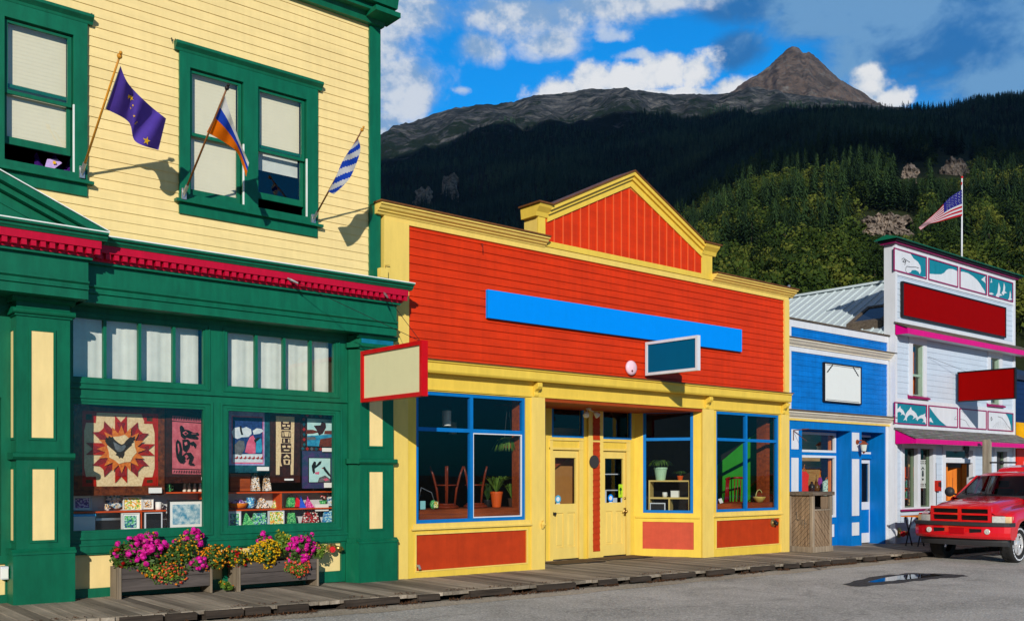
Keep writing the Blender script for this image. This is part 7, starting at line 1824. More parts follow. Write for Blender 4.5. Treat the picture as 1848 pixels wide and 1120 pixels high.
# wooden litter bin
def litter_bin():
    zb = BW(18.4)
    cor = Vector((fx(1466, 11.75), 11.75, 0))
    e1 = Vector((0, 1, 0)); e2 = Vector((1, 0, 0))
    w1, w2, h = .60, .73, 1.27
    t = thing('litter_bin', 'weathered plank litter bin with diagonal boards and an open slot before the blue shop', 'litter bin', (cor.x, cor.y, zb))
    B_ = lambda a, b, z: tuple(cor + e1*a + e2*b + Vector((0,0,zb+z)))
    def hx(m, a0, a1, b0, b1, z0, z1): m.hexa([B_(a0,b0,z0),B_(a1,b0,z0),B_(a1,b1,z0),B_(a0,b1,z0),B_(a0,b0,z1),B_(a1,b0,z1),B_(a1,b1,z1),B_(a0,b1,z1)])
    pw = wood('weathered brown bin boards', (.10,.062,.036), (.40,.28,.18), 'Z', 10, .85, tint=False, bump=.9); tw = wood('pale weathered trim boards', (.17,.13,.095), (.42,.34,.25), 'Z', 9, .85)
    def diag(face, u1, z0, z1, cut=None):
        """boards at 45 degrees across one face, clipped to it"""
        m = MB(); pw_ = .105; k = -(z1-z0)
        while k < u1:
            # parallelogram u in [k + (z-z0), k+pw + (z-z0)] mirrored to lean left
            def clip(poly, ax, lim, sgn):
                out = []
                for i in range(len(poly)):
                    p, q = poly[i], poly[(i+1) % len(poly)]; a, b = sgn*(p[ax]-lim), sgn*(q[ax]-lim)
                    if a >= 0: out.append(p)
                    if (a >= 0) != (b >= 0): f = a/(a-b); out.append((p[0]+(q[0]-p[0])*f, p[1]+(q[1]-p[1])*f))
                return out
            H = z1-z0
            poly = [(k+H, z0), (k+H+pw_-.013, z0), (k+pw_-.013, z1), (k, z1)]
            poly = clip(poly, 0, .05, 1); poly = clip(poly, 0, u1-.05, -1) if poly else poly
            if len(poly) >= 3:
                d = random.uniform(.004,.012)
                f = (lambda u, z, o: B_(u, -o, z)) if face == 1 else (lambda u, z, o: B_(-o, u, z))
                n = len(poly); m.add([f(u, z, d) for u, z in poly]+[f(u, z, -.015) for u, z in poly], [tuple(range(n))]+[(i, (i+1) % n, (i+1) % n+n, i+n) for i in range(n)])
            k += pw_
        return m
    m = MB(); hx(m, .02, w1-.02, .02, w2-.02, .05, h-.3); build('inner_box', m, M['dark'], t)
    build('side_panel', diag(1, w1, .07, h-.06), pw, t); build('side_panel', diag(2, w2, .07, h-.36), pw, t)
    m = MB(); hx(m, .015, .03, w2*.5, w2-.1, h-.34, h-.06); hx(m, .0, w1, w2-.02, w2-.005, .07, h-.06); hx(m, w1-.02, w1-.005, .0, w2-.02, .07, h-.06); build('side_panel', m, pw, t)
    for a, b in ((0,0),(w1-.06,0),(0,w2-.06)):
        m = MB(); hx(m, a-.022, a+.06, b-.022, b+.06, .0, h-.05); build('corner_post', m, tw, t, bevel=.006)
    m = MB(); hx(m, -.06, w1+.04, -.06, w2+.05, h-.049, h+.03); build('lid', m, wood('grey lid boards', (.07,.05,.035), (.24,.19,.15), 'X', 10, .85), t, bevel=.008)
    m = MB(); hx(m, -.035, w1+.02, -.035, -.0225, .0, .12); hx(m, -.035, -.0225, -.0224, w2+.02, .0, .12); hx(m, -.02, -.005, .06, w2-.06, h-.375, h-.345); build_split('base_board', m, tw, t)
    m = MB()
    for a0, a1, z0, z1 in ((.20,.23,.70,.86),(.23,.27,.67,.71),(.30,.32,.60,.78),(.34,.37,.58,.70),(.40,.42,.52,.70),(.42,.47,.60,.63)): m.add([B_(w1-a0,-.0135,z0),B_(w1-a1,-.0135,z0),B_(w1-a1,-.0135,z1),B_(w1-a0,-.0135,z1)], [(0,1,2,3)])
    build('scratch', m, M['cap_board'], t)
litter_bin()
# wooden post with an iron bar in front of the shingle awning
DP = 11.45; p = at(1782, 800, DP); t = thing('wooden_post', 'weathered wooden post with an iron bar before the shingle awning', 'post', (p.x, DP, BW(p.x)))
zt = fz(1782, 793, DP); m = MB(); m.box(p.x-.125, p.x+.02, DP-.08, DP+.08, BW(p.x), zt); m.box(p.x+.022, p.x+.12, DP-.06, DP+.06, BW(p.x), zt-.04); build('post_body', m, wood('pale split post', (.14,.12,.09), (.44,.39,.30), 'Z', 7, .85), t, bevel=.01)
m = MB(); zb_ = fz(1790, 834, DP-.1); m.tube([(p.x-.05,DP-.1,zb_),(p.x+1.5,DP-.1,zb_+.01)], .022, 8); m.ball((p.x+.62,DP-.1,zb_), .06, 10, 8); build('iron_bar', m, M['iron'], t, smooth=True)
# red extinguisher cabinet and cable
c = at(1692, 876, DWF-.06); t = thing('extinguisher_box', 'small red box with a cable beside the orange shop doors', 'box', tuple(c)); m = MB(); m.box(c.x-.10, c.x+.10, c.y-.06, c.y+.055, c.z-.14, c.z+.14); build('case', m, paint('orange red box', S(180,34,18)), t, bevel=.015)
m = MB(); m.box(c.x-.075, c.x-.01, c.y-.066, c.y-.0605, c.z-.02, c.z+.10); m.box(c.x+.015, c.x+.08, c.y-.066, c.y-.0605, c.z-.04, c.z+.10); build('lid', m, M['iron'], t); m = MB(); m.tube([(c.x-.02,c.y+.03,c.z+.16),(c.x-.03,c.y+.03,c.z+.6)], .008, 5); m.tube([(c.x,c.y+.03,c.z-.16),(c.x,c.y+.03,c.z-.6)], .01, 5); build_split('cable', m, M['iron'], t)
# folding table by the white shop
X0 = fx(1647, 11.6); zb = BW(X0); t = thing('folding_table', 'small folding table with black legs and orange top beside the red truck', 'table', (X0+.1, 11.6, zb)); m = MB(); m.box(X0-.2, X0+.55, 11.35, 11.8, zb+.70, zb+.725); build('table_top', m, M['orange_wood'], t)
for y in (11.42, 11.72):
    for a, b in (((X0-.12, .70), (X0+.2, 0)), ((X0+.2, .70), (X0-.1, 0))): m = MB(); m.tube([(a[0],y,zb+a[1]),(b[0],y,zb+b[1])], .018, 6); build('leg', m, M['black'], t)
# ------------------------------------------------------------------ red pickup truck parked along the boardwalk, nose towards the left
M['truck_red'] = paint('red car paint', S(214,0,22), .22, .03, .0, spec=.5, coat=1.0)
M['rubber'] = paint('tyre rubber', (.022,.022,.023), .8, .3, .35, scale=30)
M['chrome'] = paint('polished alloy', (.80,.80,.82), .25, .05, .0, metal=.55)
M['plastic'] = paint('dark grey bumper plastic', (.035,.036,.04), .5, .1, .1)
M['lens'] = paint('headlamp lens', (.74,.75,.72), .10, .2, .0, metal=.25, scale=18)
M['amber'] = paint('amber lens', S(240,120,20), .15, .1, 0)
M['tint_glass'] = glass_mat('tinted car glass', (.30,.36,.40), 1.25, 1.6)
XT, YT = 20.0, 9.38
ZT = GZ(XT+1.5)
tr = thing('pickup_truck', 'red pickup truck with a red camper shell parked nose out beside the boardwalk', 'truck', (XT, YT, ZT))
T = lambda x, y, z: (XT+x, YT+y, ZT+z)
def tmesh(mb): mb.v = [T(*v) for v in mb.v]; return mb
curv = lambda y: .17*(abs(y)/.98)**3.2
ip = lambda x, xs, ys: float(np.interp(x, xs, ys))
SX = [0, .12, .35, .8, 1.3, 1.62]
def prof(x):
    zh = ip(x, SX, [1.15,1.205,1.26,1.30,1.335,1.355]); zf = ip(x, SX, [1.0,1.045,1.10,1.15,1.19,1.22])
    d = abs(x-.80); zb = .39+math.sqrt(max(0, .50**2-d*d)) if d < .48 else .55
    if d < .48: zb = max(zb, .55)
    e = ip(x, [0,.2,1.62], [.955,.985,.99])
    return [(0,zh),(.30,zh-.004),(.52,zh-.022),(.60,zh-.055),(.645,zf+.03),(.70,zf-.005),(.82,zf-.008),(e-.07,zf-.03),(e-.015,zf-.10),(e,zf-.2),(e+.005,max(zb+.05,.85)),(e-.01,zb)]
def loft(rings, mi=0, both=True):
    m = MB()
    for s in ((1, -1) if both else (1,)):
        n = len(rings[0]); V = [(x, s*y, z) for r in rings for x, y, z in r]
        fs = [(i*n+j, i*n+j+1, (i+1)*n+j+1, (i+1)*n+j) for i in range(len(rings)-1) for j in range(n-1)]
        if s < 0: fs = [f[::-1] for f in fs]
        m.add(V, fs, mi)
    return m
xs_ = sorted(set([0,.03,.08,.14,.22,.32]+list(np.linspace(.32,1.28,17))+[1.4,1.5,1.62]))
rings = [[(x+curv(y)*max(0, 1-x/.55)+(.10*(1-abs(y)/.7) if False else 0), y, z) for y, z in prof(x)] for x in xs_]
build('front_body', tmesh(loft(rings)), M['truck_red'], tr, smooth=True, recalc=True)
# hood seam and cowl
m = MB(); 
for s in (-1, 1): m.tube([(.1+.05,s*.632,prof(.1)[4][1]+.012)]+[(x,s*.637,prof(x)[4][1]+.004) for x in (.4,.8,1.2,1.6)], .006, 5)
build_split('hood_seam', tmesh(m), M['plastic'], tr)
m = MB(); m.hexa([(1.58,-.80,1.30),(1.75,-.80,1.30),(1.75,.80,1.30),(1.58,.80,1.30),(1.60,-.80,1.355),(1.76,-.80,1.375),(1.76,.80,1.375),(1.60,.80,1.355)]); build('cowl', tmesh(m), M['plastic'], tr)
# front panel with the four grille openings
def curved(mb, x0=0.0):   # built as x=y_lateral, y=thickness, z -> nose surface
    mb.v = [T(x0+curv(a)+b, a, c) for a, b, c in mb.v]; return mb
def finegrid(y0, y1, n): return [y0+(y1-y0)*k/n for k in range(n+1)]
m = MB(); hs_ = [(s0_, s1_, z0, z1) for s0_, s1_ in ((-.565,-.035),(.035,.565)) for z0, z1 in ((.885,.985),(1.025,1.115))]
m.holes(-.63, .63, .80, 1.165, 0, .06, hs_); build('grille_surround', curved(m, -.012), M['truck_red'], tr)
m = MB()
for a, b, z0, z1 in hs_:
    m.box(a-.01, b+.01, .05, .06, z0-.01, z1+.01)
    for k in range(1, 3): z = z0+(z1-z0)*k/3; m.box(a, b, .015, .05, z-.006, z+.006)
build('grille', curved(m, -.012), M['black'], tr)
m = MB(); m.box(-.64, .64, .0, .03, .79, .80); m.box(.63,.97,.03,.06,.79,1.0); m.box(-.97,-.63,.03,.06,.79,1.0); build('front_panel', curved(m, .0), M['truck_red'], tr)
for s in (-1, 1):
    m = MB(); ys = finegrid(.645, .87, 5)
    for a, b in zip(ys[:-1], ys[1:]): m.box(s*a, s*b, -.012, .03, .835, .975)
    h = build('headlight', curved(m, .0), M['lens'], tr, recalc=True)
    m = MB(); ys = finegrid(.872, .965, 4)
    for a, b in zip(ys[:-1], ys[1:]): m.box(s*a, s*b, -.010, .10, .84, .97)
    build('corner_lamp', curved(m, .0), M['amber'] if False else paint('pale amber lens', S(226,196,150), .15, .3, 0), h, recalc=True)
# bumper
def sweep(pr, ymax, n=20, off=0.0):
    m = MB(); ys = np.linspace(-ymax, ymax, n+1); V = []
    for y in ys:
        c = .20*(abs(y)/.99)**3.2
        V += [(x+c+off, y, z) for x, z in pr]
    k = len(pr); fs = [(i*k+j, i*k+(j+1)%k, (i+1)*k+(j+1)%k, (i+1)*k+j) for i in range(n) for j in range(k)] + [tuple(range(k)), tuple(n*k+j for j in range(k-1,-1,-1))]
    m.add(V, fs); return m
bp_ = build('bumper', tmesh(sweep([(-.02,.50),(-.085,.515),(-.115,.56),(-.125,.64),(-.11,.765),(.12,.765),(.12,.50)], .985)), M['truck_red'], tr, recalc=True)
build('bumper_strip', tmesh(sweep([(-.10,.766),(-.15,.775),(-.155,.835),(-.10,.848),(.10,.848),(.10,.766)], .99)), M['plastic'], bp_, recalc=True)
build('valance', tmesh(sweep([(.06,.36),(.02,.37),(-.005,.45),(.0,.499),(.10,.499),(.10,.36)], .90)), M['plastic'], bp_, recalc=True)
for s in (-1, 1):
    yy = s*.60; c = .20*(abs(yy)/.99)**3.2-.12; m = MB(); m.lathe([(.055,0),(.055,-.02),(.042,-.024),(.035,-.02),(0,-.03)], (c, yy, .665), 16, 0, 'X'); build('fog_lamp', tmesh(m), M['lens'], bp_, smooth=False)
    m = MB(); a, b = sorted((s*.26, s*.49)); V = []
    for y in (a, b):
        c = .20*(abs(y)/.99)**3.2-.129; V.append((c, y))
    m.hexa([(V[0][0],a,.63+.02),(V[1][0],b,.63),(V[1][0]+.05,b,.63),(V[0][0]+.05,a,.65),(V[0][0],a,.715),(V[1][0],b,.715),(V[1][0]+.05,b,.715),(V[0][0]+.05,a,.715)]); build('bumper_slot', tmesh(m), M['black'], bp_)  # black block set proud, its colour stands in for the slot's shaded recess
m = MB(); m.box(-.131, -.11, -.16, .16, .60, .735); build('plate_recess', tmesh(m), paint('darker bumper red', S(176,0,18), .4, .05, 0), bp_, bevel=.01)  # raised panel in a darker red marks the plate recess
# cab
sidex = [1.62, 1.8, 2.2, 2.7, 3.3, 3.42]
def sp2(x):
    d = abs(x-4.42); zb = .50
    if d < .48: zb = max(.50, .39+math.sqrt(.50**2-d*d))
    return [(.90,1.335),(.955,1.30),(.985,1.2),(.998,1.0),(.996,.85 if zb < .85 else zb+.03),(.965,zb)]
build('side_body', tmesh(loft([[(x, y, z) for y, z in sp2(x)] for x in [1.62,2.0,2.5,3.0,3.4,3.7,3.9]+list(np.linspace(3.93,4.91,17))+[5.0,5.3,5.6]])), M['truck_red'], tr, smooth=True, recalc=True)
m = MB()
for s in (-1, 1):
    for x in (1.66, 2.95, 3.42): m.box(x, x+.008, s*.9985, s*1.0005, .55, 1.24)
build('door_seam', tmesh(m), M['black'], tr)
rz0, rz1 = 1.80, 1.875
m = MB()
prr = lambda x, hw, z: [(x,0,z),(x,hw*.5,z-.008),(x,hw*.85,z-.03),(x,hw,z-.075),(x,hw+.02,z-.11)]
rr = [prr(2.20,.62,1.80), prr(2.30,.66,1.855), prr(2.5,.68,1.885), prr(2.9,.69,1.895), prr(3.25,.68,1.885), prr(3.40,.66,1.85)]
build('roof', tmesh(loft(rr)), M['truck_red'], tr, smooth=True, recalc=True)
m = MB()
for s in (-1, 1):
    def pil(p, q, w, d): m.hexa([(p[0],s*p[1],p[2]),(p[0]+w,s*p[1],p[2]),(p[0]+w,s*(p[1]-d),p[2]),(p[0],s*(p[1]-d),p[2]),(q[0],s*q[1],q[2]),(q[0]+w,s*q[1],q[2]),(q[0]+w,s*(q[1]-d),q[2]),(q[0],s*(q[1]-d),q[2])])
    pil((1.62,.885,1.31), (2.22,.665,1.80), .10, .05); pil((2.95,.945,1.31), (2.90,.70,1.79), .09, .05); pil((3.34,.945,1.31), (3.30,.69,1.78), .12, .06)
build_split('pillar', tmesh(m), M['truck_red'], tr, recalc=True)
m = MB(); n = 10; V = []
for k in range(n+1):
    f = -1+2*k/n; V += [(1.63+.05*f*f-.03, f*.86, 1.335), (2.22+.04*f*f-.03, f*.645, 1.80)]
m.add(V, [(2*k, 2*k+2, 2*k+3, 2*k+1) for k in range(n)]); build('windscreen', tmesh(m), M['tint_glass'], tr, smooth=True)
m = MB()
for s in (-1, 1):
    m.add([(1.75,s*.925,1.325),(2.96,s*.935,1.325),(2.91,s*.70,1.79),(2.30,s*.685,1.79)], [(0,1,2,3)]); m.add([(3.04,s*.935,1.325),(3.36,s*.935,1.325),(3.32,s*.69,1.79),(2.98,s*.69,1.79)], [(0,1,2,3)])
build_split('side_window', tmesh(m), M['tint_glass'], tr)
m = MB(); m.box(1.70, 2.0, -.8, .8, 1.05, 1.33); build('dashboard', tmesh(m), M['plastic'], tr)
for s in (-1, 1):
    m = MB(); m.box(2.45, 2.95, s*.40-.25, s*.40+.25, .75, .95); m.hexa([(2.88,s*.4-.24,.95),(3.05,s*.4-.24,.95),(3.05,s*.4+.24,.95),(2.88,s*.4+.24,.95),(3.0,s*.4-.2,1.5),(3.1,s*.4-.2,1.5),(3.1,s*.4+.2,1.5),(3.0,s*.4+.2,1.5)]); m.box(3.0, 3.08, s*.4-.12, s*.4+.12, 1.53, 1.68)
    build('seat', tmesh(m), M['dark_brown'], tr, bevel=.03)
m = MB(); m.box(3.38, 3.42, -.94, .94, .5, 1.32); m.box(1.7, 3.4, -.93, .93, .48, .52); build('cab_floor', tmesh(m), M['black'], tr)
m = MB(); k = 14; m.tube([(2.12+.16*math.sin(2*PI*q/k)*.3, -.40+.18*math.cos(2*PI*q/k), 1.30+.17*math.sin(2*PI*q/k)) for q in range(k+1)], .016, 6); build('steering_wheel', tmesh(m), M['black'], tr, smooth=True)
# mirrors, wipers, aerial
for s in (-1, 1):
    m = MB(); m.lathe([(.0,0),(.09,.02),(.115,.07),(.11,.10),(0,.10)], (1.85, s*1.13, 1.43), 14, 0, 'X'); m.tube([(1.92,s*.95,1.36),(1.92,s*1.08,1.40)], .025, 6); build('mirror', tmesh(m), M['plastic'], tr, smooth=True)
    m = MB(); y0 = s*.55; m.tube([(1.60,y0*.3,1.362),(1.655,y0*.3+.32,1.40),(1.66,y0*.3+.55,1.405)], .010, 5); build('wiper', tmesh(m), M['black'], tr)
m = MB(); m.tube([(1.35,.80,1.19),(1.38,.80,1.75)], .004, 5); m.tube([(1.35,.80,1.18),(1.35,.80,1.22)], .012, 6); build('aerial', tmesh(m), M['black'], tr)
# camper shell, tail, chassis
sh = lambda x, k, zt: [(x,0,zt),(x,.5*k,zt-.01),(x,.76*k,zt-.05),(x,.85*k,zt-.14),(x,.90*k,zt-.35),(x,.93*k,1.33)]
rr = [sh(3.52,.96,1.90), sh(3.60,.98,2.00), sh(3.9,1,2.05), sh(5.3,1,2.05), sh(5.52,.99,1.98)]
m = loft(rr); n = 6
for r in (rr[0], rr[-1]): m.add([p for p in r]+[(x,-y,z) for x, y, z in r[::-1][:-1]], [tuple(range(11))])
build('camper_shell', tmesh(m), M['truck_red'], tr, smooth=False, recalc=True)
m = MB()
for s in (-1, 1): m.hexa([(3.75,s*.925,1.45),(5.3,s*.925,1.45),(5.3,s*.90,1.45),(3.75,s*.90,1.45),(3.85,s*.875,1.80),(5.2,s*.875,1.80),(5.2,s*.85,1.8),(3.85,s*.85,1.8)])
build_split('shell_window', tmesh(m), M['black'], tr)
m = MB(); m.box(5.56, 5.62, -.95, .95, .55, 1.33); build('tailgate', tmesh(m), M['truck_red'], tr); m = MB(); m.box(5.63, 5.80, -.98, .98, .5, .68); build('rear_bumper', tmesh(m), M['chrome'], tr, bevel=.02)
m = MB(); m.box(.2, 5.5, -.45, -.33, .42, .55); m.box(.2, 5.5, .33, .45, .42, .55); m.box(.3, 1.55, -.60, .60, .5, .95); m.box(1.6, 3.4, -.55, .55, .40, .5); m.tube([(.80,-.75,.39),(.80,.75,.39)], .06, 8); m.tube([(4.42,-.75,.39),(4.42,.75,.39)], .07, 8); build('chassis', tmesh(m), M['black'], tr)
m = MB()
for s in (-1, 1):
    for cx_ in (.80, 4.42):
        a = [(cx_+.49*math.cos(q), .39+.49*math.sin(q)) for q in np.linspace(0, PI, 14)]
        m.add([(x, s*.60, z) for x, z in a]+[(x, s*.965, z) for x, z in a], [(i, i+1, 15+i-1+0, 14+i) for i in range(13)])
build_split('wheel_well', tmesh(m), M['black'], tr)
def wheel(x, s):
    y0 = s*.735; R_, W = .385, .13
    m = MB(); m.lathe([(.225,-W*.85),(.30,-W),(.355,-W*.97),(R_-.008,-W*.78),(R_,-W*.55),(R_,W*.55),(R_-.008,W*.78),(.355,W*.97),(.30,W),(.225,W*.85)], (x, y0, R_), 40, 0, 'Y', False)
    for k in range(40):
        a = 2*PI*k/40; ca, sa = math.cos(a), math.sin(a); o = -.08 if k % 2 else .03
        c = (x+ca*R_, y0, R_+sa*R_); tx, tz = -sa*.018, ca*.018
        m.hexa([(c[0]-tx,y0+o,c[2]-tz),(c[0]+tx,y0+o,c[2]+tz),(c[0]+tx,y0+o+.06,c[2]+tz),(c[0]-tx,y0+o+.06,c[2]-tz),(c[0]-tx+ca*.007,y0+o,c[2]-tz+sa*.007),(c[0]+tx+ca*.007,y0+o,c[2]+tz+sa*.007),(c[0]+tx+ca*.007,y0+o+.06,c[2]+tz+sa*.007),(c[0]-tx+ca*.007,y0+o+.06,c[2]-tz+sa*.007)])
    w = build('wheel', tmesh(m), M['rubber'], tr, smooth=False)
    m = MB(); f = s*W
    pr = [(.228,0),(.232,f*.80),(.215,f*.86),(.20,f*.62)]
    m.lathe(pr, (x, y0, R_), 32, 0, 'Y', False); m.lathe([(.20,f*.35),(.0,f*.35)], (x, y0, R_), 24, 0, 'Y')
    for k in range(5):
        a = 2*PI*k/5+.3; ca, sa = math.cos(a), math.sin(a); tx, tz = -sa, ca
        def q(r, w_, d): return (x+ca*r+tx*w_, y0+d, R_+sa*r+tz*w_)
        m.hexa([q(.05,-.05,f*.36),q(.205,-.065,f*.36),q(.205,.065,f*.36),q(.05,.05,f*.36),q(.05,-.045,f*.66),q(.205,-.055,f*.72),q(.205,.055,f*.72),q(.05,.045,f*.66)])
    m.lathe([(.075,f*.36),(.07,f*.80),(.05,f*.84),(0,f*.85)], (x, y0, R_), 18, 0, 'Y')
    build('rim', tmesh(m), M['chrome'], w, recalc=True)
    m = MB()
    for k in range(26):
        if k % 13 in (11, 12): continue
        a0 = 2*PI*k/26; a1 = a0+2*PI/26*.82; fa = f*1.005
        P = [(x+r*math.cos(a), y0+fa, R_+r*math.sin(a)) for r, a in ((.305,a0),(.335,a0),(.335,a1),(.305,a1))]; m.add(P, [(0,1,2,3)])
    build('sidewall_lettering', tmesh(m), M['white'], w)
for x in (.80, 4.42):
    for s in (-1, 1): wheel(x, s)
# ------------------------------------------------------------------ hills, mountain, forest
def fbm(x, y, z=0.0, o=5):
    return noise.fractal(Vector((x, y, z)), 1.0, 2.1, o)
NEAR = dict(r0=120, r1=760, lo=[(500,800),(1200,800),(1990,800),(2150,868),(2950,869)], hi=[(300,520),(600,500),(1000,478),(1150,440),(1250,372),(1340,312),(1450,280),(1590,262),(1700,268),(1848,285),(2100,290),(2500,400),(2950,770)], e=.55)
MID = dict(r0=765, r1=1800, lo=[(300,540),(600,520),(1000,498),(1150,460),(1250,392),(1340,330),(1450,298),(1590,280),(1700,286),(1848,303),(2100,308),(2500,425),(2950,800)],
           hi=[(300,360),(600,330),(685,312),(760,300),(900,293),(1000,280),(1100,268),(1300,226),(1500,205),(1600,197),(1700,196),(1848,178),(2100,160),(2500,270),(2950,780)], e=.75)
FAR = dict(r0=1850, r1=2800, lo=[(300,375),(600,345),(685,326),(760,314),(900,307),(1000,294),(1100,282),(1300,240),(1500,218),(1600,210),(1700,208),(1848,200),(2100,300),(2950,800)],
           hi=[(300,330),(500,300),(600,280),(685,247),(720,228),(780,205),(830,192),(900,185),(960,173),(1060,159),(1130,161),(1200,170),(1300,169),(1380,165),(1480,177),(1600,192),(1700,203),(1848,190),(2100,230),(2500,380),(2950,780)], e=.8)
PEAK = dict(r0=3000, r1=3700, lo=[(1150,235),(1700,240)], hi=[(1150,230),(1250,205),(1300,178),(1325,162),(1345,146),(1366,135),(1385,120),(1400,108),(1411,98),(1420,89),(1430,83),(1441,86),(1448,94),(1455,96),(1460,94),(1474,105),(1486,116),(1500,129),(1515,143),(1550,162),(1590,190),(1640,225),(1720,250)], e=.85)
def hpt(Lr, px, t, jit=1.0):
    rho = Lr['r0']*(Lr['r1']/Lr['r0'])**t
    lo = np.interp(px, *zip(*Lr['lo'])); hi = np.interp(px, *zip(*Lr['hi']))
    py = lo+(hi-lo)*(t**Lr['e'])
    p = ray(px, py, rho)
    s = rho/2600
    if jit:
        k = min(1, t*4)*min(1, (1.02-t)*6)*jit
        p.z += (90 if Lr is not PEAK else 22)*s*k*fbm(p.x/(260*s+60), p.y/(260*s+60), 3.3)
        p.z += 26*s*k*fbm(p.x/(55*s+12), p.y/(55*s+12), 7.1)
        if Lr is PEAK or Lr is FAR:
            g = 1-abs(noise.noise(Vector((p.x/170, p.y/170, p.z/260))))*2; p.z += (16 if Lr is PEAK else 5)*k*g*abs(g) + (12 if Lr is PEAK else 6)*k*fbm(p.x/30, p.y/30, p.z/40)
    return p
def terrain(name, Lr, pxa, pxb, npx, nt_, mat, jit=1.0, back=True, crest=0.0):
    V = []; fs = []
    pxs = np.linspace(pxa, pxb, npx)
    for j in range(nt_):
        for px in pxs: V.append(tuple(hpt(Lr, px, j/(nt_-1), jit)))
    if crest:
        for i, px in enumerate(pxs):
            q = V[(nt_-1)*npx+i]; V[(nt_-1)*npx+i] = (q[0], q[1], q[2]+crest*fbm(px/18, 2, 1)+crest*.5*fbm(px/5, 9, 1))
    n = nt_
    if back:
        for f, d in ((1.06, .93), (1.3, .5)):
            for i in range(npx):
                q = V[(nt_-1)*npx+i]; V.append((q[0]*f, q[1]*f, q[2]*d))
        n += 2
    fs = [(j*npx+i, j*npx+i+1, (j+1)*npx+i+1, (j+1)*npx+i) for j in range(n-1) for i in range(npx-1)]
    m = MB(); m.v = V; m.f = fs; m.m = [0]*len(fs)
    return tag(build(name, m, mat, smooth=True), kind='structure')
def hill_mat(name, stops, scale, bump, bd, veg=None, vs=.004, vlo=.5, vhi=.56, zlim=None):
    m, nt, out = new_mat(name); b = node(nt, 'ShaderNodeBsdfPrincipled', Roughness=.95); b.inputs['Specular IOR Level'].default_value = .1
    g = node(nt, 'ShaderNodeNewGeometry'); mp = node(nt, 'ShaderNodeMapping'); mp.inputs['Scale'].default_value = (1, 1, 1.6); L(nt, g.outputs['Position'], mp.inputs[0])
    n1 = node(nt, 'ShaderNodeTexNoise', Scale=scale, Detail=12.0, Roughness=.72, Distortion=.5); L(nt, mp.outputs[0], n1.inputs['Vector'])
    cr = node(nt, 'ShaderNodeValToRGB'); e = cr.color_ramp.elements
    e[0].position = stops[0][0]; e[0].color = (*stops[0][1], 1); e[1].position = stops[-1][0]; e[1].color = (*stops[-1][1], 1)
    for p, c in stops[1:-1]: q = e.new(p); q.color = (*c, 1)
    L(nt, n1.outputs['Fac'], cr.inputs[0]); col = cr.outputs[0]
    if veg:
        n2 = node(nt, 'ShaderNodeTexNoise', Scale=vs, Detail=11.0, Roughness=.7, Distortion=.8); L(nt, mp.outputs[0], n2.inputs['Vector'])
        f = n2.outputs['Fac']
        if zlim:
            sp = node(nt, 'ShaderNodeSeparateXYZ'); L(nt, g.outputs['Position'], sp.inputs[0]); r = node(nt, 'ShaderNodeMapRange')
            r.inputs['From Min'].default_value = zlim[0]; r.inputs['From Max'].default_value = zlim[1]; r.inputs['To Min'].default_value = .20; r.inputs['To Max'].default_value = -.07; r.clamp = True
            L(nt, sp.outputs[2], r.inputs['Value']); ad = node(nt, 'ShaderNodeMath', operation='ADD'); L(nt, f, ad.inputs[0]); L(nt, r.outputs[0], ad.inputs[1]); f = ad.outputs[0]
        mr = node(nt, 'ShaderNodeMapRange'); mr.inputs['From Min'].default_value = vlo; mr.inputs['From Max'].default_value = vhi; L(nt, f, mr.inputs['Value'])
        mx = node(nt, 'ShaderNodeMix', data_type='RGBA'); L(nt, mr.outputs[0], mx.inputs['Factor']); L(nt, col, mx.inputs['A']); mx.inputs['B'].default_value = (*veg, 1); col = mx.outputs['Result']
    L(nt, col, b.inputs['Base Color'])
    bp = node(nt, 'ShaderNodeBump', Strength=bump, Distance=bd); L(nt, n1.outputs['Fac'], bp.inputs['Height']); L(nt, bp.outputs[0], b.inputs['Normal'])
    L(nt, b.outputs[0], out.inputs['Surface']); return m
M['forest_floor'] = hill_mat('forest floor', [(.35,(.012,.018,.006)),(.65,(.03,.04,.012))], .05, .6, 3)
M['mid_floor'] = hill_mat('dark forest floor', [(.35,(.006,.010,.008)),(.65,(.014,.02,.012))], .02, .6, 6)
M['far_rock'] = hill_mat('alpine rock and scrub', [(.38,(.010,.016,.018)),(.46,(.030,.037,.044)),(.53,(.058,.064,.072)),(.64,(.15,.15,.15))], .018, 1.0, 14, (.010,.021,.014), .016, .47, .54, (600, 980))
M['peak_rock'] = hill_mat('brown grey peak rock', [(.34,(.045,.04,.04)),(.44,(.10,.082,.072)),(.52,(.15,.108,.088)),(.58,(.13,.12,.115)),(.7,(.26,.245,.23))], .020, 1.0, 24, (.07,.06,.055), .010, .52, .60)
terrain('hillside', NEAR, 560, 2950, 220, 70, M['forest_floor'], .5)
terrain('forested_ridge_hill', MID, 560, 2950, 240, 60, M['mid_floor'], .6)
terrain('mountain', FAR, 420, 2950, 560, 120, M['far_rock'], .75, crest=5)
terrain('peak_mountain', PEAK, 1160, 1712, 300, 150, M['peak_rock'], 1.0, crest=5)

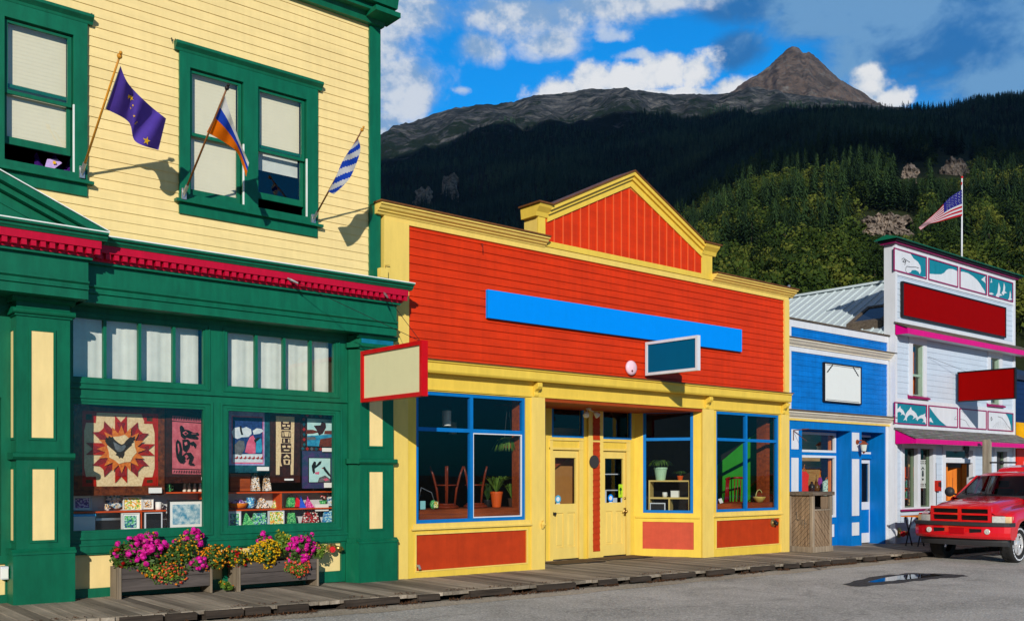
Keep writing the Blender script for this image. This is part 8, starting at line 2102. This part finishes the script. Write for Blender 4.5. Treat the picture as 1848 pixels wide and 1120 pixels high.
# --- trees: template shapes as (verts, tris, tint per vertex)
tr_rng = np.random.default_rng(11)
def conifer_tpl(seed, tiers, spikes, rad=.22, trunk=True):
    r = random.Random(seed); V = []; Fc = []; T_ = []
    for k in range(tiers):
        f = k/tiers; z = .08+.90*f; R_ = rad*(1-f)**.8*r.uniform(.8,1.2)+.012; h = .9/tiers*1.25; a0 = r.uniform(0, 6.28)
        for s in range(spikes):
            a = a0+2*PI*s/spikes+r.uniform(-.3,.3); q = R_*r.uniform(.6,1.25); w = 3.0/spikes*.5; dz = r.uniform(-.2,.2)*h
            i = len(V)
            V += [(0, 0, z+h+dz), (q*math.cos(a-w)*.75, q*math.sin(a-w)*.75, z+h*.15+dz), (q*math.cos(a)*1.1, q*math.sin(a)*1.1, z-h*.35+dz), (q*math.cos(a+w)*.75, q*math.sin(a+w)*.75, z+h*.15+dz)]
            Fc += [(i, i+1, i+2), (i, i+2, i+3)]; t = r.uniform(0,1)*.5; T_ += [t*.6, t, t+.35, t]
    if trunk: i = len(V); V += [(-.012,0,0),(.012,0,0),(0,0,.6),(0,.012,0)]; Fc += [(i,i+1,i+2),(i+1,i+3,i+2)]; T_ += [0,0,0,0]
    return np.array(V), np.array(Fc), np.array(T_)
def broad_tpl(seed, n, lobes=7, trunk=True):
    """leaf sprays on the outside of several rounded lobes, gaps between the lobes"""
    r = random.Random(seed); V = []; Fc = []; T_ = []
    lb = [(0, 0, .80, .15)]
    for k in range(lobes): a = 2.4*k+r.uniform(-.4,.4); z = .30+.48*k/lobes+r.uniform(-.05,.05); q = r.uniform(.14,.24)*(1.15-z*.6); lb.append((q*math.cos(a), q*math.sin(a), z, r.uniform(.11,.18)))
    for k in range(n):
        cx_, cy_, cz_, R_ = r.choice(lb); d = Vector((r.gauss(0,1), r.gauss(0,1), r.gauss(0,1)+.25)).normalized(); p = Vector((cx_,cy_,cz_))+Vector((d.x, d.y, d.z*.85))*R_*r.uniform(.82,1.1)
        nn = (d+Vector((r.gauss(0,.35), r.gauss(0,.35), r.gauss(0,.35)))).normalized(); u = nn.cross(Vector((r.gauss(0,1),r.gauss(0,1),r.gauss(0,1)))).normalized(); v = nn.cross(u); s = r.uniform(.016,.036)*(1.25 if n < 300 else 1)
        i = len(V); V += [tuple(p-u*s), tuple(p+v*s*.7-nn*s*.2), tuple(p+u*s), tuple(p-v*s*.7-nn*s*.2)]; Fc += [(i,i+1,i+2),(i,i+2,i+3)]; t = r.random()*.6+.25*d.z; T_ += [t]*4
    if trunk: i = len(V); V += [(-.015,0,0),(.015,0,0),(0,0,.5),(0,.015,0)]; Fc += [(i,i+1,i+2),(i+1,i+3,i+2)]; T_ += [0,0,0,0]
    return np.array(V), np.array(Fc), np.array(T_)
def tree_mat(name, cols, tr=.15):
    m, nt, out = new_mat(name); b = node(nt, 'ShaderNodeBsdfPrincipled', Roughness=.75); b.inputs['Specular IOR Level'].default_value = .12
    a = node(nt, 'ShaderNodeAttribute', attribute_name='tint'); cr = node(nt, 'ShaderNodeValToRGB'); e = cr.color_ramp.elements
    e[0].position = 0; e[0].color = (*cols[0], 1); e[1].position = 1; e[1].color = (*cols[-1], 1)
    for k, c in enumerate(cols[1:-1]): q = e.new((k+1)/(len(cols)-1)); q.color = (*c, 1)
    L(nt, a.outputs['Fac'], cr.inputs[0]); L(nt, cr.outputs[0], b.inputs['Base Color'])
    t = node(nt, 'ShaderNodeBsdfTranslucent'); L(nt, cr.outputs[0], t.inputs['Color']); mx = node(nt, 'ShaderNodeMixShader'); mx.inputs[0].default_value = tr
    L(nt, b.outputs[0], mx.inputs[1]); L(nt, t.outputs[0], mx.inputs[2]); L(nt, mx.outputs[0], out.inputs['Surface']); return m
def forest(name, label, pts, hts, tpls, mat, tone):
    """one merged mesh of many far trees"""
    Vs, Fs, Ts = [], [], []; o = 0
    for p, h, tn in zip(pts, hts, tone):
        V, Fc, T_ = tpls[int(tr_rng.integers(len(tpls)))]; a = tr_rng.uniform(0, 6.28); c, s = math.cos(a), math.sin(a); w = tr_rng.uniform(.85, 1.25)
        x = (V[:,0]*c-V[:,1]*s)*h*w+p[0]; y = (V[:,0]*s+V[:,1]*c)*h*w+p[1]; z = V[:,2]*h+p[2]-.02*h
        Vs.append(np.stack([x, y, z], 1)); Fs.append(Fc+o); Ts.append(np.clip(tn+(T_-.35)*.55, 0, 1)); o += len(V)
    V = np.concatenate(Vs).astype(np.float32); Fc = np.concatenate(Fs).astype(np.int32); T_ = np.concatenate(Ts).astype(np.float32)
    me = bpy.data.meshes.new(name); me.vertices.add(len(V)); me.vertices.foreach_set('co', V.ravel()); n = len(Fc)
    me.loops.add(n*3); me.loops.foreach_set('vertex_index', Fc.ravel()); me.polygons.add(n); me.polygons.foreach_set('loop_start', np.arange(0, n*3, 3, dtype=np.int32)); me.polygons.foreach_set('loop_total', np.full(n, 3, dtype=np.int32))
    a = me.attributes.new('tint', 'FLOAT', 'POINT'); a.data.foreach_set('value', T_); me.materials.append(mat); me.update(calc_edges=True); me.validate()
    ob = bpy.data.objects.new(name, me); COL.objects.link(ob); return tag(ob, label, kind='stuff')
def scatter(Lr, pxa, pxb, n, tpow=1.0, jit=1.0, t0=0.0, t1=1.0):
    out = []
    for _ in range(n):
        t = t0+(t1-t0)*random.random()**tpow; px = random.uniform(pxa, pxb); out.append((hpt(Lr, px, t, jit), px, t))
    return out
M['conifer'] = tree_mat('dark conifer needles', [(.008,.02,.008),(.028,.06,.018),(.062,.105,.026)])
M['broadleaf'] = tree_mat('yellow green broadleaf foliage', [(.007,.017,.004),(.026,.052,.008),(.058,.092,.013),(.125,.142,.022)], .2)
M['far_conifer'] = tree_mat('far dark conifers', [(.012,.03,.026),(.042,.085,.055),(.085,.135,.07)])
CT_ = [conifer_tpl(k, 14, 8) for k in range(4)]; CM = [conifer_tpl(20+k, 5, 6, .17) for k in range(4)]; CFr = [conifer_tpl(40+k, 3, 5, .2) for k in range(3)]; BT = [broad_tpl(60+k, 210) for k in range(5)]
# cliffs showing through the trees: keep those places clear of trees
CLIFFS = [(1618,1668,296,328,.86), (1690,1750,284,330,.86), (1548,1650,386,432,.60)]
def hmax(px, p):
    """how tall a tree may stand here without covering one of the bare rock faces above it"""
    py = py_of(p); rho = p.x*ST+p.y*CT
    return min([max(0, (py-d+.25*(d-c)))*rho/F for a, b, c, d, _ in CLIFFS if a-5 < px < b+5 and py > c-2]+[99])
def py_of(p): rho = p.x*ST+p.y*CT; return HY-(p.z-ZC)*F/rho
near = scatter(NEAR, 640, 1990, 3700, .62, .5, .12, 1.0)+scatter(NEAR, 1990, 2800, 1700, .62, .5, .12, 1.0)
con, brd = [], []
for p, px, t in near:
    if hmax(px, p) < 2.5: continue
    v = fbm(p.x/70, p.y/70, 5.5, 4)
    dec = .80-t*1.0+v*1.3+(.25 if px > 1640 else 0)*(1-t) + (px-1500)/2600
    (brd if dec > random.uniform(.0,.45) else con).append((p, px, t, v))
brd.sort(key=lambda q: q[0].length); con.sort(key=lambda q: q[0].length)
vis = lambda q: 1283 < q[1] < 1860 and py_of(q[0]) < 560
nb_ = [q for q in brd if vis(q)][:110]; nc_ = [q for q in con if vis(q)][:60]
ids = {id(q) for q in nb_} | {id(q) for q in nc_}
rb_ = [q for q in brd if id(q) not in ids]; rc_ = [q for q in con if id(q) not in ids]
bh = lambda q: min(random.uniform(8, 14), hmax(q[1], q[0])); ch = lambda q: min(random.uniform(11, 20), hmax(q[1], q[0]))
tone_b = lambda q: min(1, max(0, .42+q[3]*.6+random.uniform(-.38,.42)))
tone_c = lambda q: min(1, max(0, .45+q[3]*.5+random.uniform(-.2,.25)))
forest('broadleaf_forest', 'yellow green broadleaf wood covering the near hillside', [q[0] for q in rb_], [bh(q) for q in rb_], BT, M['broadleaf'], [tone_b(q) for q in rb_])
forest('conifer_forest', 'dark conifers among the broadleaf trees on the near hillside', [q[0] for q in rc_], [ch(q) for q in rc_], CT_, M['conifer'], [tone_c(q) for q in rc_])
# the nearest trees as individuals: a crown and a trunk each
def crown_meshes(tpls, mat, tones):
    out = []
    for V, Fc, T_ in tpls:
        for tn in tones:
            me = bpy.data.meshes.new('crown'); me.from_pydata(V.tolist(), [], Fc.tolist()); a = me.attributes.new('tint', 'FLOAT', 'POINT'); a.data.foreach_set('value', np.clip(tn+(T_-.35)*.55, 0, 1).astype(np.float32)); me.materials.append(mat); out.append(me)
    return out
BM = crown_meshes([broad_tpl(160+b, 620, 9, False) for b in range(5)], M['broadleaf'], (.15,.38,.62,.9)); CMs = crown_meshes([conifer_tpl(180+c, 18, 10, .22, False) for c in range(4)], M['conifer'], (.3,.55,.75))
m = MB(); m.tube([(0,0,0),(.004,.002,.25),(-.003,0,.7)], [.022,.015,.006], 6); TRK = build('trunk', m, paint('grey brown bark', (.09,.07,.05), .9, .3, .3)); TRM = TRK.data; bpy.data.objects.remove(TRK)
def plant_tree(kind, meshes, p, h, w, label, group):
    o = bpy.data.objects.new(kind, None); COL.objects.link(o); o.location = p-Vector((0,0,.3)); o.scale = (h*w, h*w, h); o.rotation_euler = (0, 0, random.uniform(0,6.28)); tag(o, label, 'tree', group)
    for n, me in (('crown', random.choice(meshes)), ('trunk', TRM)):
        c = bpy.data.objects.new(n, me); COL.objects.link(c); c.parent = o
for q in nb_: plant_tree('broadleaf_tree', BM, q[0], bh(q)*1.05, random.uniform(.9,1.25), 'yellow green broadleaf tree on the slope behind the shop roofs', 'broadleaf trees on the near slope')
for q in nc_: plant_tree('conifer_tree', CMs, q[0], ch(q), 1, 'dark pointed conifer on the slope behind the shop roofs', 'conifers on the near slope')
mid = scatter(MID, 640, 1990, 15000, .8, .6)+scatter(MID, 1990, 2750, 5000, .8, .6); far = scatter(FAR, 600, 1900, 6000, 1.3, .75, 0, .5)
LEDGE = [(745,835,312,368)]
#mid = [q for q in mid if not (750 < q[1] < 832 and 318 < py_of(q[0]) < 366 and fbm(q[0].x/40, q[0].y/40, 2) > -.05)]
forest('ridge_forest', 'dark conifer forest covering the middle ridge', [q[0] for q in mid], [random.uniform(10,19) for q in mid], CM, M['far_conifer'], [min(1, max(0, .4+.7*fbm(q[0].x/150, q[0].y/150, 4)+random.uniform(-.2,.2))) for q in mid])
far = [q for q in far if fbm(q[0].x/120, q[0].y/120, 9)*.3+q[2] < .30+.16*(q[1]>1150)]
forest('mountain_forest', 'dark conifer forest on the lower mountain slope', [q[0] for q in far], [random.uniform(11,18) for q in far], CFr, M['far_conifer'], [min(1, max(0, .35+random.uniform(-.25,.25))) for q in far])
# pale rock faces between the trees
M['cliff'] = hill_mat('pink grey cliff rock', [(.34,(.06,.05,.04)),(.46,(.22,.175,.14)),(.56,(.38,.31,.26)),(.7,(.50,.35,.20))], .16, 1.0, 3)
def cliff(px0, px1, py0, py1, t, seed, Lr=NEAR, name='cliff'):
    pc = (px0+px1)/2; lo = np.interp(pc, *zip(*Lr['lo'])); hi = np.interp(pc, *zip(*Lr['hi'])); t = max(.02, (lo-(py0*.45+py1*.55))/(lo-hi))**(1/Lr['e'])
    rho = Lr['r0']*(Lr['r1']/Lr['r0'])**t*(.955 if Lr is NEAR else .985); nx, nz_ = 36, 20; V = []
    for j in range(nz_+1):
        for i in range(nx+1):
            u, v = i/nx, j/nz_; e = math.sin(PI*u)**.5; wv = .72+.55*noise.noise(Vector((v*3.1, seed, 4))); pc_ = pc+(px1-px0)*.16*noise.noise(Vector((v*2.3, seed, 9))); px = pc_+(px1-px0)*(u-.5)*wv
            top = py0+(py1-py0)*.25*(1-e)+9*fbm(px/11, seed, 0); py = py1+12+(top-py1-12)*v
            r = rho+9*v**1.5*0+22*v*.5+3*fbm(px/7, py/7, seed)-2*e + 2*abs(fbm(px/2.5, py/5, seed+2))
            V.append(tuple(ray(px, py, r)))
    n = nx+1; top = [V[nz_*n+i] for i in range(n)]; V += [(x*1.06, y*1.06, z-3) for x, y, z in top]
    fs = [(j*n+i, j*n+i+1, (j+1)*n+i+1, (j+1)*n+i) for j in range(nz_+1) for i in range(nx)]
    m = MB(); m.v, m.f, m.m = V, fs, [0]*len(fs); return tag(build(name, m, M['cliff'], smooth=False), kind='structure')
for k, (a, b, c, d, t) in enumerate(CLIFFS): cliff(a, b, c, d, t, 3.3+k*5)
for a, b, c, d, s in ((745,785,338,358,31), (792,832,314,362,37)): cliff(a, b, c, d, .52, s, MID)
# ------------------------------------------------------------------ thin mountain air
m, nt, out = new_mat('thin haze'); pv = node(nt, 'ShaderNodeVolumePrincipled', Density=.000022); pv.inputs['Color'].default_value = (.22,.50,1,1); pv.inputs['Anisotropy'].default_value = .0
L(nt, pv.outputs[0], out.inputs['Volume'])
mb = MB(); mb.box(-6400, 6400, -6400, 6400, -4, 1850); tag(build('haze', mb, m), 'thin blue air between the street and the mountains', kind='stuff')
